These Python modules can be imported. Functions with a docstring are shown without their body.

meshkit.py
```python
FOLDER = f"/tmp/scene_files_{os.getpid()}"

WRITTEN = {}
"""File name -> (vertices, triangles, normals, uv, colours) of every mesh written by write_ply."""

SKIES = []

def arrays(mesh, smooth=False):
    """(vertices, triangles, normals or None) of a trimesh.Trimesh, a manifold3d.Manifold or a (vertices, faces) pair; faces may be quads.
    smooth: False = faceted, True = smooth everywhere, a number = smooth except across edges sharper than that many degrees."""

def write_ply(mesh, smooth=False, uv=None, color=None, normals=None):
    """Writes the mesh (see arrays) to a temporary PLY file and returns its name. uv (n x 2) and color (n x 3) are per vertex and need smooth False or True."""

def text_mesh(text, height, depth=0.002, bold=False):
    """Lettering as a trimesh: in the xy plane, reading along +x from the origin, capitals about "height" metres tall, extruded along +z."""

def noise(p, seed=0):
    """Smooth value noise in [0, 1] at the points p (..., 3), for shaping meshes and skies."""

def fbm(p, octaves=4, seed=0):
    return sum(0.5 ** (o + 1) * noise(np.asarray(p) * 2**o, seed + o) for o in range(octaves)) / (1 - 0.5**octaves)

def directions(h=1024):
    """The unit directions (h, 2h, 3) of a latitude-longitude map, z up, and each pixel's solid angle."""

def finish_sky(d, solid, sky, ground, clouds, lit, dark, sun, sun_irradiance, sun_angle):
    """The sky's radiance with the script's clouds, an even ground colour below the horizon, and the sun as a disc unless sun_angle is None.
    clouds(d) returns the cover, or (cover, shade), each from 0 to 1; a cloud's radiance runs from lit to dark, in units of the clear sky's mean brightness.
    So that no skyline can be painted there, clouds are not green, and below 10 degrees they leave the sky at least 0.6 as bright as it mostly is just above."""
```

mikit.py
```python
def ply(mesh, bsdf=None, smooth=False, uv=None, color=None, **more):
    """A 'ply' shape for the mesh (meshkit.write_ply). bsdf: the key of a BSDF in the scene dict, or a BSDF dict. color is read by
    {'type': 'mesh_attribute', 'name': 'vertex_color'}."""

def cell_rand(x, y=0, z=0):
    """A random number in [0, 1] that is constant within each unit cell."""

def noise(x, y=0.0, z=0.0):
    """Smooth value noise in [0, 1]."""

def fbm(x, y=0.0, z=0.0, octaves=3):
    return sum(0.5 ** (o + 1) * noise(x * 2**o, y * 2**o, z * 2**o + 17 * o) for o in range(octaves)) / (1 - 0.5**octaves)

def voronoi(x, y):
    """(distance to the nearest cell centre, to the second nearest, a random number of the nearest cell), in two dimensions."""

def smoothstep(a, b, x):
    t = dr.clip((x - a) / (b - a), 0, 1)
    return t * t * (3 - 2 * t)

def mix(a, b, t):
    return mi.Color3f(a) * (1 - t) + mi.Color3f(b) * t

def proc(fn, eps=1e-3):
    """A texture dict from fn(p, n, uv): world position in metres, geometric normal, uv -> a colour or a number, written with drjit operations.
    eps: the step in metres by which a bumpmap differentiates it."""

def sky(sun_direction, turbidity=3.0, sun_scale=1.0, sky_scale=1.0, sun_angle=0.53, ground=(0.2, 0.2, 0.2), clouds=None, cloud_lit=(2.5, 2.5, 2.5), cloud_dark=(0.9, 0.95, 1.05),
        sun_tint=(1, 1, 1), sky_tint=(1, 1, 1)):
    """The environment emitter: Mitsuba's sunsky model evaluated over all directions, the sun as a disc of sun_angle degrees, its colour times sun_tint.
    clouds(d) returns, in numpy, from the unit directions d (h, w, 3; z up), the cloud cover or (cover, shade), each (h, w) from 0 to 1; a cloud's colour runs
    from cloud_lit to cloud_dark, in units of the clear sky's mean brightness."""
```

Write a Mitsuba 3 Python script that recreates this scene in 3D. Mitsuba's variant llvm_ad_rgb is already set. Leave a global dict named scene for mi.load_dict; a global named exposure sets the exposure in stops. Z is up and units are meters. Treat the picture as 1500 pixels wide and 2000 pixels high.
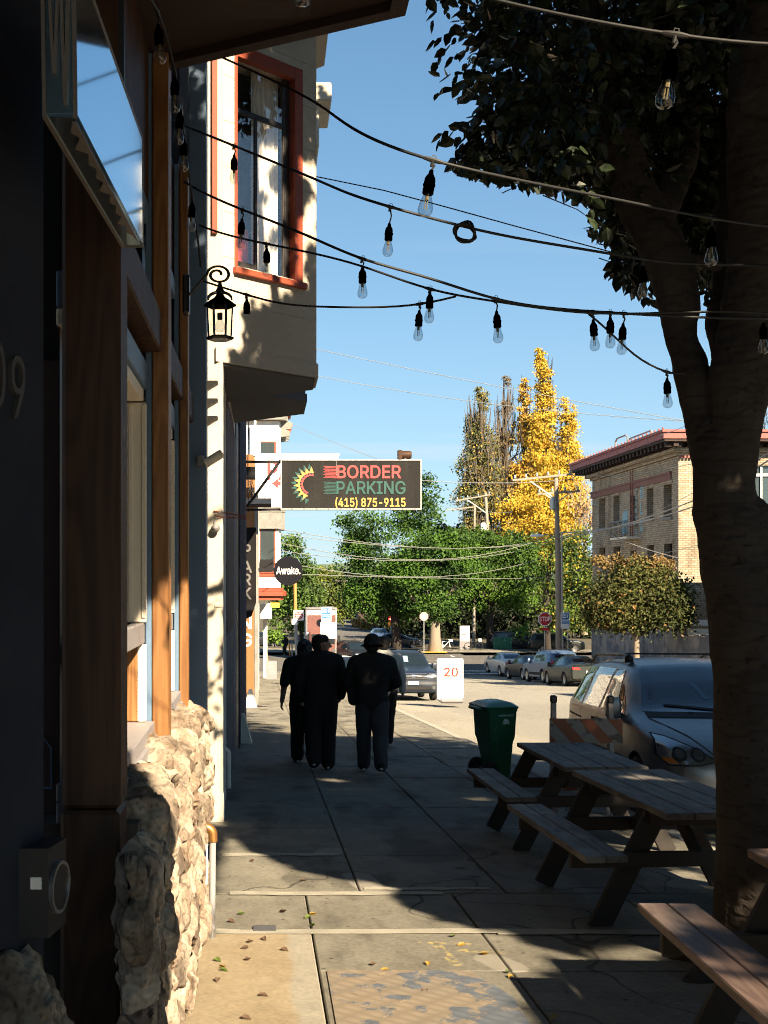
import math, random
import numpy as np
import trimesh
import manifold3d as m3
import shapely
from shapely.geometry import Polygon, Point, LineString, box as sbox
import drjit as dr
import mitsuba as mi
import mikit, meshkit
from mikit import proc, noise, fbm, voronoi, cell_rand, smoothstep, mix

T4 = mi.ScalarTransform4f
scene, labels = {}, {}
# ---------------------------------------------------------------- camera, sky, exposure
F, VX, VY, H = 2310.0, 515.0, 1130.0, 1.58          # pixels of the 1500 x 2000 frame; eye height in metres
scene['camera'] = {'type': 'perspective', 'fov': math.degrees(2 * math.atan(1000 / F)), 'fov_axis': 'y',
    'near_clip': 0.05, 'far_clip': 3000.0,
    'principal_point_offset_x': (750 - VX) / 1500, 'principal_point_offset_y': (1000 - VY) / 2000,
    'to_world': T4().look_at(origin=[0, 0, H], target=[0, 10, H], up=[0, 0, 1])}
SUN = np.array([0.36, -0.757, 0.545]); SUN = SUN / np.linalg.norm(SUN)
def wisps(d):
    x, y, z = d[..., 0], d[..., 1], np.maximum(d[..., 2], 0.02)
    n = meshkit.fbm(np.stack([x / z * 0.35, y / z * 1.6, z * 0], -1) + 7.3, 5)
    hz = np.exp(-d[..., 2] / 0.15)
    return np.clip((n - 0.56) * 1.6, 0, 0.28) * np.exp(-d[..., 2] / 0.35) + 0.54 * hz + 0.045
scene['sky'] = mikit.sky(SUN.tolist(), turbidity=2.6, sun_scale=6.4, sky_scale=2.35, sun_tint=(0.99, 1.0, 1.0), sky_tint=(0.68, 1.04, 1.13), clouds=wisps, cloud_lit=(2.5, 2.55, 2.6), cloud_dark=(1.2, 1.3, 1.5))
exposure = 0.9

# ---------------------------------------------------------------- helpers
rng = np.random.default_rng(11)
random.seed(5)
used = set()
def newkey(name, parent=None):
    base = f'{parent}__{name}' if parent else name
    k, n = base, 0
    while k in used:
        n += 1
        k = f'{base}_{n:03d}'
    used.add(k)
    return k
def tag(k, label=None, cat=None, group=None, kind=None):
    d = labels.setdefault(k, {})
    for a, b in (('label', label), ('category', cat), ('group', group), ('kind', kind)):
        if b: d[a] = b
    return k
def thing(name, label, cat, group=None):
    return tag(newkey(name), label, cat, group)
def add(name, mesh, mat, parent=None, smooth=False, label=None, cat=None, group=None, kind=None, color=None, to_world=None, **more):
    k = newkey(name, parent)
    d = mesh if isinstance(mesh, dict) else mikit.ply(mesh, 'mat_' + mat, smooth, color=color, **more)
    if to_world is not None: d = {**d, 'to_world': to_world}
    scene[k] = d
    if label or cat or group or kind: tag(k, label, cat, group, kind)
    return k
def struct(name, mesh, mat, smooth=False, **kw):
    return add(name, mesh, mat, None, smooth, kind='structure', **kw)
def P(px, py, Y):                                   # where a sight line reaches the distance Y
    return np.array([(px - VX) * Y / F, Y, H + (VY - py) * Y / F])
SL = 0.0606
def zg(Y):                                          # the street falls away from the viewer, then levels out at the cross street
    Y = np.asarray(Y, float)
    t = np.clip((Y - 70) / 18, 0, 1)
    return -SL * np.where(Y < 70, np.maximum(Y, -40), 70 + 18 * (t - t ** 2 / 2))
def Tm(m):                                          # 4x4 -> transform
    return T4(m)
def rotz(a):
    c, s = math.cos(a), math.sin(a)
    return np.array([[c, -s, 0, 0], [s, c, 0, 0], [0, 0, 1, 0], [0, 0, 0, 1.0]])
def rotx(a):
    c, s = math.cos(a), math.sin(a)
    return np.array([[1, 0, 0, 0], [0, c, -s, 0], [0, s, c, 0], [0, 0, 0, 1.0]])
def roty(a):
    c, s = math.cos(a), math.sin(a)
    return np.array([[c, 0, s, 0], [0, 1, 0, 0], [-s, 0, c, 0], [0, 0, 0, 1.0]])
def tr(x, y, z):
    m = np.eye(4); m[:3, 3] = (x, y, z); return m
def moved(mesh, m):
    k = mesh.copy(); k.apply_transform(m); return k
def cat(*ms):
    l = []
    for m in ms:
        l.extend(m) if isinstance(m, (list, tuple)) else l.append(m)
    return trimesh.util.concatenate(l)
def bx(x0, x1, y0, y1, z0, z1, c=0.0):              # box, its edges chamfered by c
    if c <= 0:
        return trimesh.creation.box(bounds=[[x0, y0, z0], [x1, y1, z1]])
    c = min(c, (x1 - x0) * .45, (y1 - y0) * .45, (z1 - z0) * .45)
    pts = []
    for sx, X in ((1, x0), (-1, x1)):
        for sy, Y in ((1, y0), (-1, y1)):
            for sz, Z in ((1, z0), (-1, z1)):
                pts += [(X, Y + sy * c, Z + sz * c), (X + sx * c, Y, Z + sz * c), (X + sx * c, Y + sy * c, Z)]
    return trimesh.Trimesh(pts).convex_hull
def fbox(x0, x1, y0, y1, z0, z1, c=0.0):            # a box whose foot and head follow the falling street (z above ground)
    m = bx(x0, x1, y0, y1, z0, z1, c)
    v = m.vertices.copy(); v[:, 2] += zg(v[:, 1]); m.vertices = v
    return m
def beam(a, b, w, h, c=0.0, up=(0, 0, 1)):          # a bar of section w (sideways) x h (up) from a to b
    a, b = np.asarray(a, float), np.asarray(b, float)
    d = b - a; L = np.linalg.norm(d); d /= L
    up = np.asarray(up, float)
    if abs(d @ up) > .98: up = np.array([0, 1.0, 0])
    s = np.cross(d, up); s /= np.linalg.norm(s); u = np.cross(s, d)
    m = bx(-w / 2, w / 2, 0, L, -h / 2, h / 2, c)
    M = np.eye(4); M[:3, 0], M[:3, 1], M[:3, 2], M[:3, 3] = s, d, u, a
    m.apply_transform(M); return m
def tube(pts, r, n=8, caps=True):                   # a tube along a polyline, r a number or one per point
    pts = np.asarray(pts, float); r = np.broadcast_to(np.asarray(r, float), (len(pts),))
    d = np.gradient(pts, axis=0); d /= np.linalg.norm(d, axis=1, keepdims=True) + 1e-12
    ref = np.array([0, 0, 1.0]) if abs(d[0][2]) < .9 else np.array([1.0, 0, 0])
    rings = []
    a = np.linspace(0, 2 * np.pi, n, endpoint=False)
    for p, t, q in zip(pts, d, r):
        s = np.cross(t, ref); s /= np.linalg.norm(s) + 1e-12; u = np.cross(s, t); ref = u
        rings.append(p + q * (np.cos(a)[:, None] * s + np.sin(a)[:, None] * u))
    v = np.vstack(rings); f = []
    for i in range(len(pts) - 1):
        for j in range(n):
            k = (j + 1) % n
            f += [(i * n + j, (i + 1) * n + j, (i + 1) * n + k), (i * n + j, (i + 1) * n + k, i * n + k)]
    if caps:
        v = np.vstack([v, pts[0], pts[-1]]); A, B = len(v) - 2, len(v) - 1; o = (len(pts) - 1) * n
        for j in range(n):
            k = (j + 1) % n
            f += [(A, j, k), (B, o + k, o + j)]
    m = trimesh.Trimesh(v, f, process=False)
    return m
def lathe(prof, n=20):                              # profile (r, z) turned about z
    m = trimesh.creation.revolve(np.asarray(prof, float), sections=n)
    return m
def prism(poly, d, eng='earcut'):                   # polygon in xy pulled up by d along z
    poly = poly if hasattr(poly, 'exterior') or hasattr(poly, 'geoms') else Polygon(poly)
    return cat([trimesh.creation.extrude_polygon(g, d, engine=eng) for g in getattr(poly, 'geoms', [poly])])
FACE = np.array([[1, 0, 0, 0], [0, 0, -1, 0], [0, 1, 0, 0], [0, 0, 0, 1.0]])      # xy plane -> upright, facing the viewer (-y)
STREET = np.array([[0, 0, 1, 0], [1, 0, 0, 0], [0, 1, 0, 0], [0, 0, 0, 1.0]])     # xy plane -> upright, facing the street (+x), reading along +y
def upright(poly, d, x, y, z):                      # polygon drawn in (X, Z), front towards the viewer, d thick
    return moved(prism(poly, d), tr(x, y, z) @ FACE)
def text(s, h, d, x, y, z, bold=True, sx=1.0, center=False, M=FACE):
    m = meshkit.text_mesh(s, h, d, bold)
    if center: m.apply_translation([-m.bounds.mean(0)[0], 0, 0])
    m.apply_transform(np.diag([sx, 1, 1, 1]))
    return moved(m, tr(x, y, z) @ M)
def to_trimesh(man):
    m = man.to_mesh(); return trimesh.Trimesh(m.vert_properties[:, :3], m.tri_verts, process=False)
def to_man(t):
    t = t.copy(); t.merge_vertices()
    return m3.Manifold(m3.Mesh(np.asarray(t.vertices, np.float32), np.asarray(t.faces, np.uint32)))
def ball(p, r, n=16):
    return m3.Manifold.sphere(float(r), n).translate([float(x) for x in p])
def bone(a, ra, b, rb, n=16):
    return m3.Manifold.batch_hull([ball(a, ra, n), ball(b, rb, n)])
def flesh(mans, edge=.03, smooth=10):               # bones grown into one smooth body
    m = m3.Manifold.batch_boolean(mans, m3.OpType.Add).refine_to_length(edge)
    t = to_trimesh(m); t.merge_vertices()
    trimesh.smoothing.filter_taubin(t, iterations=smooth)
    return t
def rough(mesh, amp, freq, seed=0, oct=4):          # push vertices along their normals by noise
    v = mesh.vertices; n = mesh.vertex_normals
    k = meshkit.fbm(v * freq, oct, seed) - .5
    mesh.vertices = v + n * (k * 2 * amp)[:, None]
    return mesh
def sag(a, b, drop, n=14):
    a, b = np.asarray(a, float), np.asarray(b, float)
    t = np.linspace(0, 1, n)[:, None]
    p = a + (b - a) * t; p[:, 2] -= (4 * drop * t * (1 - t))[:, 0]
    return p

# ---------------------------------------------------------------- materials
def pr(key, col, rough=.6, metal=0.0, spec=.5, **kw):
    c = col if isinstance(col, dict) else {'type': 'rgb', 'value': list(col)}
    scene['mat_' + key] = {'type': 'principled', 'base_color': c, 'roughness': rough, 'metallic': metal, 'specular': spec, **kw}
    return key
def pr2(key, col, rough=.6, **kw):
    pr(key, col, rough, **kw); scene['mat_' + key] = {'type': 'twosided', 'bsdf': scene['mat_' + key]}
    return key
def bumped(key, fn, scale, eps=2e-3):
    scene['mat_' + key] = {'type': 'bumpmap', 'arbitrary': proc(fn, eps), 'scale': scale, 'bsdf': scene['mat_' + key]}
def seg_dist(p, a, b):
    ax, ay, bx_, by = a[0], a[1], b[0] - a[0], b[1] - a[1]
    t = dr.clip(((p.x - ax) * bx_ + (p.y - ay) * by) / (bx_ * bx_ + by * by), 0, 1)
    return dr.sqrt(dr.square(p.x - ax - t * bx_) + dr.square(p.y - ay - t * by))
def concrete(p, n, uv):
    slab = cell_rand((p.x + .4) / .95, p.y / 1.37, 3)
    big = fbm(p.x * 1.1, p.y * .9, 3.0, 3); fine = noise(p.x * 60, p.y * 60, 1); mid = fbm(p.x * 7, p.y * 5, 5., 3)
    c = mix((.100, .095, .080), (.165, .157, .131), big * .75 + slab * .4)
    c = c * (.72 + .42 * mid) * (.82 + .32 * fine)
    stain = smoothstep(.56, .74, fbm(p.x * 2.6, p.y * 1.1, 12., 4)); c = c * (1 - .38 * stain)
    d, d2, w = voronoi(p.x * 5.5, p.y * 5.5)
    gum = (1 - smoothstep(.05, .09, d)) * dr.select(w > .74, 1., 0.)
    crack = (1 - smoothstep(.0, .010, dr.abs(fbm(p.x * .9 + 3, p.y * .7, 2., 4) - .5))) * smoothstep(.45, .6, noise(p.x * .5, p.y * .4, 9.))
    c = c * (1 - .55 * gum) * (1 - .6 * crack)
    ch = noise(p.x * 30, p.y * 30, 6.) * .7 + .3 * fine
    chalk = mi.Float(0)
    for a, b, r in (((.92, 6.42), (.97, 5.95), .035), ((.85, 6.40), (1.14, 6.36), .02), ((1.05, 6.22), (1.24, 6.2), .04)):
        chalk = dr.maximum(chalk, (1 - smoothstep(r * .5, r, seg_dist(p, a, b))) * smoothstep(.35, .75, ch))
    c = mix(c, (.30, .24, .09), chalk * .7)
    pat = mi.Float(0)
    for a, b, r in (((.50, 9.2), (.54, 9.35), .12), ((.70, 7.85), (.66, 8.3), .11), ((1.22, 5.9), (1.16, 6.05), .10)):
        pat = dr.maximum(pat, 1 - smoothstep(r * .8, r, seg_dist(p, a, b) + .05 * (mid - .5)))
    return mix(c, (.20, .19, .165), pat * .7)
pr('concrete', proc(concrete), .85, spec=.25)
def tan_concrete(p, n, uv):
    c = mix((.20, .16, .105), (.245, .21, .15), fbm(p.x * 2.3, p.y * 2.0, 2., 3))
    edge = smoothstep(.13, .17, p.x + .03 * noise(p.y * 9, 2.))
    c = mix(c, (.22, .205, .17), edge)
    return c * (.86 + .22 * noise(p.x * 60, p.y * 60, 4.)) * (.85 + .25 * fbm(p.x * 9, p.y * 9, 1., 3))
pr('tan_concrete', proc(tan_concrete), .85, spec=.25)
pr('patch_cement', proc(lambda p, n, uv: mi.Color3f(.22, .21, .18) * (.75 + .4 * fbm(p.x * 12, p.y * 12, 0., 3))), .9)
pr('joint_dark', (.06, .055, .05), .95)
def asphalt(p, n, uv):
    lane = smoothstep(5.2, 5.6, p.x + .25 * noise(p.y * .4, 2.)) * (1 - smoothstep(70., 78., p.y + noise(p.x, 3.) * 3))
    tanpart = mix((.148, .140, .119), (.192, .182, .156), fbm(p.x * .9, p.y * .5, 0., 3))
    grey = mix((.13, .126, .112), (.165, .158, .14), fbm(p.x * .6, p.y * .25, 4., 3))
    dark = mix((.055, .054, .052), (.08, .077, .072), fbm(p.x * .5, p.y * .3, 7., 3))
    c = mix(tanpart, grey, lane)
    c = mix(c, dark, smoothstep(72., 80., p.y + 3 * noise(p.x * .4, 1.)))
    crack = fbm(p.x * 1.3, p.y * .7, 9., 4)
    c = c * (1 - .25 * (1 - smoothstep(0., .012, dr.abs(crack - .5))))
    return c * (.88 + .22 * noise(p.x * 30, p.y * 30, 2.))
pr('asphalt', proc(asphalt), .9, spec=.25)
pr('paint_line', (.62, .60, .55), .8)
pr('paint_yellow', (.68, .42, .06), .8)
pr('kerb', (.20, .19, .165), .9)
def rubble(k, tone, warm):
    def fn(p, n, uv):
        a = fbm(p.x * 8 + k, p.y * 8, p.z * 4.5, 4); b = fbm(p.x * 2.6 + 3 + k, p.y * 2.6, p.z * 2.2, 3); g = noise(p.x * 85, p.y * 85, p.z * 85)
        c = mix((.135 * tone, .098 * tone, .070 * tone), (.34 * tone, .285 * tone, .228 * tone), smoothstep(.22, .68, a))
        c = mix(c, warm, smoothstep(.52, .70, b) * .75)
        pit = smoothstep(.66, .80, noise(p.x * 80, p.y * 80, p.z * 60))
        vein = 1 - smoothstep(.0, .03, dr.abs(fbm(p.x * 7, p.y * 5, p.z * 3 + k, 3) - .5))
        return c * (1 - .35 * pit) * (1 - .45 * vein) * (.72 + .5 * g)
    return fn
for i_, (tone, warm) in enumerate(((1.05, (.15, .092, .068)), (.80, (.10, .082, .070)), (1.22, (.21, .145, .10)))):
    pr(f'rubble_{i_}', proc(rubble(i_ * 7.3, tone, warm)), .92, spec=.15)
    bumped(f'rubble_{i_}', lambda p, n, uv: fbm(p.x * 26, p.y * 26, p.z * 22, 4), .018)
pr('mortar', (.075, .062, .052), .95)
def grain(ax, c0, c1, s=1.0, wear=None):
    def fn(p, n, uv):
        q = (p.x, p.y, p.z); L = q[ax] * 1.1 * s; A = q[(ax + 1) % 3]; B = q[(ax + 2) % 3]
        w = fbm(A * 9 * s + .25 * noise(L * 2, A * 3), B * 9 * s, L * .6, 2)
        ring = .5 + .5 * dr.sin(60 * w + 3 * noise(L * 1.5, A * 6, B * 6))
        fib = noise(A * 130 * s, B * 130 * s, L * 5)
        c = mix(c0, c1, .55 * ring + .45 * fib)
        if wear:
            c = mix(c, wear, smoothstep(.52, .68, fbm(q[0] * 5, q[1] * 5, q[2] * 5, 3)) * .6)
        return c * (.75 + .4 * noise(A * 4, B * 4, L * .8))
    return fn
pr('post_wood', proc(grain(2, (.032, .015, .009), (.07, .033, .018))), .6, spec=.3)
pr('amber_wood', proc(grain(2, (.15, .064, .02), (.29, .14, .05))), .5, spec=.4)
pr('table_wood', proc(grain(1, (.07, .066, .064), (.135, .128, .122), wear=(.19, .18, .168))), .75, spec=.3)
pr('red_bench_wood', proc(grain(1, (.070, .045, .038), (.125, .085, .070), wear=(.16, .125, .105))), .6, spec=.4)
pr('dark_leg_wood', (.022, .018, .016), .8)
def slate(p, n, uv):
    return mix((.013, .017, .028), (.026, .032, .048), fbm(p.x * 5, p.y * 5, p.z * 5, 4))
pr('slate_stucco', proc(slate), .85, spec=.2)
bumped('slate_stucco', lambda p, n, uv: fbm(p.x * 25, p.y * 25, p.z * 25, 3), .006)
def cream(p, n, uv):
    c = mix((.43, .395, .335), (.52, .485, .42), fbm(p.x * 1.5, p.y * 1.5, p.z * 1.2, 3))
    return c * (.93 + .1 * noise(p.x * 30, p.y * 30, p.z * 30))
pr('cream_stucco', proc(cream), .8, spec=.25)
pr('cream_board', (.74, .67, .55), .6)
pr('soffit_brown', (.026, .012, .010), .7)
pr('rust_trim', (.27, .055, .026), .55)
pr('blue_trim', (.10, .165, .26), .5)
pr('grey_trim', (.19, .18, .19), .55)
pr('dark_trim', (.028, .025, .026), .5)
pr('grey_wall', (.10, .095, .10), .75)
pr('maroon_wall', (.055, .03, .03), .7)
pr('black_metal', (.012, .012, .013), .35, spec=.5)
pr('black_plastic', (.016, .016, .018), .45)
pr('black_rubber', (.018, .018, .018), .85)
pr('white_paint', (.78, .77, .74), .5)
pr('pipe_grey', (.27, .275, .29), .45)
pr('brass', (.48, .25, .085), .38, .8)
pr('steel', (.45, .46, .48), .35, .9)
pr('void', (.006, .006, .007), .9)
pr('room_dark', (.03, .028, .026), .8)
pr2('curtain', (.72, .69, .62), .9)
pr('red_item', (.55, .07, .03), .6)
scene['mat_pane'] = {'type': 'thindielectric', 'int_ior': 1.5}
scene['mat_bulb_glass'] = {'type': 'thindielectric', 'int_ior': 1.6, 'specular_transmittance': {'type': 'rgb', 'value': [.80, .84, .86]}}
pr('filament', (.20, .15, .075), .5)
pr('mirror_blue', (.50, .72, .86), .06, .95)
pr('sign_frame_grey', (.13, .115, .105), .5)
# ---------------------------------------------------------------- ground, pavement, road
def sheet(x0, x1, ys, dz, xs=None, cross=0.0):
    xs = np.array([x0, x1], float) if xs is None else np.asarray(xs, float)
    ys = np.asarray(ys, float)
    X, Y = np.meshgrid(xs, ys)
    v = np.stack([X, Y, zg(Y) + dz - cross * X], -1).reshape(-1, 3); n = len(xs); f = []
    for i in range(len(ys) - 1):
        for j in range(n - 1):
            a = i * n + j
            f += [(a, a + 1, a + n + 1), (a, a + n + 1, a + n)]
    return trimesh.Trimesh(v, f, process=False)
YS = np.concatenate([[-400, -40], np.arange(-36, 70, 4), np.arange(70, 92, 2), [100, 140, 220, 400, 900, 2500]])
pr('earth', (.20, .18, .14), .95)
struct('ground', sheet(-900, 900, YS, -.32), 'earth')
struct('road', sheet(3.62, 17.0, YS, -.13, np.linspace(3.62, 17, 8)), 'asphalt')
struct('cross_street', cat(sheet(-200, 3.62, np.arange(80, 102, 2), -.126), sheet(17.0, 200, np.arange(80, 102, 2), -.126)), 'asphalt')
# pavement on the left: a bed with slabs laid in it
bed_y = np.arange(-12, 80.5, 2)
sw = struct('sidewalk', sheet(-.75, 3.5, bed_y, -.045), 'joint_dark')
rows = [2.2, 3.6, 5.83, 6.64, 7.68, 9.1, 10.5, 11.9, 13.3, 14.7, 16.1, 17.6, 19.1, 20.6, 22.2, 23.8, 25.5, 27.2, 29., 31., 33., 35., 38., 41., 44., 48., 52., 56., 60., 65., 70., 75., 79.8]
near_x, far_x = [-.75, .27, 1.22, 2.3, 3.48], [-.75, .63, 1.58, 2.52, 3.48]
def slab(x0, x1, y0, y1, top, g=.005):
    h = .04
    m = bx(x0 + g, x1 - g, y0 + g, y1 - g, -h, 0, .006)
    v = m.vertices.copy(); v[:, 2] += zg(v[:, 1]) + top; m.vertices = v
    return m
rs = np.random.default_rng(3)
for i in range(len(rows) - 1):
    xs = near_x if rows[i + 1] <= 7.7 else far_x
    for j in range(4):
        if j == 0 and rows[i + 1] <= 6.65:
            continue
        add('slab', slab(xs[j], xs[j + 1], rows[i], rows[i + 1], rs.uniform(-.004, .004)), 'concrete', sw)
add('slab', slab(-.75, .27, 2.2, 6.64, .0), 'tan_concrete', sw)
add('slab', sheet(-.75, 3.48, np.arange(-12, 2.21, 2.84), -.002), 'concrete', sw)
strips = [(-.32, .55, 9.06, 9.17), (-.22, 1.16, 7.62, 7.72), (-.30, 2.2, 6.58, 6.67), (.66, 1.5, 7.78, 7.86), (1.3, 2.2, 6.56, 6.62)]
for x0, x1, y0, y1 in strips:
    n = 14; t = np.linspace(0, 1, n)
    up = y1 + (meshkit.noise(np.stack([t * 9, t * 0 + y0, t * 0], -1)) - .5) * .06
    lo = y0 + (meshkit.noise(np.stack([t * 8, t * 0 + y1 + 5, t * 0], -1)) - .5) * .05
    pg = Polygon(list(zip(x0 + (x1 - x0) * t, lo)) + list(zip(x0 + (x1 - x0) * t[::-1], up[::-1])))
    m = prism(pg, .004); v = m.vertices.copy(); v[:, 2] += zg(v[:, 1]) + .004; m.vertices = v
    add('cement_patch', m, 'patch_cement', sw)
# kerb, gutter
ky = np.arange(-12, 80.1, 2.0)
kerb = struct('kerb', cat(*[fbox(3.485, 3.63, a, a + 1.985, -.16, .0, .012) for a in ky[:-1]]), 'kerb')
struct('opposite_kerb', cat(*[fbox(16.9, 17.05, a, a + 1.985, -.16, .0, .012) for a in ky[:-1]]), 'kerb')
struct('opposite_sidewalk', sheet(17.05, 60, np.concatenate([np.arange(-40, 79, 3), [79.5]]), .0, np.linspace(17.05, 60, 4)), 'concrete')
struct('corner_pavement', cat(sheet(-200, 6.4, [102, 104, 106, 108], .004), sheet(13.6, 200, [102, 104, 106], .004)), 'concrete')
pr('park_soil', (.045, .04, .028), .95)
struct('park_ground', cat(sheet(13.6, 300, [106, 110, 125, 150, 240, 500], .0), sheet(-300, 6.4, [108, 110, 125, 150, 240, 500], .0)), 'park_soil')
def paint(x0, x1, y0, y1, mat='paint_line', dz=-.122, name='road_marking'):
    return add(name, cat(sheet(x0, x1, np.linspace(y0, y1, 4), dz)), mat, kind='structure')
paint(5.5, 16.4, 79.2, 79.65); paint(5.5, 16.4, 82.2, 82.6)
for y in np.arange(86, 101, 3.0): paint(11.5 + (y - 86) * .35, 11.65 + (y - 86) * .35, y, y + 1.6)
paint(13.7, 15.8, 101.7, 102.6, 'paint_yellow', .02, 'kerb_paint')
for y in np.arange(84, 100, 5.): paint(-2.5 + 0, -.6, y, y + .16)
# utility covers
pr('cover_iron', (.10, .10, .105), .5, .4)
cv = thing('utility_cover', 'small dark rectangular iron cover set in the pavement joint by the wall', 'utility cover')
m = bx(-.06, .07, 6.62, 6.76, .004, .010, .003); v = m.vertices; v[:, 2] += zg(v[:, 1]); m.vertices = v
add('lid', m, 'cover_iron', cv)
def plate(p, n, uv):
    u, w = p.x * 34, p.y * 34
    a = dr.abs(dr.sin(u + w)) * dr.abs(dr.cos((u - w) * .5))
    rust = fbm(p.x * 4, p.y * 4, 3., 4); blue = smoothstep(.47, .60, fbm(p.x * 13, p.y * 11, 8., 5) + (p.x - .80) * .28 + (noise(p.x * 90, p.y * 90, 2.) - .5) * .16)
    c = mix((.21, .168, .118), (.17, .148, .115), rust)
    c = mix(c, (.075, .095, .125), blue * .85)
    return c * (.8 + .25 * a)
pr('diamond_plate', proc(plate), .6, spec=.4)
hp = Polygon([(.30, 4.1), (1.10, 4.1), (1.13, 5.35), (1.02, 5.80), (.31, 5.82)]).buffer(-.02).buffer(.02)
hatch = thing('vault_cover', 'worn steel vault cover with rust and flaking blue paint in the pavement', 'vault cover')
m = prism(hp, .006); v = m.vertices.copy(); v[:, 2] += zg(v[:, 1]) + .003; m.vertices = v
add('plate', m, 'diamond_plate', hatch)
for k in range(14):                                  # raised studs near the edge
    y = 4.3 + k * .11
    add('stud', moved(bx(-.02, .02, -.006, .006, 0, .004, .002), tr(.42 + .05 * (k % 5), y, float(zg(y)) + .009) @ rotz(.7 if k % 2 else -.7)), 'diamond_plate', hatch)
cv2 = thing('sidewalk_vault_frame', 'bright rimmed rectangular access lid in the shaded pavement ahead', 'utility cover')
m = prism(Polygon([(2.55, 19.0), (3.25, 19.0), (3.25, 19.6), (2.55, 19.6)]).exterior.buffer(.03), .004); v = m.vertices.copy(); v[:, 2] += zg(v[:, 1]) + .004; m.vertices = v
add('rim', m, 'patch_cement', cv2)
# ---------------------------------------------------------------- nearest building on the left: slate stucco, stone base, timber windows
sf = thing('storefront', 'dark slate storefront with rough stone base, timber posts and cream lined windows beside the pavement', 'building')
def ext(poly, z0, z1): return moved(prism(poly, z1 - z0), tr(0, 0, z0))
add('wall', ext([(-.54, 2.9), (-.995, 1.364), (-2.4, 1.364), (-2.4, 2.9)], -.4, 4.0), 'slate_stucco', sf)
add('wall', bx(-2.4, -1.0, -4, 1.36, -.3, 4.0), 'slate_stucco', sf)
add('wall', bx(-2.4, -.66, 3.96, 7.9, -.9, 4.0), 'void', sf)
add('wall', bx(-2.4, -.64, 8.2, 10.9, -.9, 9.0), 'slate_stucco', sf)
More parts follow.
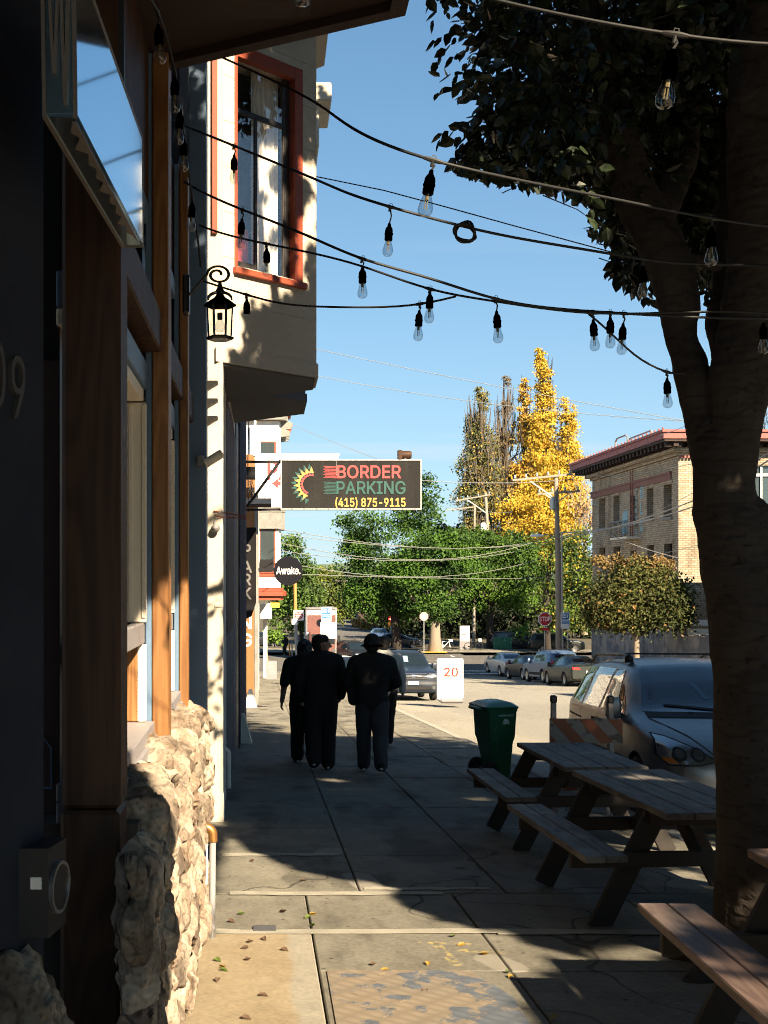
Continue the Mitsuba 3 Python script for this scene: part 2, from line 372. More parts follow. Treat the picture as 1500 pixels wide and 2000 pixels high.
# house number on the angled wall
pr('numeral_iron', (.055, .050, .048), .6)
nm = tr(-.54 - .284 * .41, 2.9 - .96 * .385, 1.985) @ rotz(math.atan2(.96, .284)) @ FACE
for i, ch in enumerate('609'):
    m = meshkit.text_mesh(ch, .145, .012, False)
    m.apply_translation([-m.bounds.mean(0)[0], 0, 0]); m.apply_transform(np.diag([.72, 1, 1, 1]))
    add('house_numeral', moved(m, nm @ tr(.045 + .098 * i, -.016 * i, .006)), 'numeral_iron', sf)
# door recess with a glazed door leaf
door = add('door', bx(-2.2, -.625, 3.90, 3.955, -.3, 2.3), 'maroon_wall', sf)
add('glass_sticker', upright(Polygon([(-.80, 0), (-.70, 0), (-.70, .13), (-.73, .17), (-.80, .17)]).exterior.buffer(.0025), .003, 0, 3.899, .89), 'blue_trim', door, label='sticker with a pale rounded outline')
for z in (.96, .99, 1.02): add('print', bx(-.775, -.73, 3.895, 3.899, z, z + .008), 'grey_trim', door)
# timber corner post, in two lengths
post = add('corner_post', bx(-.607, -.43, 3.55, 3.74, .888, 4.0, .012), 'post_wood', sf, label='dark stained timber corner post')
add('lower_length', bx(-.612, -.432, 3.548, 3.742, -.4, .882, .012), 'post_wood', post)
# windows
def fin(x0, x1, y0, y1, z0, z1, mat, name='frame', par=sf, c=.004): return add(name, bx(x0, x1, y0, y1, z0, z1, c), mat, par)
for (y0, y1, xo) in ((3.76, 5.42, 0.0), (5.62, 6.88, .018)):
    w = newkey('window', sf)
    add('sill', cat(bx(-.66 + xo, -.50 + xo, y0, y1, .868, .927, .004), bx(-.66 + xo, -.485 + xo, y0, y1, .80, .866, .004)), 'grey_trim', w)
    fin(-.60 + xo, -.545 + xo, y0, y1, 1.283, 1.378, 'grey_trim', 'mid_rail', w)
    fin(-.66 + xo, -.535 + xo, y1 - .05, y1, 1.381, 2.38, 'cream_board', 'jamb', w)
    fin(-.615 + xo, -.595 + xo, y1 - .058, y1 - .051, 1.40, 2.37, 'cream_board', 'jamb_bead', w)
    fin(-.555 + xo, -.533 + xo, y1 - .06, y1 - .051, 1.40, 2.37, 'cream_board', 'jamb_bead', w)
    fin(-.66 + xo, -.574 + xo, y1 - .05, y1, .93, 1.28, 'amber_wood', 'lower_jamb', w)
    fin(-.573 + xo, -.535 + xo, y1 - .056, y1, .93, 1.28, 'cream_board', 'lower_jamb', w)
    fin(-.66 + xo, -.545 + xo, y0, y1 - .051, 2.385, 2.44, 'cream_board', 'head_lining', w)
    fin(-.66 + xo, -.53 + xo, y0, y1, 2.445, 2.56, 'blue_trim', 'head', w)
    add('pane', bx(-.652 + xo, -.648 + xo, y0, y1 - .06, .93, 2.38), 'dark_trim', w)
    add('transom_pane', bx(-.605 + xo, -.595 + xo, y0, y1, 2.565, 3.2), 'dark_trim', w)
    fin(-.62 + xo, -.53 + xo, y0, y1, 3.205, 3.30, 'blue_trim', 'transom_head', w)
# timber mullions with blue edges
for (y0, y1, xa, xb, xc) in ((5.43, 5.61, -.545, -.512, -.438), (6.89, 7.02, -.525, -.492, -.442)):
    mu = add('mullion', bx(xb, xc, y0, y1, .80, 4.0, .006), 'amber_wood', sf)
    add('blue_edge', bx(xa, xb - .002, y0 + .01, y1 - .01, .80, 4.0, .004), 'blue_trim', mu)
add('wall_panel', bx(-.66, -.53, 3.75, 7.9, 3.305, 4.0), 'post_wood', sf)
add('header_beam', bx(-.60, -.47, 3.75, 7.9, 2.62, 2.80, .008), 'post_wood', sf)
# stucco pier at the end of the storefront
add('wall', bx(-.64, -.50, 7.03, 8.2, .5, 9.0, .005), 'slate_stucco', sf)
pier = add('end_pier', bx(-.66, -.388, 7.95, 8.2, -.6, 9.0, .006), 'blue_trim', sf, label='slate blue end pier')
for z in (2.62, 2.74, 2.86):
    add('bracket', moved(prism([(0, 0), (.075, .045), (.075, .06), (0, .06)], .10), tr(-.387, 8.1, z) @ FACE), 'cream_board', pier)
# rough stone base, stone by stone
core = add('stone_base', cat(bx(-.80, -.40, 3.76, 7.25, -.7, .80), bx(-.9, -.62, 2.2, 3.0, -.4, .5)), 'mortar', sf)
def stone(cx, cy, cz, sx, sy, sz, seed):
    r = np.random.default_rng(seed)
    m = trimesh.creation.icosphere(subdivisions=4)
    u = m.vertices.copy()
    v = np.sign(u) * np.abs(u) ** .55
    cut = r.normal(size=(7, 3)); cut /= np.linalg.norm(cut, axis=1, keepdims=True)
    for k in cut:                                    # broken faces
        e = np.maximum(v @ k - r.uniform(.72, 1.0), 0); v -= e[:, None] * k * .85
    v = v * np.array([sx, sy, sz])
    q = v * np.array([9, 9, 4.5]) + seed * 3.1
    ridge = 1 - np.abs(meshkit.fbm(q, 4, seed) * 2 - 1)
    v += u * ((ridge - .75) * .095)[:, None] + u * ((meshkit.fbm(v * 30 + seed, 3, seed) - .5) * .032)[:, None]
    m.vertices = v
    return moved(m, tr(cx, cy, cz) @ rotx(r.uniform(-.4, .4)) @ rotz(r.uniform(-.15, .15)))
rs = np.random.default_rng(21); sd = 0
for zi, z in enumerate((-.42, -.22, .0, .22, .43, .63)):
    y = 3.62 + .13 * (zi % 2)
    while y < 7.15:
        L = rs.uniform(.24, .46)
        if z > float(zg(y)) - .16:
            sd += 1
            add('stone', stone(-.435 + rs.uniform(-.012, .025), y + L / 2, z + rs.uniform(-.02, .02), .085 + rs.uniform(0, .03), L * .485, .108 + rs.uniform(-.01, .016), sd), f'rubble_{sd % 3}', core, True)
        y += L * .93
for zi, z in enumerate((-.16, .06, .28, .50, .70)):   # the corner beside the post
    for y in (3.10 + .06 * (zi % 2), 3.36 + .06 * (zi % 2)):
        sd += 1; add('stone', stone(-.350, y + .12, z, .038, .15, .13, sd), f'rubble_{sd % 3}', core, True)
y = 3.85
while y < 7.1:                                       # capping stones under the sill
    L = rs.uniform(.28, .5); sd += 1
    add('stone', stone(-.49, y + L / 2, .775 - .012 * (y - 4), .155, L * .55, .085, sd), f'rubble_{sd % 3}', core, True)
    y += L * .95
for c in ((-.565, 2.72, .48, .09, .2, .24), (-.62, 2.3, .12, .12, .22, .24), (-.55, 2.75, .05, .10, .2, .24), (-.60, 2.3, .58, .08, .14, .12)):
    sd += 1; add('stone', stone(*c, sd), f'rubble_{sd % 3}', core, True)
# upper storey bay over the storefront
bayp = [(.58, 5.0), (-.62, 5.625), (-2.4, 5.625), (-2.4, -4), (.58, -4)]
so = add('overhang', ext(bayp, 4.005, 8.0), 'soffit_brown', sf, label='dark brown underside of the upper bay')
add('edge_board', ext(Polygon(bayp).buffer(.02, join_style=2).difference(Polygon(bayp).buffer(-.05, join_style=2)), 3.965, 4.003), 'soffit_brown', so)
for y in np.arange(-3.6, 5.0, .30):
    add('soffit_board', bx(-2.3, min(.5, .5 if y < 4.7 else .2), y + .006, y + .290, 3.99, 4.004), 'soffit_brown', so)
# alarm box with a round sounder
al = thing('alarm_box', 'black alarm box with a small white label and a round grille beside the door', 'alarm box')
add('case', ext([(-.60, 2.78), (-.506, 2.78), (-.484, 2.90), (-.60, 2.93)], .735, .945), 'black_plastic', al)
add('label_plate', bx(-.548, -.522, 2.777, 2.7795, .85, .878), 'white_paint', al)
d = math.atan2(.12, .022)
mm = tr(-.4945, 2.84, .84) @ rotz(d) @ FACE
add('grille', moved(prism(Point(0, 0).buffer(.058, 24), .006), mm), 'black_plastic', al)
add('grille_rim', moved(prism(Point(0, 0).buffer(.058, 24).exterior.buffer(.004), .010), mm), 'steel', al)
# projecting mirror-faced box sign
sg = thing('box_sign', 'tilted mirror faced box sign reflecting blue sky under the dark bay', 'sign')
MS = tr(-.348, 2.2, 2.44) @ rotx(math.atan2(.10, 1.22))
add('face', moved(bx(-.004, 0, .004, 1.216, .006, .300), MS), 'mirror_blue', sg)
add('back', moved(bx(-.060, -.056, .004, 1.216, .006, .300), MS), 'mirror_blue', sg)
add('bottom_panel', moved(bx(-.055, -.005, .006, 1.214, 0, .005), MS), 'mirror_blue', sg)
add('end_panel', moved(bx(-.055, -.005, .001, .005, .006, .300), MS), 'mirror_blue', sg)
add('frame', moved(cat(bx(-.063, -.054, -.004, 1.22, -.004, .004), bx(-.006, .002, -.004, 0.0, -.004, .305), bx(-.063, -.056, -.004, 0.0, -.004, .305), bx(-.063, .002, 1.217, 1.222, -.004, .305), bx(-.063, .002, -.004, 1.22, .301, .308)), MS), 'sign_frame_grey', sg)
for a, b in (((-.050, .30), (-.040, .075)), ((-.038, .075), (-.028, .27)), ((-.026, .27), (-.020, .02)), ((-.019, .02), (-.009, .30))):
    add('stroke', moved(beam((a[0], -.006, a[1]), (b[0], -.006, b[1]), .006, .010), MS), 'sign_frame_grey', sg)
zz = [(-.012, .02)]
for k in range(9):
    zz += [(-.012 - .012 - .010 * (k % 3 == 1), .08 + k * .115), (-.012, .115 + k * .115)]
zz += [(-.004, 1.12), (-.004, .02)]
add('letter_edge', moved(prism(Polygon([(a, b) for a, b in zz]).buffer(0), .004), MS @ tr(0, 0, -.007)), 'sign_frame_grey', sg)
for y in (.2, 1.0): add('hanger', moved(bx(-.04, -.025, y, y + .02, .30, 1.6), MS), 'black_metal', sg)
# lantern on a scroll arm
ln = thing('wall_lantern', 'black six sided wall lantern on a scrolled arm, glass around a clear bulb', 'lantern')
LX, LY, LZ = -.222, 6.0, 2.795
LM = tr(LX, LY, 2.79) @ np.diag([.86, .86, .65, 1]) @ tr(-LX, -LY, -(LZ - .08))
def lad(nm, m, mt, par, sm=False): return add(nm, moved(m, LM), mt, par, sm)
an = np.linspace(0, 2 * np.pi, 7)
def ring(r, z): return [(LX + r * math.cos(a), LY + r * math.sin(a), z) for a in an]
lad('roof', moved(lathe([(0, .085), (.02, .085), (.03, .06), (.062, .035), (.095, 0), (.095, -.012), (0, -.012)], 6), tr(LX, LY, LZ + .195)), 'black_metal', ln)
lad('base', moved(lathe([(0, -.01), (.070, -.01), (.082, .0), (.082, .012), (.060, .02), (.058, .02), (.055, .005), (0, .005)], 6), tr(LX, LY, LZ - .07)), 'black_metal', ln)
for a in an[:-1]:
    p0 = np.array([LX + .066 * math.cos(a), LY + .066 * math.sin(a), LZ - .05]); p1 = np.array([LX + .074 * math.cos(a), LY + .074 * math.sin(a), LZ + .185])
    lad('bar', beam(p0, p1, .009, .009), 'black_metal', ln)
v = np.array([(LX + .060 * math.cos(a), LY + .060 * math.sin(a), LZ - .05) for a in an[:-1]] + [(LX + .068 * math.cos(a), LY + .068 * math.sin(a), LZ + .183) for a in an[:-1]])
lad('glass', trimesh.Trimesh(v, [f for j in range(6) for f in ((j, (j + 1) % 6, 6 + (j + 1) % 6), (j, 6 + (j + 1) % 6, 6 + j))], process=False), 'pane', ln)
for s in (-1, 1):
    t = np.linspace(0, np.pi, 10)
    lad('hoop', tube(np.stack([LX + .07 * np.cos(t), LY + s * .02 + 0 * t, LZ + .24 + .055 * np.sin(t)], -1), .006, 6), 'black_metal', ln)
lad('finial', moved(lathe([(0, 0), (.022, 0), (.014, .03), (.026, .05), (.016, .075), (.010, .11), (0, .115)], 10), tr(LX, LY, LZ + .255)), 'black_metal', ln)
t = np.linspace(0, 1, 40)
ang = np.pi - t * 3.05 * np.pi; rr = np.where(t < .4, .064, .064 - (t - .4) * .080)
cx, cz = LX - .012, LZ + .432
arm = np.stack([cx + rr * np.cos(ang), LY + 0 * t, cz + rr * np.sin(ang)], -1)
lad('scroll_arm', tube(np.vstack([[(-.40, LY, LZ + .27), (-.32, LY, LZ + .40)], arm]), .009, 8), 'black_metal', ln)
lad('back_plate', bx(-.44, -.40, LY - .05, LY + .05, LZ + .12, LZ + .42, .01), 'black_metal', ln)
bl = lathe([(0, 0), (.018, .004), (.029, .03), (.030, .05), (.018, .085), (.013, .10), (0, .10)], 14)
lad('bulb', moved(bl, tr(LX, LY, LZ - .02)), 'bulb_glass', ln, True)
lad('bulb_holder', moved(lathe([(0, 0), (.016, 0), (.016, .05), (0, .05)], 10), tr(LX, LY, LZ + .08)), 'black_metal', ln)
# security camera
sc_ = thing('security_camera', 'pale cylindrical security camera angled down from the slate pier', 'security camera')
add('housing', moved(lathe([(0, 0), (.026, 0), (.030, .006), (.030, .135), (.026, .14), (0, .14)], 18), tr(-.395, 7.9, 2.345) @ rotz(.2) @ roty(math.radians(58))), 'cream_board', sc_, 40)
add('bracket', cat(bx(-.44, -.40, 7.86, 7.95, 2.33, 2.40), tube([(-.42, 7.9, 2.36), (-.36, 7.9, 2.335)], .012, 8)), 'grey_trim', sc_)
# drain pipe at the end of the stone base
dp = thing('drain_pipe', 'short grey drain pipe with a brass elbow at the end of the stone base', 'pipe')
px_, py_ = -.285, 6.5; g0 = float(zg(py_))
rp = .018
add('pipe', tube([(px_, py_, g0 - .01), (px_ + .006, py_, .16)], rp, 14), 'pipe_grey', dp, 40)
t = np.linspace(0, np.pi / 2, 8)
add('elbow', tube(np.vstack([[(px_ + .006, py_, .135)], np.stack([px_ + .006 - .045 + .045 * np.cos(t), py_ + 0 * t, .17 + .045 * np.sin(t)], -1), [(-.41, py_, .215)]]), .0255, 14), 'brass', dp, 50)
add('clip', tube([(px_ - .03, py_ + .0, .12), (px_ - .024, py_, .0), (px_ - .03, py_, -.1)], .005, 6), 'white_paint', dp)
add('collar', tube([(px_, py_, g0), (px_, py_, g0 + .05)], rp + .004, 14), 'steel', dp)
# ---------------------------------------------------------------- cream building with the bay window
cb = thing('bay_building', 'cream stuccoed building with an angled bay and red trimmed window above the pavement', 'building')
add('wall', bx(-3, -.42, 11.0, 17.4, -1.6, 11), 'cream_stucco', cb)
add('corner_pilaster', bx(-.70, -.375, 10.88, 11.25, -.72, 11, .006), 'cream_stucco', cb)
add('plinth', bx(-.70, -.368, 10.86, 11.25, -.75, -.40, .006), 'cream_stucco', cb)
add('red_casing', bx(-.475, -.425, 10.84, 10.878, 4.75, 7.2, .004), 'rust_trim', cb)
add('belt_moulding', bx(-.45, -.372, 10.868, 10.879, 1.32, 1.345), 'cream_stucco', cb)
for y0, y1, z0, z1, x, mt, nm in ((11.26, 12.7, -.9, 3.6, -.402, 'cream_stucco', 'wall_panel'), (12.9, 15.9, .95, 3.6, -.398, 'maroon_wall', 'shutter'), (12.72, 15.95, -1.1, .94, -.404, 'grey_wall', 'wall_panel'), (15.96, 17.4, -1.2, 3.6, -.40, 'grey_wall', 'wall_panel')):
    add(nm, bx(-.46, x, y0, y1, z0, z1, .004), mt, cb)
A2 = np.array([-.40, 10.9]); U2 = np.array([.924, .86]); U2 = U2 / np.linalg.norm(U2); N2 = np.array([U2[1], -U2[0]])
def on_face(u0, u1, w0, w1, z0, z1, c=.004):        # box on the angled face: along u, outwards w
    m = bx(u0, u1, w0, w1, z0, z1, c)
    M = np.eye(4); M[:2, 0], M[:2, 1], M[:2, 3] = U2, N2, A2
    m.apply_transform(M); return m
foot = Polygon([(-.42, 10.882), (-.40, 10.9), (.524, 11.76), (.524, 12.38), (-.40, 13.25), (-.42, 13.25)])
u0, u1, zb, zt = .185, 1.045, 4.50, 6.48
hole = to_man(on_face(u0, u1, -.45, .2, zb, zt, 0))
bay = newkey('bay', cb)
zz = list(np.arange(3.72, 8.8, .42))
for a, b in zip(zz[:-1], zz[1:]):
    m = to_man(ext(foot, a, b - .005)) - hole
    add('course', to_trimesh(m), 'cream_stucco', bay)
add('core', to_trimesh(to_man(ext(foot.buffer(-.006, join_style=2), 3.72, 8.7)) - hole), 'cream_stucco', bay)
add('base_moulding', ext(foot.buffer(.018, join_style=2), 3.575, 3.715), 'cream_stucco', bay)
add('underside', ext(foot.buffer(-.01, join_style=2), 3.555, 3.574), 'grey_wall', bay)
win = newkey('bay_window', cb)
add('casing', cat(on_face(u0 - .012, u0 + .02, -.06, .016, zb - .02, zt + .09), on_face(.95, u1 + .012, -.10, .02, zb - .02, zt + .09), on_face(u0 + .021, .949, -.06, .018, zt - .03, zt + .09)), 'rust_trim', win)
add('sill', on_face(u0 - .03, u1 + .05, -.10, .05, zb - .08, zb - .022), 'rust_trim', win)
add('frame', cat(on_face(u0 + .021, .948, -.085, -.055, 5.96, 6.01), on_face(.485, .515, -.085, -.055, zb, 5.959), on_face(u0 + .021, u0 + .05, -.085, -.055, zb, zt - .031), on_face(.86, .89, -.085, -.055, zb, zt - .031), on_face(u0 + .051, .484, -.085, -.055, zb, zb + .07), on_face(.892, .948, -.085, -.06, zb, zt - .04)), 'dark_trim', win)
add('pane', on_face(u0 + .03, .88, -.072, -.070, zb, zt - .03, 0), 'pane', win)
cu = np.linspace(.53, .87, 60); wv = -.16 + .016 * np.sin(cu * 95) + .006 * np.sin(cu * 210)
v = [(*(A2 + U2 * a + N2 * b), z) for z in (zb + .01, zt - .03) for a, b in zip(cu, wv)]
add('curtain', trimesh.Trimesh(v, [f for j in range(59) for f in ((j, j + 1, 60 + j + 1), (j, 60 + j + 1, 60 + j))], process=False), 'curtain', win, True)
add('reveal', to_trimesh(to_man(on_face(u0, u1, -.44, -.30, zb, zt, 0))), 'room_dark', win)
add('box_on_sill', on_face(.22, .45, -.2, -.11, zb + .03, zb + .40), 'red_item', win, label='red box standing inside on the sill')
# second bay, beyond
foot2 = Polygon([(-.42, 14.0), (-.40, 14.0), (.524, 14.86), (.524, 15.95), (-.40, 16.85), (-.42, 16.85)])
b2 = add('bay', ext(foot2, 3.9, 8.4), 'grey_wall', cb)
add('base_moulding', ext(foot2.buffer(.02, join_style=2), 3.80, 3.898), 'grey_wall', b2)
add('cornice', cat(ext(foot2.buffer(.16, join_style=2), 8.42, 8.55), ext(foot2.buffer(.30, join_style=2), 8.552, 8.9)), 'cream_stucco', b2)
rd = thing('banner_rods', 'pair of thin rusty rods projecting from the cream pilaster', 'rod')
add('rod', tube([(-.46, 10.86, 2.20), (-.16, 11.0, 2.155)], .006, 6), 'rust_trim', rd)
add('rod', tube([(-.45, 10.86, 2.17), (-.43, 10.84, 2.15), (-.16, 11.0, 2.135)], .005, 6), 'rust_trim', rd)
fl = thing('flood_light', 'small round grey flood lamp under the rods on the cream pilaster', 'lamp')
add('head', moved(lathe([(0, 0), (.03, .0), (.042, .03), (.030, .07), (0, .08)], 14), tr(-.44, 10.85, 2.03) @ rotx(1.2)), 'grey_trim', fl, True)
add('stem', tube([(-.45, 10.875, 2.12), (-.45, 10.85, 2.07)], .008, 6), 'grey_trim', fl)
spp = thing('down_spout', 'white spout bending out at the foot of the grey shaded wall', 'pipe')
add('spout', tube([(-.42, 12.3, -.20), (-.38, 12.3, -.20), (-.362, 12.3, -.22), (-.36, 12.3, -.60)], .022, 10), 'white_paint', spp, 50)
# slim grey building next along, in shade
gb = thing('grey_building', 'narrow blue grey building face in deep shade beyond the cream bay', 'building')
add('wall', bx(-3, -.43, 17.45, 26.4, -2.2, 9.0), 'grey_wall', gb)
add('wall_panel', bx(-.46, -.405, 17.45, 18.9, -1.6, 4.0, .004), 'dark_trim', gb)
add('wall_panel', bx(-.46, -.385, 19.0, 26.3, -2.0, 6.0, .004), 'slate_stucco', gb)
add('cornice', bx(-.9, .9, 19.2, 20.2, 8.6, 9.3, .02), 'cream_stucco', gb)
add('cornice', bx(-.9, 1.1, 19.1, 20.3, 9.302, 9.6, .02), 'cream_stucco', gb)
add('cornice_scroll', moved(prism([(0, 0), (.9, 0), (1.0, .35), (.75, .4), (.5, -.6), (.3, -.9), (0, -1.0)], .3), tr(-.1, 20.0, 8.5) @ FACE), 'cream_stucco', gb)
# ---------------------------------------------------------------- signs on the left, Victorian house, parking entrance
pr('sign_charcoal', proc(lambda p, n, uv: mix((.018, .018, .0185), (.028, .028, .028), fbm(p.x * 3, p.z * 1.0, 1., 3)) * (.85 + .2 * noise(p.x * 14, p.z * 1.2, 3.))), .8, spec=.12)
pr('sign_red', (.42, .055, .06), .5)
pr('sign_teal', (.012, .075, .07), .5)
pr('sign_yellow', (.60, .36, .085), .5)
pr('sign_white', (.82, .81, .79), .45)
pr('sign_blue', (.03, .17, .50), .4)
pr('stop_red', (.48, .025, .03), .4)
pr('sign_orange', (.85, .30, .02), .45)
bp = thing('parking_sign', 'long charcoal sign board reading BORDER PARKING with a phone number, hung out over the pavement', 'sign')
YB = 26.0
a, b = P(548, 995.5, YB), P(823.5, 897, YB); X0, X1, Z0, Z1 = a[0], b[0], a[2], b[2]
pr('sign_edge', (.34, .35, .37), .5)
add('panel', bx(X0 + .03, X1 - .03, YB, YB + .20, Z0 + .03, Z1 - .03), 'sign_charcoal', bp)
add('frame', cat(bx(X0, X0 + .03, YB - .02, YB + .22, Z0, Z1), bx(X1 - .03, X1, YB - .02, YB + .22, Z0, Z1), bx(X0 + .031, X1 - .031, YB - .02, YB + .22, Z0, Z0 + .03), bx(X0 + .031, X1 - .031, YB - .02, YB + .22, Z1 - .03, Z1)), 'sign_edge', bp)
U = YB / F
def bpx(px, py): return X0 + (px - 548) * U, Z0 + (995.5 - py) * U
def fit(s, px0, px1, py_base, cap, y, name, mat, par, bold=True):
    m = meshkit.text_mesh(s, cap * U, .012, bold); w = m.extents[0]
    m.apply_translation([-m.bounds[0][0], 0, 0]); m.apply_transform(np.diag([(px1 - px0) * U / w, 1, 1, 1]))
    x, z = bpx(px0, py_base)
    return add(name, moved(m, tr(x, y, z) @ FACE), mat, par)
fit('BORDER', 658, 783, 933.5, 24, YB - .002, 'lettering', 'sign_red', bp)
fit('PARKING', 657, 792, 964.5, 24, YB - .002, 'lettering', 'sign_teal', bp)
fit('(415) 875-9115', 655, 792, 989.5, 16.5, YB - .002, 'lettering', 'sign_yellow', bp)
for y0, mt in ((910, 'sign_red'), (941, 'sign_teal')):
    for k in range(9):
        x, z = bpx(632 + 3 * (k % 2), y0 + k * 2.75)
        add('speed_line', upright([(0, 0), (26 * U, -.7 * U), (26 * U, -1.9 * U), (0, -1.3 * U)], .006, x, YB, z), mt, bp)
cx, cz = bpx(608, 946)
def sun_ring(r0, r1, n, a0, a1, mt, nm):
    for k in range(n):
        t0 = a0 + (a1 - a0) * k / n; t1 = a0 + (a1 - a0) * (k + 1) / n; tm = (t0 + t1) / 2
        tri = [(r0 * math.cos(t0), r0 * math.sin(t0)), (r0 * math.cos(t1), r0 * math.sin(t1)), (r1 * math.cos(tm), r1 * math.sin(tm))]
        add(nm, upright(Polygon([(x * U, z * U) for x, z in tri]), .008, cx, YB, cz), mt, bp)
d2 = math.radians
sun_ring(30, 41, 11, d2(88), d2(262), 'sign_teal', 'ray')
sun_ring(24, 35, 9, d2(80), d2(250), 'sign_yellow', 'ray')
sun_ring(18, 23, 11, d2(75), d2(248), 'sign_red', 'ray')
def arc(r0, r1, a0, a1, mt):
    t = np.linspace(a0, a1, 28)
    pg = Polygon([(r1 * math.cos(q) * U, r1 * math.sin(q) * U) for q in t] + [(r0 * math.cos(q) * U, r0 * math.sin(q) * U) for q in t[::-1]])
    add('arc', upright(pg, .007, cx, YB, cz), mt, bp)
arc(22.5, 25, d2(78), d2(252), 'sign_yellow'); arc(16.5, 18.5, d2(74), d2(250), 'sign_red'); arc(18.6, 22.4, d2(76), d2(251), 'black_plastic')
for px_ in range(570, 820, 24):
    x, z = bpx(px_, 995.5); add('bolt', bx(x - .01, x + .01, YB - .026, YB - .021, z + .008, z + .03), 'grey_trim', bp)
add('seam', bx(*sorted((bpx(657, 0)[0] - .004, bpx(657, 0)[0] + .004)), YB - .003, YB - .001, Z0 + .75, Z1 - .045), 'pipe_grey', bp)
add('strut', cat(beam(P(480, 902, YB + .1), P(549, 902, YB + .1), .05, .05), beam(P(482, 990, YB + .1), P(549, 898, YB + .1), .06, .06), beam(P(480, 996, YB + .1), P(549, 995, YB + .1), .05, .05)), 'black_metal', bp)
c = P(792, 888, YB)
fbx = thing('sign_flood_light', 'weathered brown flood light on top of the charcoal parking sign', 'lamp')
add('housing', moved(lathe([(0, 0), (.075, 0), (.09, .03), (.09, .24), (.07, .27), (0, .27)], 16), tr(c[0] - .13, YB + .08, c[2]) @ roty(math.pi / 2)), 'post_wood', fbx, 40)
add('hood', bx(c[0] - .16, c[0] - .08, YB - .04, YB + .2, c[2] - .10, c[2] + .10), 'post_wood', fbx)
add('bracket', bx(c[0] - .02, c[0] + .02, YB + .04, YB + .12, Z1, c[2] - .08), 'grey_trim', fbx)
# vertical parking board, letters running down, partly hidden by the grey building
vp = thing('vertical_parking_board', 'tall dark board with large pale letters running down, half hidden by the grey wall', 'sign')
YV = 31.0
pr('board_black', (.014, .013, .014), .9, spec=.1); pr('board_letter', (.13, .125, .125), .8)
def vx(px, py): return P(px, py, YV)
a, b = vx(458, 1178), vx(500, 1030)
add('panel', bx(a[0], b[0], YV, YV + .14, a[2], b[2]), 'board_black', vp)
for ch, py in zip('PARK', (1085, 1118, 1143, 1170)):
    m = meshkit.text_mesh(ch, 22 * YV / F, .02, True); m.apply_translation([-m.bounds.mean(0)[0], 0, 0])
    q = vx(482, py); add('letter', moved(m, tr(q[0], YV - .001, q[2]) @ FACE), 'board_letter', vp)
add('tapered_foot', upright(Polygon([(a[0], a[2]), (b[0], a[2]), (b[0] - .12, a[2] - .35), (a[0], a[2] - .55)]), .12, 0, YV + .13, 0), 'board_black', vp)
# ochre garage wall with white letters
pr('ochre_wall', (.25, .115, .04), .8)
pr('grey_corner', proc(lambda p, n, uv: mix((.16, .16, .15), (.27, .26, .24), fbm(p.x * 4, p.y * 4, p.z * 3, 3))), .8)
ow = thing('garage_wall', 'ochre painted garage wall end with large white letters at the parking entrance', 'wall')
YO = 34.5
a, b = P(440, 1360, YO), P(497, 1020, YO)
add('wall', bx(a[0] - 3, b[0], YO, YO + 6, float(zg(YO)) - .5, 5.2), 'ochre_wall', ow)
add('corner_post', fbox(b[0] + .002, b[0] + .10, YO - .03, YO + 6, -.3, 6.2), 'grey_corner', ow)
for ch, py in (('N', 1228), ('G', 1262)):
    m = meshkit.text_mesh(ch, 24 * YO / F, .02, True); m.apply_translation([-m.bounds.mean(0)[0], 0, 0])
    q = P(481, py, YO); add('letter', moved(m, tr(q[0], YO - .001, q[2]) @ FACE), 'sign_white', ow)
fbw = thing('wheel_stop', 'pale wedge shaped concrete bollard guarding the ochre wall', 'bollard')
for i, (px_, ya) in enumerate(((490, 32.6),)):
    q = P(px_, 1343, ya); z0 = float(zg(ya))
    v = [(q[0] - .19, ya - .1, z0), (q[0] + .17, ya - .1, z0), (q[0] + .17, ya + .2, z0), (q[0] - .19, ya + .2, z0), (q[0] - .06, ya, z0 + .5), (q[0] + .03, ya, z0 + .5), (q[0] + .03, ya + .12, z0 + .5), (q[0] - .06, ya + .12, z0 + .5)]
    add('block', trimesh.Trimesh(v).convex_hull, 'cream_board', fbw)
fb2 = thing('wheel_stop', 'shaded wedge concrete bollard at the foot of the grey building', 'bollard')
q = P(481, 1460, 20.2); z0 = float(zg(20.2))
v = [(q[0] - .12, 20, z0), (q[0] + .10, 20, z0), (q[0] + .10, 20.3, z0), (q[0] - .12, 20.3, z0), (q[0] - .08, 20.1, z0 + .5), (q[0] - .03, 20.1, z0 + .5), (q[0] - .03, 20.2, z0 + .5), (q[0] - .08, 20.2, z0 + .5)]
add('block', trimesh.Trimesh(v).convex_hull, 'cream_board', fb2)
# white Victorian house at the corner
vh = thing('victorian_house', 'white painted corner house with rust red trim, bay windows and bracketed eaves', 'building')
YW = 47.0
def W(px, py, y=YW): return P(px, py, y)
def wbox(px0, px1, py0, py1, d0=0, d1=1.0, mt='sign_white', nm='wall', par=vh, y=YW, c=0.0):
    p, q = W(px0, py1, y), W(px1, py0, y)
    return add(nm, bx(p[0], q[0], y + d0, y + d1, p[2], q[2], c), mt, par)
pr('house_white', proc(lambda p, n, uv: (mi.Color3f(.74, .71, .66)) * (.9 + .15 * fbm(p.x * 2, p.y * 2, p.z * 2, 3))), .6)
def ubay(name, py0, py1, mt, grow=0.0, par=vh):
    p, q = W(455, py1), W(549, py0)
    pg = Polygon([(p[0], YW), (q[0] - .1, YW), (q[0], YW + .35), (q[0], YW + 2.0), (q[0] - .6, YW + 2.6), (p[0], YW + 2.6)])
    if grow: pg = pg.buffer(grow, join_style=2)
    return add(name, ext(pg, p[2], q[2]), mt, par)
ubay('wall', 822, 990, 'house_white')
ubay('wall', 1034, 1148, 'house_white')
ubay('eave', 806, 821, 'grey_corner', .28)
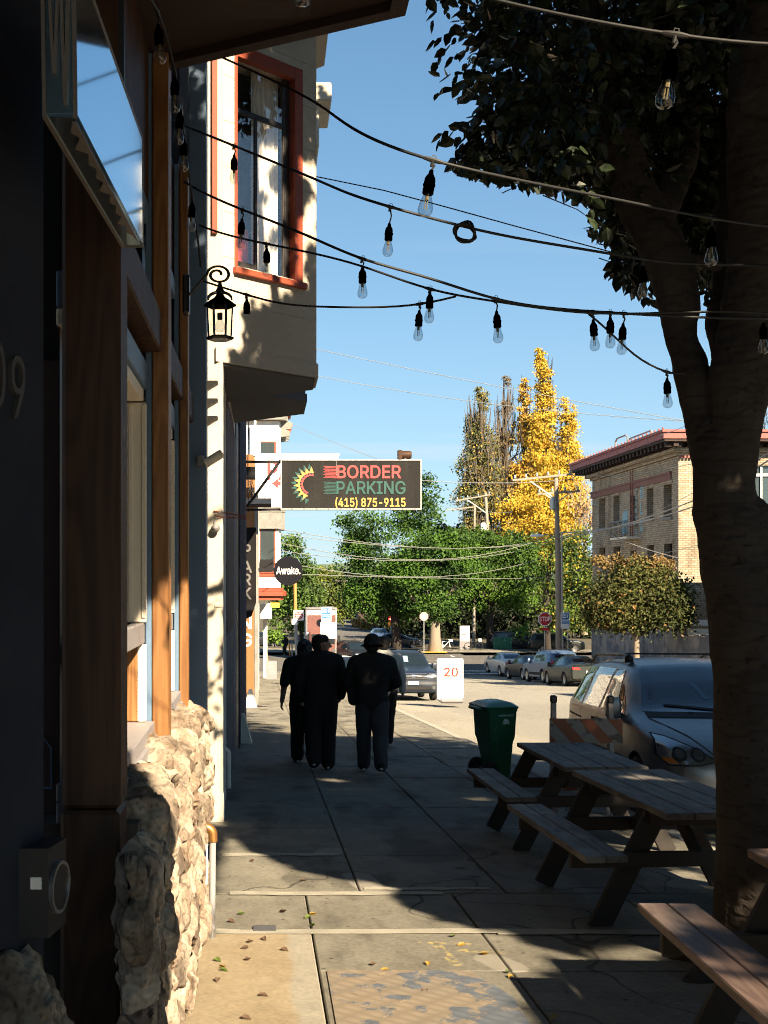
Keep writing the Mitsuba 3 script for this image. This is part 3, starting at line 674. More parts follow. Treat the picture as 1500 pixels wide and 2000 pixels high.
ubay('eave', 798, 805, 'rust_trim', .42)
ubay('skirt', 1149, 1155, 'rust_trim', .10); ubay('skirt', 1155.5, 1164, 'rust_trim', .22); ubay('skirt', 1164.5, 1172, 'rust_trim', .10)
ubay('belt', 1113, 1119, 'rust_trim', .10); ubay('belt', 1119.5, 1126, 'rust_trim', .06)
ubay('cornice', 990.5, 1000, 'grey_corner', .18)
ubay('awning_box', 1001, 1033, 'grey_corner', .16)
for k in range(4):                                  # eave brackets on the street side
    q = W(553, 860); add('eave_bracket', moved(prism([(0, 0), (.42, .05), (.5, .28), (0, .5)], .2), tr(q[0] - .1, YW + .5 + k * .55, W(0, 838)[2]) @ FACE), 'rust_trim' if k % 2 else 'grey_corner', vh)
    add('eave_bracket', moved(prism([(0, 0), (.36, .05), (.4, .22), (0, .4)], .2), tr(q[0] - .1, YW + .5 + k * .55, W(0, 852)[2]) @ FACE), 'grey_corner', vh)
zs_ = W(0, 1172)[2]
add('main_wall', bx(-8, P(541, 0, YW + 2.6)[0], YW + 2.6, 68, zs_, W(0, 818)[2]), 'house_white', vh)
add('shop_front', bx(-8, P(500, 0, YW + 2.6)[0], YW + 2.6, 68, -5, zs_ - .002), 'room_dark', vh)
add('porch_wall', bx(-8, P(500, 0, YW)[0], YW - .4, YW + 3, -5, zs_ - .002), 'maroon_wall', vh)
add('porch_post', bx(P(503, 0, YW)[0], P(506, 0, YW)[0], YW + .1, YW + .22, float(zg(YW)), zs_ - .002), 'house_white', vh)
p, q = P(508, 1209, 66), P(531, 1180, 66)
add('shop_box', bx(p[0], q[0], 66, 67.5, p[2], q[2]), 'house_white', vh)
p, q = P(514, 1270, 67), P(522, 1210, 67)
add('corner_post', bx(p[0], q[0], 67, 67.3, float(zg(67)), q[2]), 'house_white', vh)
add('shop_awning', bx(P(528, 0, 60)[0], P(546, 0, 60)[0], 60, 61, P(0, 1187, 60)[2], P(0, 1178, 60)[2]), 'paint_yellow', vh)
def wwin(px0, px1, py0, py1, par=vh):
    w = newkey('window', par)
    wbox(px0, px1, py0, py1, -.012, .02, 'rust_trim', 'frame', w)
    wbox(px0 + .6, px1 - 3.0, py0 + 2, py1, -.016, -.013, 'window_glass', 'glass', w)
    m = (px0 + px1) / 2 - 1.5
    wbox(m - .7, m + .7, py0 + 2, py1, -.022, -.017, 'dark_trim', 'mullion', w)
    return w
pr('window_glass', (.04, .055, .06), .05, spec=.9)
wwin(509, 539, 862, 890); wwin(508, 538, 1030, 1113)
dpk = add('drain_pipe', cat(tube([W(498, 815, YW - .5), W(498, 1190, YW - .5)], .05, 8), tube([W(504, 1030, YW - .3), W(504, 1130, YW - .3)], .04, 8)), 'house_white', vh)
bal = newkey('flower_box', vh)
wbox(509, 534, 1093, 1112, -.25, -.03, 'black_metal', 'guard', bal)
# white boxed sign with red letters further along
ws = thing('white_arrow_sign', 'white box sign with red letters and a red arrow behind the charcoal sign', 'sign')
YS2 = 33.0
p, q = P(498, 966, YS2), P(661, 889, YS2)
add('box', bx(p[0], q[0], YS2, YS2 + .3, p[2], q[2] - .02), 'sign_white', ws)
add('lid', bx(p[0] - .05, q[0] + .02, YS2 - .03, YS2 + .34, q[2] - .018, q[2] + .05), 'house_white', ws)
m = meshkit.text_mesh('PARK', 36 * YS2 / F, .012, True); m.apply_transform(np.diag([.78, 1, 1, 1]))
q = P(519, 936, YS2); add('lettering', moved(m, tr(q[0], YS2 - .001, q[2]) @ FACE), 'sign_red', ws)
q = P(531, 944, YS2); s = YS2 / F
add('arrow', upright([(0, 0), (12 * s, 9 * s), (12 * s, 4 * s), (40 * s, 4 * s), (40 * s, -4 * s), (12 * s, -4 * s), (12 * s, -9 * s)], .012, q[0], YS2 - .001, q[2]), 'sign_red', ws)
wb = thing('wall_speaker_box', 'dark metal box with tangled cables under the parking sign bracket', 'utility box')
p, q = P(470, 935, 27.5), P(498, 912, 27.5)
add('box', bx(p[0], q[0], 27.5, 27.8, p[2], q[2]), 'black_metal', wb)
r2 = np.random.default_rng(8)
for k in range(7):
    a = P(486 + r2.uniform(-5, 8), 936, 27.6); b = P(486 + r2.uniform(-4, 20), 968 + r2.uniform(-8, 10), 27.6)
    add('cable', tube(sag(a, b, r2.uniform(-.12, .15), 8) + r2.normal(0, .012, (8, 3)), .006, 4), 'black_rubber' if k % 2 else 'cream_board', wb)
cl = thing('conduit', 'thin dark conduit running down the grey wall corner past the sign bracket', 'cable')
add('conduit', tube([P(486, 815, 26.6), P(484, 900, 26.6), P(485, 1000, 26.6)], .012, 5), 'black_metal', cl)
gx = thing('canopy', 'flat dark grey canopy jutting from the wall below the parking sign', 'canopy')
p, q = P(475, 984, 29.), P(530, 973, 29.)
add('slab', bx(p[0], q[0], 29, 30.5, p[2], q[2]), 'slate_stucco', gx)
# round shop sign
aw = thing('round_shop_sign', 'round black disc sign reading Awake. in white letters on a bracket', 'sign')
YA = 40.0
c = P(563, 1115, YA); r = 28.3 * YA / F
add('disc', moved(prism(Point(0, 0).buffer(r, 40), .10), tr(c[0], YA + .1, c[2]) @ FACE), 'sign_black', aw, 40)
pr('sign_black', (.010, .010, .015), .9, spec=.1)
m = meshkit.text_mesh('Awake.', 13.5 * YA / F, .014, True); w = m.extents[0]; m.apply_translation([-m.bounds.mean(0)[0], 0, 0]); m.apply_transform(np.diag([47 * YA / F / w, 1, 1, 1]))
add('lettering', moved(m, tr(c[0], YA - .001, c[2] - 6 * YA / F) @ FACE), 'sign_white', aw)
s = YA / F
add('arm', cat(beam(P(503, 1113, YA + .05), P(536, 1113, YA + .05), .08, .12)), 'black_metal', aw)
# small things at the corner
sb = thing('sandwich_board', 'grey sandwich board with pale handwriting on the far pavement corner', 'sandwich board')
YB2 = 64.0; zb = float(zg(YB2)); cx = P(530, 0, YB2)[0]
def leaning(x0, x1, z0, z1, y, lean, th, mt, nm, par, c=.01):
    return add(nm, moved(bx(x0, x1, 0, th, 0, z1 - z0, c), tr(0, y, z0) @ rotx(lean)), mt, par)
leaning(cx - .30, cx + .30, zb, zb + 1.0, YB2, -.16, .03, 'grey_trim', 'front_board', sb)
leaning(cx - .30, cx + .30, zb, zb + 1.0, YB2 + .36, .16, .03, 'grey_trim', 'back_board', sb)
for k in range(5):
    leaning(cx - .2 + .03 * (k % 2), cx + .18 - .05 * (k % 3), zb + .3 + .13 * k, zb + .35 + .13 * k, YB2 - .012 + .045 + .021 * k, -.16, .01, 'pipe_grey', 'writing', sb, 0)
# ---------------------------------------------------------------- brick building across the street
def brickwork(p, n, uv):
    h = dr.select(dr.abs(n.x) > dr.abs(n.y), p.y, p.x); L, B = .27, .105
    row = dr.floor(p.z / B); u = h / L + .5 * (row - 2 * dr.floor(row / 2)); col = dr.floor(u)
    fu, fv = u - col, p.z / B - row
    j = smoothstep(.0, .09, dr.minimum(fu, 1 - fu)) * smoothstep(.0, .26, dr.minimum(fv, 1 - fv))
    r = cell_rand(col, row, 5.)
    c = mix((.33, .26, .185), (.50, .415, .31), r) * (.8 + .3 * fbm(h * .7, p.z * .5, 2., 3))
    stain = smoothstep(.55, .8, fbm(h * 1.2, p.z * .35, 6., 3))
    return mix((.16, .125, .09), c, j) * (1 - .35 * stain)
pr('brick', proc(brickwork), .85, spec=.2)
pr('cornice_red', (.26, .075, .065), .6)
pr('belt_red', (.20, .085, .065), .7)
pr('graffiti_blue', (.22, .38, .44), .7)
pr('boarded', proc(lambda p, n, uv: mix((.10, .105, .12), (.23, .21, .20), smoothstep(.35, .7, fbm(p.y * 1.1, p.z * 1.6, p.x, 4)))), .8)
XB, YB1, YB9, ZT = 19.5, 55.6, 70.2, 8.0
bb = thing('brick_building', 'three storey buff brick building with a deep red bracketed cornice and empty window openings', 'building')
zb0 = -6.0
openings = []
def sidewin(px0, px1, py0, py1, x=XB):              # opening on the side that faces the left, from its pixels
    ya, yb = x * F / (px1 - VX), x * F / (px0 - VX); ym = (ya + yb) / 2
    return ya, yb, H + (VY - py1) * ym / F, H + (VY - py0) * ym / F
W1 = [(1170, 1182, 974, 1031), (1198, 1210, 968, 1018), (1230, 1243, 968, 1024), (1263, 1276, 954, 1013), (1296, 1312, 946, 1010)]
W2 = [(1170, 1182, 1070, 1110), (1198, 1211, 1068, 1115), (1231, 1242, 1075, 1115), (1264, 1277, 1065, 1118), (1297, 1313, 1062, 1125)]
shell = to_man(bx(XB, XB + 26, YB1, YB9, zb0, ZT)) - to_man(bx(XB + .45, XB + 25.5, YB1 + .45, YB9 - .45, zb0 + 1, ZT - .3))
for w in W1 + W2:
    ya, yb, za, zc = sidewin(*w); openings.append((ya, yb, za, zc))
    shell = shell - to_man(bx(XB - 1, XB + .46, ya, yb, za, zc))
fw = [(23.0, 24.3, 4.9, 6.9), (25.4, 26.7, 4.9, 6.9), (28, 29.3, 4.9, 6.9)]
for x0, x1, z0, z1 in fw: shell = shell - to_man(bx(x0, x1, YB1 - 1, YB1 + .46, z0, z1))
holes = [(XB + 3, XB + 9, YB9 - 1, YB9 + 1, 3.0, 7)]          # light falls in from behind, as the lit openings show
for h in holes: shell = shell - to_man(bx(*h))
shell = shell - to_man(bx(XB + 2, XB + 20, YB1 + 2, YB9 - 2, ZT - 1, ZT + 1))
add('wall', to_trimesh(shell), 'brick', bb)
add('floor', bx(XB + .5, XB + 25, YB1 + .5, YB9 - .5, 2.2, 2.5), 'room_dark', bb)
for i, (ya, yb, za, zc) in enumerate(openings):
    w = newkey('window', bb)
    add('sill', bx(XB - .09, XB + .3, ya - .12, yb + .12, za - .14, za - .003), 'grey_corner', w)
    add('lintel', bx(XB - .03, XB + .25, ya - .15, yb + .15, zc + .003, zc + .22), 'brick', w)
    if i in (1, 3, 4): add('frame', cat(bx(XB + .28, XB + .33, ya, ya + .10, za, zc), bx(XB + .28, XB + .33, ya + .55, ya + .62, za, zc), bx(XB + .28, XB + .33, ya, yb, (za + zc) / 2, (za + zc) / 2 + .06)), 'dark_trim', w)
    if i >= 5: add('pane', bx(XB + .3, XB + .32, ya, yb, za, zc), 'void', w)
for x0, x1, z0, z1 in fw:
    w = newkey('window', bb)
    add('frame', cat(bx(x0, x1, YB1 + .1, YB1 + .16, z0, z0 + .12), bx(x0, x1, YB1 + .1, YB1 + .16, z1 - .5, z1 - .38), bx(x0 + .4, x0 + .48, YB1 + .1, YB1 + .16, z0 + .121, z1), bx(x0 + .85, x0 + .93, YB1 + .1, YB1 + .16, z0 + .121, z1)), 'house_white', w)
    add('pane', bx(x0, x1, YB1 + .2, YB1 + .22, z0, z1), 'window_glass', w)
# corner strip, belts and cornice
add('belt', bx(XB - .08, XB + .6, YB1 + .9, YB9 + .1, 6.32, 6.60), 'belt_red', bb)
add('belt', bx(XB - .12, XB + .6, YB1 + .9, YB9 + .16, 6.602, 6.70), 'belt_red', bb)
add('frieze', bx(XB - .12, XB + 6.2, YB1 - .12, YB9 + .12, 7.35, 7.5), 'brick', bb)
co = newkey('cornice', bb)
def ringbox(g, z0, z1, mt, nm, xe=6.6):
    return add(nm, bx(XB - g, XB + xe, YB1 - g, YB9 + g, z0, z1), mt, co)
ringbox(.35, 7.52, 7.70, 'brick', 'bed_moulding'); ringbox(.98, 7.93, 8.05, 'soffit_brown', 'soffit_board')
ringbox(1.05, 8.052, 8.34, 'cornice_red', 'fascia'); ringbox(1.13, 8.342, 8.46, 'cornice_red', 'crown')
for k in range(28):
    y = YB1 - .6 + k * (YB9 - YB1 + 1.2) / 27
    add('modillion', bx(XB - .85, XB - .1, y - .11, y + .11, 7.72, 7.928), 'soffit_brown', co)
for k in range(9):
    x = XB - .4 + k * .75
    add('modillion', bx(x - .11, x + .11, YB1 - .85, YB1 - .1, 7.72, 7.928), 'soffit_brown', co)
for k in range(30):
    y = YB1 - 1 + k * (YB9 - YB1 + 2) / 29
    add('roof_cleat', bx(XB - 1.1, XB - 1.03, y - .05, y + .05, 8.462, 8.56), 'cornice_red', co)
for k in range(9): add('dentil', bx(XB + .05 + k * .16, XB + .14 + k * .16, YB1 - .2, YB1 - .12, 7.24, 7.345), 'cornice_red', bb)
# right part of the front: plain parapet
add('parapet', bx(XB + 6.7, XB + 26, YB1 - .05, YB1 + .4, 8.002, 8.3), 'brick', bb)
# fire escape, ladder, painted letters
ya, yb = XB * F / (1222 - VX), XB * F / (1252 - VX)
fe = newkey('fire_escape', bb)
add('platform', bx(XB - .75, XB - .02, yb, ya + .3, 3.66, 3.76), 'cream_board', fe)
for k in range(14):
    y = yb + (ya + .3 - yb) * k / 13
    add('baluster', bx(XB - .74, XB - .715, y, y + .025, 3.762, 4.55), 'black_metal', fe)
add('rail', bx(XB - .75, XB - .71, yb, ya + .3, 4.551, 4.60), 'black_metal', fe)
yl = XB * F / (1237 - VX)
add('ladder', cat(bx(XB - .12, XB - .08, yl - .22, yl - .18, 3.8, 7.3), bx(XB - .12, XB - .08, yl + .18, yl + .22, 3.8, 7.3), *[bx(XB - .12, XB - .08, yl - .179, yl + .179, z, z + .03) for z in np.arange(4, 7.3, .3)]), 'cornice_red', fe)
MW = np.array([[0, 0, -1, 0], [-1, 0, 0, 0], [0, 1, 0, 0], [0, 0, 0, 1.0]])   # upright, facing -x, reading along -y
for i, ch in enumerate('BLC'):
    m = meshkit.text_mesh(ch, .62, .015, True); m.apply_translation([-m.bounds.mean(0)[0], 0, 0])
    add('painted_letter', moved(m, tr(XB - .002, XB * F / (1253.5 - VX), 5.75 - i * .86) @ MW), 'graffiti_blue', bb)
for i in range(7):
    add('painted_mark', bx(XB - .01, XB - .001, XB * F / (1242.5 - VX) - .07, XB * F / (1242.5 - VX) + .07 + .05 * (i % 2), 6.1 - i * .36, 6.33 - i * .36), 'graffiti_blue', bb)
y = XB * F / (1221 - VX)
add('painted_panel', moved(prism([(0, 0), (.9, .06), (1.0, 1.2), (.7, 1.32), (.15, 1.18), (-.05, .6)], .012), tr(XB - .002, y + .5, 3.95) @ MW), 'graffiti_blue', bb, label='faded blue mural panel between the windows')
# lower front: boarded, covered with tags
for k in range(9):
    y0 = YB1 + .2 + k * 1.6
    add('boarded_panel', bx(XB - .06, XB - .003, y0, y0 + 1.55, float(zg(y0)) - .2, float(zg(y0)) + 2.9), 'boarded', bb)
add('hanging_pipe', cat(beam((XB + 2.5, YB1 - .1, -3), (XB + 2.5, YB1 - .1, 1.0), .08, .08), beam((XB + 1.5, YB1 - .1, -1.2), (XB + 3, YB1 - .1, -1.2), .06, .06)), 'cornice_red', bb)
for k in range(4): add('shop_band', bx(XB + .4, XB + 8, YB1 - .06, YB1 - .002, -1.9 + k * .42, -1.62 + k * .42), 'house_white' if k % 2 else 'cream_board', bb)
rb = add('roof_rail', tube([(XB - .4, 64.2, 8.4), (XB - .4, 64.2, 9.0), (XB - .4, 63.9, 9.15), (XB - .4, 62.4, 9.15), (XB - .4, 62.1, 9.0), (XB - .4, 62.1, 8.4)], .045, 6), 'grey_trim', bb)
add('roof_rail', tube([(XB + .3, 64.2, 8.4), (XB + .3, 64.2, 9.0), (XB + .3, 63.9, 9.15), (XB + .3, 60.4, 9.15), (XB + .3, 60.1, 8.4)], .045, 6), 'grey_trim', bb)
nb = thing('grey_awning_building', 'low pale blue grey building behind the tree trunk with a sloping roof edge', 'building')
add('wall', bx(20.9, 36, 49.5, 51.0, -5, 4.0), 'slate_stucco', nb)
add('roof', bx(20.6, 36.3, 49.2, 51.3, 4.002, 4.5), 'grey_corner', nb)
fn = thing('yard_fence', 'dark plank fence covered in faded graffiti beneath the small street tree', 'fence')
for k in range(16):
    y0 = 55.4 - k * .68
    add('plank', bx(18.9, 18.95, y0 - .66, y0, float(zg(y0)) - .1, float(zg(y0)) + 2.2 + .05 * (k % 3)), 'boarded', fn)
# ---------------------------------------------------------------- the big street tree by the tables
def bark(p, n, uv):
    c = mix((.024, .020, .018), (.055, .046, .040), fbm(p.x * 7, p.y * 7, p.z * 4, 5))
    spot = smoothstep(.72, .86, noise(p.x * 34, p.y * 34, p.z * 46)) * smoothstep(.4, .6, fbm(p.x * 5, p.y * 5, p.z * 4, 2))
    crease = 1 - smoothstep(.0, .05, dr.abs(fbm(p.x * 4, p.y * 4, p.z * 9, 3) - .5))
    return c * (1 - .5 * spot) * (1 - .3 * crease) * (.88 + .2 * noise(p.x * 8, p.y * 8, p.z * 55))
pr('bark', proc(bark), .85, spec=.2)
bumped('bark', lambda p, n, uv: fbm(p.x * 14, p.y * 14, p.z * 34, 4), .022)
ft = thing('street_tree', 'large ficus street tree with forked smooth trunk and dark glossy leaves beside the tables', 'tree')
def chain(pts, mans):
    for (p, r), (q, s) in zip(pts[:-1], pts[1:]): mans.append(bone(p, r, q, s, 20))
g6 = float(zg(5.85))
Q = lambda px, py, Y, r: (P(px, py, Y), r)
tk = []
chain([(np.array([2.50, 5.9, g6 - .15]), .31), (np.array([2.49, 5.88, g6 + .12]), .245), Q(1492, 1600, 5.85, .222), Q(1482, 1300, 5.85, .218), Q(1455, 1130, 5.87, .205), Q(1416, 1000, 5.9, .160), Q(1415, 940, 5.9, .148), Q(1418, 860, 5.9, .150)], tk)
chain([Q(1408, 900, 5.9, .135), Q(1376, 800, 5.97, .112), Q(1351, 728, 6.0, .088), Q(1331, 660, 6.05, .082), Q(1324, 595, 6.1, .108), Q(1310, 520, 6.15, .118), Q(1290, 475, 6.2, .120), Q(1240, 380, 6.35, .12), Q(1205, 240, 6.5, .10), Q(1170, 90, 6.7, .085), Q(1120, -120, 6.9, .07), Q(1060, -420, 7.2, .045)], tk)
chain([Q(1270, 440, 6.25, .10), Q(1330, 330, 6.6, .085), Q(1350, 180, 6.9, .07), Q(1400, -100, 7.2, .05)], tk)
chain([Q(1420, 800, 6.05, .10), Q(1411, 700, 6.2, .055), Q(1404, 640, 6.3, .068), Q(1416, 555, 6.4, .070), Q(1424, 430, 6.6, .078), Q(1440, 250, 6.8, .09), Q(1480, 0, 7.2, .06)], tk)
chain([Q(1424, 900, 5.88, .125), Q(1446, 740, 5.85, .150), Q(1482, 560, 5.85, .16), Q(1490, 400, 5.85, .16), Q(1480, 200, 5.9, .15), Q(1490, 0, 6.0, .13), Q(1560, -400, 6.2, .09), Q(1620, -900, 6.4, .05)], tk)
chain([Q(1345, 505, 6.3, .030), Q(1400, 520, 6.35, .032)], tk)
chain([Q(1462, 1010, 5.9, .12), Q(1500, 1060, 6.0, .11), Q(1540, 1080, 6.1, .10), Q(1640, 1000, 6.5, .09), Q(1800, 700, 7.2, .07), Q(2000, 250, 8.0, .045), Q(2180, -300, 8.6, .02)], tk)
chain([Q(1500, 1110, 5.95, .10), Q(1515, 1300, 5.95, .08), Q(1530, 1600, 5.95, .10)], tk)
for a, ln_ in ((2.6, .5), (3.6, .55), (4.5, .5), (5.6, .5), (.4, .5), (1.5, .5)):
    p0 = np.array([2.50, 5.88, g6 + .22]); p1 = p0 + np.array([math.cos(a) * ln_, math.sin(a) * ln_, 0]); p1[2] = float(zg(p1[1])) - .06
    tk.append(bone(p0, .12, p1, .05))
tm_ = flesh(tk, .045, 6); rough(tm_, .020, 5.0, 4); rough(tm_, .006, 19.0, 9, 2)
trunk = add('trunk', tm_, 'bark', ft, True)
limbs = [((2.2, 6.9, 4.4), (1.5, 6.7, 4.6), (1.25, 6.4, 4.5)), ((2.1, 7.0, 5.2), (1.6, 7.6, 5.4), (1.2, 8.0, 5.6)), ((2.6, 6.9, 4.6), (3.2, 7.8, 4.7), (3.6, 8.6, 4.8)), ((2.9, 6.0, 5.0), (3.8, 5.0, 5.6), (4.6, 3.6, 6.2)), ((2.9, 6.0, 6.0), (2.6, 4.6, 6.8), (2.4, 2.8, 7.4)), ((3.0, 6.1, 7.0), (3.2, 8.0, 8.2), (3.0, 10.0, 9.0)), ((3.0, 6.1, 6.5), (4.4, 7.2, 7.2), (5.5, 8.4, 7.6)), ((2.6, 6.4, 7.2), (1.6, 7.6, 8.2), (1.0, 9.0, 8.9)), ((3.6, 5.2, 5.4), (4.8, 2.2, 6.0), (5.2, .2, 6.4)), ((1.95, 6.6, 3.9), (1.98, 6.55, 3.7), (1.99, 6.5, 3.45))]
for k, l in enumerate(limbs):
    pts = np.array(l); t = np.linspace(0, 1, 9)[:, None]
    c = (1 - t) ** 2 * pts[0] + 2 * t * (1 - t) * pts[1] + t ** 2 * pts[2]
    add('limb', tube(c + meshkit.noise(c * 2)[:, None] * .1 - .05, np.linspace(.07 if k < 9 else .012, .02 if k < 9 else .005, 9), 8), 'bark', ft, True)

# leaves: each a folded blade on a twig; clumps are left out where the photograph shows sun on the ground
SL_ = SUN / SUN[2]
def shadow_on_ground(c):                            # where a point's shadow meets the pavement
    t = (c[:, 2] + SL * c[:, 1]) / (1 + SL * SL_[1])
    return c[:, 0] - SL_[0] * t, c[:, 1] - SL_[1] * t
lit = Polygon([(-.34, 3.2), (-.36, 10.6), (-.35, 10.6), (-.1, 9.3), (.22, 8.7), (.60, 7.8), (.98, 6.95), (1.2, 6.55), (1.32, 6.1), (1.40, 5.85), (1.10, 5.3), (1.0, 3.2)])
road_lit = Polygon([(-.9, 31.0), (1.4, 26.5), (2.6, 23.3), (3.75, 21.2), (4.6, 18.0), (7.5, 14), (14, 8), (40, 8), (40, 90), (-5, 90)])
def shadow_on_wall(c, X):
    t = (c[:, 0] - X) / SUN[0]; q = c - t[:, None] * SUN
    return q[:, 1], q[:, 2]
lit = shapely.union_all([lit] + [Point(x, y).buffer(r) for x, y, r in ((1.12, 11.0, .17), (.48, 9.75, .13), (.36, 9.3, .12), (1.90, 9.1, .20), (2.80, 8.3, .22), (1.45, 8.9, .14), (2.1, 12.6, .16), (1.7, 6.05, .16), (2.05, 6.15, .18), (3.0, 7.3, .2), (.9, 14.5, .2))])
shapely.prepare(lit); shapely.prepare(road_lit)
def allowed(c, mg=0, light=True):
    gx_, gy = shadow_on_ground(c)
    q3 = np.stack([gx_ * 2.3, gy * 2.3, gx_ * 0], -1)
    wx = (meshkit.fbm(q3, 3, 3) - .5) * .75 * np.clip((gx_ + .3) * 1.2, 0, 1); wy_ = (meshkit.fbm(q3 + 31, 3, 4) - .5) * .9 * np.clip((gx_ + .3) * 1.2, 0, 1)
    ok = ~shapely.contains_xy(lit, gx_ + wx, gy + wy_) & ~shapely.contains_xy(road_lit, gx_, gy)
    wy, wz = shadow_on_wall(c, -.38)
    onwall = (wz > -.4) & (wz < 1.75) & (wy > 4.15) & (wy < 7.6)
    strip = (wz > -.7) & (wy > 10.42) & (wy < 11.02)
    nb = np.array([N2[0], N2[1], 0]); t = ((c - [A2[0], A2[1], 0]) @ nb) / (SUN @ nb); q = c - t[:, None] * SUN
    fu, fz = (q[:, :2] - A2) @ U2, q[:, 2]
    dap = meshkit.noise(np.stack([fu * 5, fz * 5, fz * 0], -1)) < .62
    upper = (fu > -.05) & (fz > 3.7) & (fz < 7.6) & ((fu < .26) | (dap & (((fz < 4.62) & (fz > 3.95 + .45 * fu) & (fu < .85)) | ((fu > .52) & (fu < .9) & (fz > 4.5) & (fz < 5.9)) | ((fu > .98) & (fu < 1.3) & (fz > 4.5) & (fz < 5.7)))))
    t = (26 - c[:, 1]) / -SUN[1]; q = c - t[:, None] * SUN
    onsign = (q[:, 0] > .1) & (q[:, 0] < 3.8) & (q[:, 2] > 2.6) & (q[:, 2] < 4.6)
    px = VX + F * c[:, 0] / np.maximum(c[:, 1], .3); py = VY - F * (c[:, 2] - H) / np.maximum(c[:, 1], .3)
    wob = 26 * (meshkit.noise(np.stack([py / 45, px * 0, px * 0], -1)) - .5) * 2
    edge = 905 + wob + np.where(py > 330, (py - 330) * 4.0, 0) * (py < 400) + np.where(py >= 400, 280 + (py - 400) * .42, 0)
    low = np.where(px < 1000, 345, np.where(px < 1230, 350 + (px - 1000) * .92, np.where(px < 1430, 548, 600))) + 22 * (meshkit.noise(np.stack([px / 40, px * 0 + 3, px * 0], -1)) - .5)
    seen = (c[:, 1] > .6) & (py > -30) & (py < 2000) & (px > -60) & (px < 1560)
    shape_ok = ~seen | ((px > edge + mg) & (py < low - mg * .8))
    if not light: return shape_ok
    return ok & ~onsign & ~onwall & ~strip & ~upper & shape_ok
def blobs(specs, seed):
    r = np.random.default_rng(seed); out = []
    for c, rad, n in specs:
        p = r.normal(size=(n, 3)); p /= np.linalg.norm(p, axis=1, keepdims=True)
        out.append(np.array(c) + p * np.array(rad) * (r.uniform(0.15, 1, (n, 1)) ** .45))
    return np.vstack(out)
crown = [((1.95, 7.0, 5.0), (.95, 1.4, 1.15), 1700), ((1.55, 6.9, 4.35), (.5, .9, .6), 480), ((3.1, 8.2, 4.75), (1.0, 1.4, 1.0), 900), ((2.0, 6.55, 3.6), (.16, .3, .36), 34), ((2.75, 7.4, 4.1), (.55, .6, .55), 260), ((2.25, 7.3, 3.95), (.5, .6, .45), 240), ((3.2, 8.6, 4.1), (.6, .8, .6), 300), ((1.35, 6.6, 4.0), (.4, .7, .35), 160), ((1.9, 6.8, 3.72), (.3, .4, .32), 60), ((2.95, 7.7, 3.8), (.55, .5, .42), 150), ((1.62, 6.6, 3.95), (.3, .5, .25), 60),
         ((3.0, 6.2, 7.3), (2.5, 4.0, 2.3), 2600), ((3.9, 2.5, 5.7), (1.9, 3.2, 1.6), 1900), ((4.9, .2, 6.2), (1.7, 3.0, 1.8), 1500), ((2.6, 10.6, 9.0), (2.2, 3.2, 2.0), 1300), ((5.2, 6.5, 6.4), (1.7, 2.8, 1.7), 1200), ((3.6, 13.0, 9.6), (2.4, 2.6, 1.6), 900), ((1.9, 2.2, 5.6), (1.6, 2.4, 1.3), 1100)]
high = [((.95, 2.5, 4.6), (.6, 1.4, .6), 1100), ((1.5, -.8, 3.6), (.8, 1.3, .8), 900), ((7.4, 6.2, 6.6), (1.6, 3.0, 1.4), 1500), ((3.9, 2.6, 4.8), (1.3, 2.0, 1.2), 2000), ((5.0, 1.0, 5.6), (1.3, 2.2, 1.2), 1600), ((1.2, -.7, 3.9), (.95, 1.7, 1.0), 1300), ((2.3, -2.2, 5.2), (1.1, 1.8, 1.0), 1100), ((3.3, 4.4, 5.6), (1.0, 1.4, .9), 900), ((4.2, 8.0, 10.2), (3.4, 5.5, 2.6), 5200), ((4.6, 13.5, 11.0), (3.2, 4.0, 2.2), 2600), ((6.2, 4.0, 8.0), (2.6, 5.5, 2.4), 3000), ((8.6, 4.8, 7.6), (2.4, 4.0, 2.0), 2600), ((9.5, 1.0, 9.0), (2.0, 4.0, 1.6), 1600), ((1.25, -1.2, 4.7), (1.1, 2.2, 1.0), 1100), ((2.6, -3.6, 6.0), (1.8, 2.6, 1.8), 1500), ((5.5, -1.0, 6.8), (2.2, 3.6, 2.0), 2200), ((1.4, 12.5, 10.0), (2.2, 4.0, 1.6), 1700), ((3.4, 3.2, 7.4), (2.2, 3.4, 1.6), 1700)]
crown = [(c, r, int(n * (1.25 if i < 5 or i > 11 else 1.7))) for i, (c, r, n) in enumerate(crown)]
tw = blobs(crown, 77)
tw = tw[(meshkit.fbm(tw * 1.15, 3, 5) > .36) & (meshkit.fbm(tw * 2.6 + 4, 2, 8) > .44)]
tw = tw[allowed(tw, 48)]
LEAF = np.array([(0, 0, 0), (.26, .30, .03), (.26, -.30, .03), (.62, .27, .02), (.62, -.27, .02), (1.0, 0, -.05), (.30, 0, -.05), (.64, 0, -.06)])
LF = np.array([(0, 6, 1), (0, 2, 6), (1, 6, 7), (1, 7, 3), (2, 7, 6), (2, 4, 7), (3, 7, 5), (4, 5, 7)])
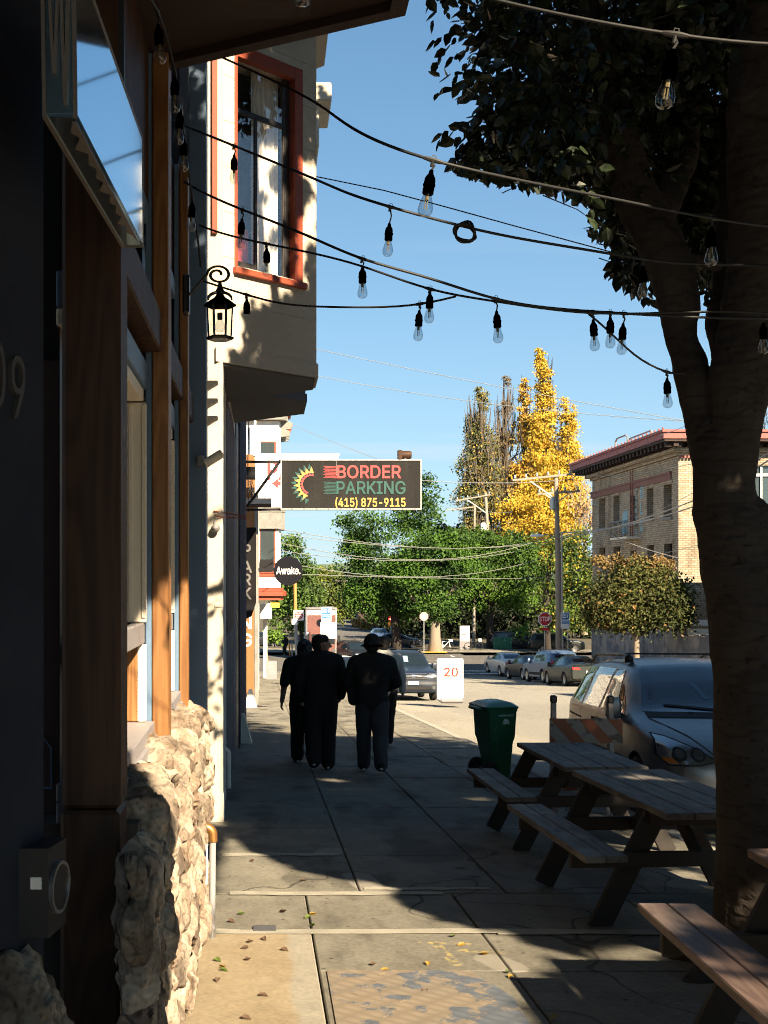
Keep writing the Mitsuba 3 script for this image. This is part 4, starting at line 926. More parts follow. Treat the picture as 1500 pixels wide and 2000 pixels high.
def leaf_frames(tw, per, length, seed, droop=.5, size=(.062, .098)):
    r = np.random.default_rng(seed); n = len(tw)
    a = r.uniform(0, 2 * np.pi, n); el = r.uniform(-.7, .35, n)
    d = np.stack([np.cos(a) * np.cos(el), np.sin(a) * np.cos(el), np.sin(el)], -1)
    t = np.tile(np.linspace(0.1, 1, per), n); base = np.repeat(tw, per, 0) + np.repeat(d, per, 0) * (t * length)[:, None]
    base[:, 2] -= droop * .12 * t ** 2
    N = len(base)
    x = np.repeat(d, per, 0) + r.normal(0, .75, (N, 3)); x[:, 2] -= droop
    x /= np.linalg.norm(x, axis=1, keepdims=True)
    z = r.normal(0, .6, (N, 3)) + [0, 0, .8]; y = np.cross(z, x); y /= np.linalg.norm(y, axis=1, keepdims=True) + 1e-9; z = np.cross(x, y)
    s = r.uniform(*size, N)
    return base, x, y, z, s, (tw, d)
def leaf_mesh(base, x, y, z, s, leaf=LEAF, lf=LF):
    v = base[:, None] + s[:, None, None] * (leaf[None, :, :1] * x[:, None] + leaf[None, :, 1:2] * y[:, None] + leaf[None, :, 2:] * z[:, None])
    f = lf[None] + (np.arange(len(base)) * len(leaf))[:, None, None]
    return v.reshape(-1, 3), f.reshape(-1, 3)
spr = []                                             # drooping sprays along the lower edge of the crown
for px_ in np.linspace(905, 1245, 34):
    lo = 345 if px_ < 1000 else 350 + (px_ - 1000) * .92
    Yk = rng.uniform(6.2, 7.4); q = P(px_ + rng.normal(0, 12), lo - rng.uniform(5, 60), Yk); spr += [q, q + rng.normal(0, .05, 3)]
for px_ in np.linspace(1290, 1425, 14):
    Yk = rng.uniform(7.6, 8.6); spr.append(P(px_, rng.uniform(300, 500), Yk))
nt = len(tw); tw = np.vstack([tw, np.array(spr)])
base, x, y, z, s, (tp, td) = leaf_frames(tw, 10, .38, 5, droop=.8, size=(.055, .105))
c_ = base + x * (s * .5)[:, None]; keep = allowed(c_, -48); keep[nt * 10:] = allowed(c_[nt * 10:], -48, False); full = keep.reshape(-1, 10).sum(1) > 6; base, x, y, z, s = base[keep], x[keep], y[keep], z[keep], s[keep]
pr('ficus_leaf', proc(lambda p, n, uv: mix((.007, .013, .006), (.018, .031, .011), cell_rand(p.x * 14, p.y * 14, p.z * 14))), .42, spec=.45)
scene['mat_ficus_leaf'] = {'type': 'twosided', 'bsdf': scene['mat_ficus_leaf']}
# the leaves seen largest, one by one: nearest to the viewer along the crown's outline
px = VX + F * base[:, 0] / np.maximum(base[:, 1], .3); py = VY - F * (base[:, 2] - H) / np.maximum(base[:, 1], .3)
inframe = (base[:, 1] > .6) & (px > 860) & (px < 1500) & (py > 0) & (py < 600)
outl = np.where(inframe, np.minimum(np.abs(px - 905), np.maximum(600 - py, 0) * .6) + base[:, 1] * 30, 1e9)
pick = np.argsort(outl)[:280]
one = mikit.ply((LEAF, LF), 'mat_ficus_leaf')
for i in pick:
    m = np.eye(4); m[:3, 0], m[:3, 1], m[:3, 2], m[:3, 3] = x[i] * s[i], y[i] * s[i], z[i] * s[i], base[i]
    add('leaf', one, None, ft, to_world=T4(m))
rest = np.setdiff1d(np.arange(len(base)), pick)
add('foliage', leaf_mesh(base[rest], x[rest], y[rest], z[rest], s[rest]), 'ficus_leaf', ft, kind='stuff')
hw = blobs(high, 78); hw = hw[allowed(hw)]
hb, hx, hy, hz, hs, _ = leaf_frames(hw, 7, .42, 6, size=(.13, .18))
keep = allowed(hb + hx * (hs * .5)[:, None]) & ~((hb[:, 1] > .6) & (np.abs(VX + F * hb[:, 0] / np.maximum(hb[:, 1], .3) - 750) < 900) & (VY - F * (hb[:, 2] - H) / np.maximum(hb[:, 1], .3) > -25))
LEAF4 = LEAF[[0, 1, 2, 3, 4, 5]] * [1, 1.15, 1]; LF4 = np.array([(0, 2, 1), (1, 2, 4), (1, 4, 3), (3, 4, 5)])
add('foliage', leaf_mesh(hb[keep], hx[keep], hy[keep], hz[keep], hs[keep], LEAF4, LF4), 'ficus_leaf', ft, kind='stuff')
# twigs
seg = [tube([p - d * .10, p + d * .10 + [0, 0, -.01], p + d * .22 + [0, 0, -.05]], [.004, .003, .0015], 3, False) for p, d in zip(tp[full][::2], td[full][::2]) if p[1] > 3 and p[1] < 10 and p[2] < 6.6 and allowed((p + d * .34)[None], 10, False)[0]]
add('twigs', cat(seg), 'bark', ft, kind='stuff')

cm_ = thing('chain_links', 'short dark chain hanging from the cross branch in the fork of the tree', 'chain')
for k in range(3):
    c = P(1384, 540 + k * 16, 6.35)
    t = np.linspace(0, 2 * np.pi, 13)
    e = np.stack([c[0] + (.013 * np.cos(t) if k % 2 == 0 else .003 * np.cos(t)), c[1] + (.013 * np.cos(t) if k % 2 else 0 * t), c[2] + .024 * np.sin(t)], -1)
    add('link', tube(e, .0045, 5, False), 'black_metal', cm_)
c = P(1382, 592, 6.35)
add('padlock', moved(bx(-.018, .018, -.008, .008, -.02, .02, .004), tr(*c) @ roty(.5)), 'black_metal', cm_)
# ---------------------------------------------------------------- picnic tables, bin, barricade, price board
def picnic(name, label, X, Y0, Y1, rot, mat, width=.65, group=None):
    t = thing(name, label, 'picnic table', group)
    yc = (Y0 + Y1) / 2; g = float(zg(yc)); L = Y1 - Y0
    M = tr(X, yc, g) @ rotz(rot) @ rotx(-math.atan(SL) * .35)
    A = lambda nm, m, mt=mat, **k: add(nm, moved(m, M), mt, t, **k)
    n = 4; w = width / n
    for i in range(n):
        A('tabletop_board', bx(i * w + .003, (i + 1) * w - .003, -L / 2 + .004 * (i % 2), L / 2 - .005 * ((i + 1) % 2), .682, .72, .005))
    for s in (-.45, width + .21):
        for k in (0, 1):
            A('seat_board', bx(s + k * .122 + .002, s + (k + 1) * .122 - .002, -L / 2 + .005 * k, L / 2 - .004 * k, .452, .49, .005))
    for y in (-L / 2 + .30, L / 2 - .30):
        A('crossbeam', bx(-.44, width + .44, y - .02, y + .02, .365, .451, .004), 'dark_leg_wood')
        A('cleat', bx(.03, width - .03, y - .02, y + .02, .60, .681, .004), 'dark_leg_wood')
        for s in (0, 1):
            a = np.array([.08, y + .041, .675]) if s == 0 else np.array([width - .08, y + .041, .675])
            b = np.array([-.27, y + .041, .0]) if s == 0 else np.array([width + .27, y + .041, .0])
            A('leg', beam(a, b, .038, .125, .004, up=(1, 0, 0)), 'dark_leg_wood')
    A('brace', cat(beam((width / 2, -L / 2 + .33, .40), (width / 2, -.08, .67), .035, .08), beam((width / 2, L / 2 - .33, .40), (width / 2, .08, .67), .035, .08)), 'dark_leg_wood')
    return t
picnic('picnic_table', 'weathered grey picnic table farthest from the viewer, next to the green bin', 2.28, 9.0, 10.6, .015, 'table_wood')
picnic('picnic_table', 'weathered grey picnic table in the middle, partly behind the tree trunk', 2.16, 6.45, 8.15, .045, 'table_wood')
picnic('picnic_table', 'reddish brown picnic table nearest the viewer with a split bench plank', 1.97, 3.0, 4.9, -.035, 'red_bench_wood', .72)
# a few paint drips and knots on the nearest bench
# compost bin
cbn = thing('compost_bin', 'dark green wheeled compost bin with white recycling print beside the farthest picnic table', 'wheelie bin')
scene['mat_bin_green'] = {'type': 'principled', 'base_color': {'type': 'rgb', 'value': [.012, .105, .045]}, 'roughness': .38, 'specular': .5}
YC = 14.7; gC = float(zg(YC)); xC = P(966, 0, YC)[0]
def loft(sections):                                 # rings of equal length -> closed mesh
    n = len(sections[0]); v = np.vstack(sections); f = []
    for i in range(len(sections) - 1):
        for j in range(n):
            k = (j + 1) % n; a, b = i * n, (i + 1) * n
            f += [(a + j, a + k, b + k), (a + j, b + k, b + j)]
    v = np.vstack([v, np.mean(sections[0], 0), np.mean(sections[-1], 0)]); A, B = len(v) - 2, len(v) - 1; o = (len(sections) - 1) * n
    for j in range(n):
        k = (j + 1) % n
        f += [(A, k, j), (B, o + j, o + k)]
    m = trimesh.Trimesh(v, f, process=False); m.fix_normals(); return m
def rrect(w, d, r, z, cx=0, cy=0, n=5):
    p = sbox(-w / 2 + r, -d / 2 + r, w / 2 - r, d / 2 - r); out = []
    for sx, sy, a0 in ((1, 1, 0), (-1, 1, 90), (-1, -1, 180), (1, -1, 270)):
        for a in np.linspace(a0, a0 + 90, n):
            a = math.radians(a); out.append((cx + sx * (w / 2 - r) + r * math.cos(a), cy + sy * (d / 2 - r) + r * math.sin(a), z))
    return np.array(out)
CM = tr(xC, YC, gC) @ rotz(math.radians(12)) @ np.diag([.80, .80, .86, 1])
add('body', moved(loft([rrect(.33, .42, .05, .02, .02), rrect(.35, .46, .05, .30, .02), rrect(.40, .56, .05, .54, .0), rrect(.44, .60, .05, .60, -.0), rrect(.47, .66, .05, .98, 0), rrect(.49, .68, .05, .985, 0), rrect(.49, .68, .05, 1.02, 0)]), CM), 'bin_green', cbn, 25)
add('lid', moved(loft([rrect(.53, .74, .05, 1.021, -.02), rrect(.54, .76, .05, 1.05, -.02), rrect(.40, .56, .08, 1.10, -.01), rrect(.14, .30, .06, 1.125, 0)]), CM), 'bin_green', cbn, 35)
add('lid_handle', moved(bx(-.36, -.25, -.20, .20, .985, 1.035, .015), CM), 'bin_green', cbn)
for s in (-1, 1):
    w = add('wheel', moved(lathe([(.03, -.03), (.12, -.03), (.135, -.015), (.135, .015), (.12, .03), (.03, .03)], 24), CM @ tr(-.19, s * .27, .135) @ rotx(math.pi / 2)), 'black_rubber', cbn, 40)
    add('hub', moved(lathe([(0, -.034), (.04, -.034), (.04, .034), (0, .034)], 14), CM @ tr(-.19, s * .27, .135) @ rotx(math.pi / 2)), 'black_plastic', w, 40)
add('axle', moved(bx(-.20, -.18, -.25, .25, .125, .145), CM), 'steel', cbn)
pr('print_white', (.62, .66, .62), .6)
def onbin(m, z, off=0.0):                           # flat print laid on the sloping front
    k = (z - .60) / .38
    return moved(m, CM @ tr(off, -.3005 - .03 * k - .0025, z) @ rotx(-.078) @ FACE)
m = meshkit.text_mesh('COMPOSTABLES', .022, .002, True); m.apply_translation([-m.bounds.mean(0)[0], 0, 0])
add('print', onbin(m, .915, .05), 'print_white', cbn)
for k in range(3):
    a = math.radians(90 + 120 * k)
    rg = Point(.026 * math.cos(a), .026 * math.sin(a)).buffer(.027, 10).difference(Point(.026 * math.cos(a), .026 * math.sin(a)).buffer(.010, 8))
    add('print', onbin(prism(rg, .002 + .0004 * k), .85, .05), 'print_white', cbn)
m = meshkit.text_mesh('COMPOSTABLES', .011, .002, False); m.apply_translation([-m.bounds.mean(0)[0], 0, 0])
add('print', onbin(m, .80, .05), 'print_white', cbn)
pr('tag_ink', (.09, .16, .12), .5)
for pts in ([(-.16, .74), (-.10, .77), (-.13, .70), (-.07, .72)], [(-.12, .66), (-.07, .62), (-.13, .58), (-.08, .54), (-.11, .62)], [(-.11, .50), (-.07, .46), (-.10, .42)]):
    for a, b in zip(pts[:-1], pts[1:]):
        m = prism(LineString([(a[0], 0), (b[0], b[1] - a[1])]).buffer(.004, cap_style=1), .002)
        add('scrawl', onbin(m, a[1], 0) if a[1] > .6 else moved(m, CM @ tr(0, -.286 + .10 * (.60 - a[1]) * .5 - .012, a[1]) @ FACE), 'tag_ink', cbn)
# barricade
br = thing('barricade', 'folding barricade with orange and white slanted stripes between the tables and the minivan', 'barricade')
pr('stripe_orange', (.15, .036, .010), .5); pr('stripe_white', proc(lambda p, n, uv: mix((.16, .155, .155), (.06, .055, .05), smoothstep(.52, .62, fbm(p.x * 9, p.y * 9, p.z * 9, 3)))), .6)
YBR = 11.0; gB = float(zg(YBR)); xa, xb = P(1072, 0, YBR)[0], P(1212, 0, YBR)[0]
BM = tr(xa, YBR, gB) @ rotz(-.06)
bw = xb - xa
for nm, z0, z1, y in (('rail', .72, .95, -.02), ('rail', .28, .44, .0)):
    r = add(nm, moved(bx(0, bw, y - .02, y + .0, z0, z1, .004), BM), 'stripe_white', br)
    board = sbox(0.003, z0 + .003, bw - .003, z1 - .003)
    for k in range(-1, 6):
        sp = Polygon([(k * .26, z1), (k * .26 + .13, z1), (k * .26 + .13 + (z1 - z0) * .9, z0), (k * .26 + (z1 - z0) * .9, z0)]).intersection(board)
        if not sp.is_empty: add('stripe', moved(prism(sp, .0015), BM @ tr(0, y - .0205, 0) @ FACE), 'stripe_orange', r)
for x in (0.045, bw - .10):
    for s in (-1, 1):
        add('leg', moved(beam((x, s * .10, 0), (x, s * .012 + .02, 1.10), .045, .028, .004), BM), 'grey_trim', br)
    add('hinge_cap', moved(bx(x - .028, x + .028, -.02, .05, 1.09, 1.16, .01), BM), 'black_plastic', br)
# price board
pb = thing('price_board', 'white price board with a red 20 on a grey base at the parking entrance', 'sign')
YPB = 35.5; gP = float(zg(YPB)) - .0
a, b = P(853.5, 1366, YPB), P(905, 1285.5, YPB)
bd = Polygon([(a[0], a[2]), (b[0], a[2]), (b[0], b[2]), (a[0], b[2])]).buffer(-.08).buffer(.08)
add('board', moved(prism(bd, .07), tr(0, YPB + .07, 0) @ FACE), 'sign_white', pb, 40)
m = meshkit.text_mesh('20', 17 * YPB / F, .008, True); q = P(865, 1321, YPB)
pr('price_red', (.42, .045, .025), .7, spec=.15); pr('price_faint', (.72, .60, .54), .5)
add('lettering', moved(m, tr(q[0], YPB - .001, q[2]) @ FACE), 'price_red', pb)
m = meshkit.text_mesh('00', 8.5 * YPB / F, .008, False); q = P(888, 1312, YPB); add('lettering', moved(m, tr(q[0], YPB - .001, q[2]) @ FACE), 'price_faint', pb)
m = meshkit.text_mesh('$', 9 * YPB / F, .008, False); q = P(857.5, 1312, YPB); add('lettering', moved(m, tr(q[0], YPB - .001, q[2]) @ FACE), 'price_faint', pb)
q = P(880, 1372, YPB)
add('base', bx(a[0] + .06, b[0] - .02, YPB - .28, YPB + .35, gP + .01, gP + .13, .05), 'grey_trim', pb)
add('spring', cat(bx(a[0] + .22, a[0] + .28, YPB + .01, YPB + .06, gP + .12, a[2] + .01), bx(b[0] - .28, b[0] - .22, YPB + .01, YPB + .06, gP + .12, a[2] + .01)), 'grey_trim', pb)
# ---------------------------------------------------------------- vehicles
pr('tyre', (.016, .016, .017), .85); pr('rim', (.30, .30, .32), .3, .8); pr('car_glass', (.010, .016, .020), .04, spec=.9)
pr('lamp_clear', (.34, .35, .35), .22, .85); pr('lamp_amber', (.5, .17, .03), .2); pr('lamp_red', (.38, .02, .02), .15, clearcoat=1.0)
pr('under_black', (.012, .012, .013), .8); pr('chrome', (.62, .62, .63), .15, .95); pr('plate_white', (.72, .72, .70), .5)
def paint_mat(key, col, metal=.35):
    return pr(key, col, .34, metal, clearcoat=1.0, clearcoat_gloss=.95)
def shape_car(L, W, st):
    """Body skin: st = stations (x, zbottom, zsill, zbelt, ztop, wsill, wbelt, wtop) from front (x=0) to rear (x=L)."""
    from scipy.interpolate import PchipInterpolator
    st = np.array(st, float); xs = np.unique(np.concatenate([np.linspace(0, L, 64), st[:, 0]]))
    c = [PchipInterpolator(st[:, 0], st[:, k]) for k in range(1, 8)]
    rings = []
    for x in xs:
        zb, zs, zl, zt, ws, wl, wt = [float(k(x)) for k in c]
        half = [(0, zb), (ws * .8, zb), (ws * .96, zb + .03), (ws, zs), (ws + (wl - ws) * .55 + .012, zs + (zl - zs) * .5), (wl, zl - .06), (wl - .012, zl)]
        tall = zt - zl
        half += [(wl - .02 + (wt - wl + .02) * .33, zl + tall * .33), (wl - .02 + (wt - wl + .02) * .66, zl + tall * .66), (wt, zl + tall * .88), (wt * .86, zl + tall * .97), (wt * .5, zt - .0), (0, zt + .012)]
        ring_ = [(x, y, z) for y, z in half] + [(x, -y, z) for y, z in half[-2:0:-1]]
        rings.append(np.array(ring_))
    m = loft(rings)
    return m
def slab_on(mesh, poly, axis, off=.006, thick=None, size=.06, sign=1):
    """A thin panel following the body: poly is drawn in the plane seen along axis ('y' side, 'x' front or rear), cast onto the body."""
    poly = poly if hasattr(poly, 'exterior') else Polygon(poly)
    v, f = trimesh.creation.triangulate_polygon(poly, engine='earcut')
    v, f = trimesh.remesh.subdivide_to_size(np.column_stack([v, np.zeros(len(v))]), f, size)[:2]
    o = np.zeros((len(v), 3)); d = np.zeros((len(v), 3))
    if axis == 'y': o[:, 0], o[:, 2], o[:, 1] = v[:, 0], v[:, 1], sign * 3.0; d[:, 1] = -sign
    else: o[:, 1], o[:, 2], o[:, 0] = v[:, 0], v[:, 1], -4.0 if sign > 0 else 12.0; d[:, 0] = sign
    loc, ir, it = mesh.ray.intersects_location(o, d, multiple_hits=False)
    p = np.full((len(v), 3), np.nan); p[ir] = loc
    nrm = np.zeros((len(v), 3)); nrm[ir] = mesh.face_normals[it]
    p = p + nrm * off
    good = ~np.isnan(p[f]).any((1, 2)); f = f[good]
    if not len(f): return None
    t = trimesh.Trimesh(np.nan_to_num(p), f, process=False)
    fn = t.face_normals.mean(0); dd = d[0]
    if fn @ dd > 0: t.invert()
    t.remove_unreferenced_vertices()
    return t
def build_car(name, label, spec, M, paint, group=None, rack=False, cats='car', detail=True, extra=None):
    t = thing(name, label, cats, group)
    L, W = spec['L'], spec['W']
    body = shape_car(L, W, spec['st']); r = spec['r']
    man = to_man(body); wells = []
    for x in spec['axles']:
        for s in (-1, 1):
            w = m3.Manifold.cylinder(.42, r + .05, r + .05, 28).rotate([90, 0, 0]).translate([x, s * (W / 2 - .0) + .21 + (-.0 if s > 0 else .0), r])
            man = man - w
    bm = to_trimesh(man)
    A = lambda nm, m, mt, par=t, sm=False: add(nm, moved(m, M), mt, par, sm) if m is not None else None
    bk = A('body', bm, paint, t, 32)
    for x in spec['axles']:
        for s in (-1, 1):
            C = tr(x, s * (W / 2 - .115), r) @ rotx(math.pi / 2)
            w = A('wheel', moved(lathe([(r * .62, -.09), (r * .94, -.095), (r, -.06), (r, .06), (r * .94, .095), (r * .62, .09)], 28), C), 'tyre', t, 40)
            A('rim', moved(lathe([(0, -.05), (r * .2, -.055), (r * .62, -.08), (r * .62, .08), (r * .2, .055), (0, .05)], 20), C), 'rim', w, 30)
            if detail:
                for k in range(5):
                    a = k * 2 * math.pi / 5
                    A('spoke', moved(bx(-.03, .03, .06, r * .6, -.092, .092, .01), C @ rotz(a)), 'rim', w)
    A('underbody', bx(.25, L - .25, -W / 2 + .24, W / 2 - .24, spec['st'][3][1] - .02, .55), 'under_black')
    for nm, poly, mt, off in spec['side']:
        for s in (-1, 1):
            A(nm, slab_on(body, poly, 'y', off, sign=s), mt, t, 40)
    for nm, poly, mt, off in spec['front']:
        A(nm, slab_on(body, poly, 'x', off, sign=1), mt, t, 40)
    for nm, poly, mt, off in spec['rear']:
        A(nm, slab_on(body, poly, 'x', off, sign=-1), mt, t, 40)
    for s in (-1, 1):
        x, z = spec['mirror']
        wl = W / 2 - .03
        mm = moved(loft([rrect(.07, .08, .02, 0), rrect(.15, .15, .03, .04), rrect(.16, .16, .035, .17), rrect(.12, .13, .03, .235)]), tr(x, s * (wl + .08), z) @ rotz(math.pi / 2))
        A('wing_mirror', mm, paint, t, 40)
        A('mirror_arm', beam((x, s * (wl - .08), z + .05), (x, s * (wl + .06), z + .05), .07, .04), 'under_black')
    if rack:
        x0, x1, z, y = rack
        for s in (-1, 1):
            tt = np.linspace(0, 1, 12)
            A('roof_rail', tube(np.stack([x0 + (x1 - x0) * tt, s * y + 0 * tt, z + .075 * np.minimum(1, np.minimum(tt, 1 - tt) * 9)], -1), .020, 8), 'black_plastic', t, 50)
            A('rail_foot', moved(lathe([(0, 0), (.05, 0), (.045, .06), (.02, .09), (0, .09)], 12), tr(x0 + .06, s * y, z - .02)), 'black_plastic', t, 50)
        for xb in (.35, .7): A('cross_bar', bx(x0 + (x1 - x0) * xb - .03, x0 + (x1 - x0) * xb + .03, -y, y, z + .07, z + .09, .008), 'black_plastic')
    if extra: extra(A, t, body)
    return t
# minivan
pr('sticker_blue', (.06, .13, .19), .4)
vanL, vanW = 5.08, 1.96
van = dict(L=vanL, W=vanW, r=.335, axles=(.98, 4.00), mirror=(1.62, .98), st=[
 (0.0, .30, .42, .60, .66, .50, .52, .40), (.06, .22, .42, .66, .74, .72, .72, .55), (.30, .20, .42, .80, .86, .86, .86, .68), (.60, .20, .42, .88, .95, .92, .92, .72), (1.05, .22, .42, .97, 1.06, .95, .955, .74),
 (1.28, .22, .42, 1.00, 1.14, .955, .965, .72), (1.75, .22, .42, 1.02, 1.47, .96, .97, .72), (2.15, .22, .42, 1.03, 1.66, .965, .975, .71), (2.45, .22, .42, 1.04, 1.70, .965, .975, .71), (3.4, .22, .42, 1.06, 1.73, .965, .972, .71), (4.3, .23, .42, 1.07, 1.69, .95, .955, .69), (4.75, .26, .44, 1.07, 1.60, .92, .92, .66), (4.98, .32, .48, 1.05, 1.36, .88, .88, .64), (5.08, .36, .50, .95, 1.10, .84, .84, .62)],
 side=[('side_window', [(1.92, 1.06), (2.62, 1.06), (2.66, 1.56), (2.36, 1.585), (2.25, 1.50)], 'car_glass', .006), ('side_window', [(2.74, 1.07), (3.66, 1.08), (3.70, 1.60), (2.76, 1.59)], 'car_glass', .006), ('side_window', [(3.78, 1.09), (4.56, 1.13), (4.44, 1.52), (4.28, 1.58), (3.81, 1.60)], 'car_glass', .006),
  ('quarter_window', [(1.56, 1.05), (1.86, 1.06), (2.16, 1.44)], 'car_glass', .006), ('pillar_trim', [(2.625, 1.06), (2.735, 1.07), (2.755, 1.59), (2.665, 1.585)], 'black_plastic', .004), ('pillar_trim', [(3.665, 1.08), (3.775, 1.09), (3.805, 1.60), (3.705, 1.60)], 'black_plastic', .004),
  ('door_seam', LineString([(2.69, .36), (2.69, 1.04)]).buffer(.006), 'under_black', .003), ('door_seam', LineString([(1.55, .40), (1.52, .98)]).buffer(.006), 'under_black', .003), ('slide_track', LineString([(3.7, .90), (4.7, .92)]).buffer(.010), 'under_black', .003), ('door_seam', LineString([(3.72, .36), (3.72, 1.06)]).buffer(.006), 'under_black', .003),
  ('door_handle', LineString([(2.42, .93), (2.58, .93)]).buffer(.02), 'under_black', .02), ('door_handle', LineString([(2.80, .93), (2.96, .93)]).buffer(.02), 'under_black', .02), ('rub_strip', LineString([(1.6, .60), (4.5, .62)]).buffer(.025), 'under_black', .010)],
 front=[('windscreen', Polygon([(-.80, 1.10), (.80, 1.10), (.655, 1.615), (.5, 1.64), (-.5, 1.64), (-.655, 1.615)]), 'car_glass', .006),
  ('wiper_cowl', Polygon([(-.80, 1.045), (.80, 1.045), (.79, 1.096), (-.79, 1.096)]), 'under_black', .008),
  ('headlight', Polygon([(.46, .70), (.60, .665), (.82, .66), (.885, .74), (.88, .90), (.80, .885), (.62, .80)]), 'lamp_clear', .012), ('headlight', Polygon([(-.46, .70), (-.60, .665), (-.82, .66), (-.885, .74), (-.88, .90), (-.80, .885), (-.62, .80)]), 'lamp_clear', .012),
  ('headlight_rim', Polygon([(.46, .70), (.60, .665), (.82, .66), (.885, .74), (.88, .90), (.80, .885), (.62, .80)]).exterior.buffer(.012), 'under_black', .010), ('headlight_rim', Polygon([(-.46, .70), (-.60, .665), (-.82, .66), (-.885, .74), (-.88, .90), (-.80, .885), (-.62, .80)]).exterior.buffer(.012), 'under_black', .010), ('turn_signal', Polygon([(.76, .67), (.83, .67), (.87, .72), (.80, .72)]), 'lamp_amber', .016), ('turn_signal', Polygon([(-.76, .67), (-.83, .67), (-.87, .72), (-.80, .72)]), 'lamp_amber', .016),
  *[(nm, Point(x, z).buffer(q), mt, o) for x in (.60, -.60, .745, -.745) for z in (.745,) for nm, q, mt, o in (('headlight_bowl', .058, 'under_black', .016), ('headlight_lens', .040, 'chrome', .020))],
  ('grille', Polygon([(-.42, .60), (.42, .60), (.44, .705), (-.44, .705)]), 'under_black', .010), ('grille_bar', Polygon([(-.41, .64), (.41, .64), (.42, .665), (-.42, .665)]), 'chrome', .016), ('lower_grille', Polygon([(-.5, .27), (.5, .27), (.48, .38), (-.48, .38)]), 'under_black', .01), ('licence_plate', Polygon([(-.16, .44), (.16, .44), (.16, .58), (-.16, .58)]), 'plate_white', .02),
  ('bonnet_seam', LineString([(-.80, 1.035), (-.60, .90), (-.44, .73)]).buffer(.006), 'under_black', .004), ('bonnet_seam', LineString([(.80, 1.035), (.60, .90), (.44, .73)]).buffer(.006), 'under_black', .004)],
 rear=[('rear_window', Polygon([(-.62, 1.10), (.62, 1.10), (.55, 1.50), (-.55, 1.50)]), 'car_glass', .006), ('tail_lamp', Polygon([(.68, .85), (.80, .85), (.72, 1.25), (.64, 1.25)]), 'lamp_red', .01), ('tail_lamp', Polygon([(-.68, .85), (-.80, .85), (-.72, 1.25), (-.64, 1.25)]), 'lamp_red', .01)])
def squash(o, k=.84):                               # lower, sleeker upper body
    if isinstance(o, (Polygon, LineString, shapely.geometry.base.BaseGeometry)):
        return shapely.transform(o, lambda a: np.column_stack([a[:, 0], np.where(a[:, 1] > 1, 1 + (a[:, 1] - 1) * k, a[:, 1])]))
    return [(a, 1 + (b - 1) * k if b > 1 else b) for a, b in o]
sq = lambda z: 1 + (z - 1) * .84 if z > 1 else z
van['st'] = [(a, b, c, sq(d), sq(e), f, g, h) for a, b, c, d, e, f, g, h in van['st']]
for side_ in ('side', 'front', 'rear'): van[side_] = [(nm, squash(pg), mt, o) for nm, pg, mt, o in van[side_]]
paint_mat('van_paint', (.125, .13, .138), .45)
def car_at(X, Y, heading, off=0.0, drop=.13):        # front of the car at X, Y; heading 0 = facing the viewer
    g = float(zg(Y)) - drop
    tilt = math.atan(SL) if Y < 70 else 0
    return tr(X, Y, g + off) @ rotz(heading) @ rotx(0) @ rotz(math.pi / 2) @ roty(tilt)
def van_extra(A, t, body):
    m = meshkit.text_mesh('ECO', .085, .002, True)
    for k, py in ((0, 0), (1, 0)):
        pass
    A('windscreen_sticker', slab_on(body, Polygon([(.10, 1.20), (.16, 1.20), (.25, 1.36), (.19, 1.36)]), 'x', .010, sign=1), 'sticker_blue')
    for s in (-.45, .1): A('wiper', slab_on(body, LineString([(s, 1.10), (s + .48, 1.14)]).buffer(.009), 'x', .016, sign=1), 'under_black')
    A('washer_nozzle', moved(bx(-.012, .012, -.02, .02, 0, .012, .004), tr(1.12, .38, 1.075)), 'under_black'); A('washer_nozzle', moved(bx(-.012, .012, -.02, .02, 0, .012, .004), tr(1.12, -.38, 1.075)), 'under_black')
build_car('minivan', 'silver grey minivan with roof rails and dark windscreen parked facing the viewer behind the tables', van, car_at(4.53, 10.55, math.radians(-4.5)), 'van_paint', rack=(2.45, 4.5, 1.585, .66), cats='van', extra=van_extra)
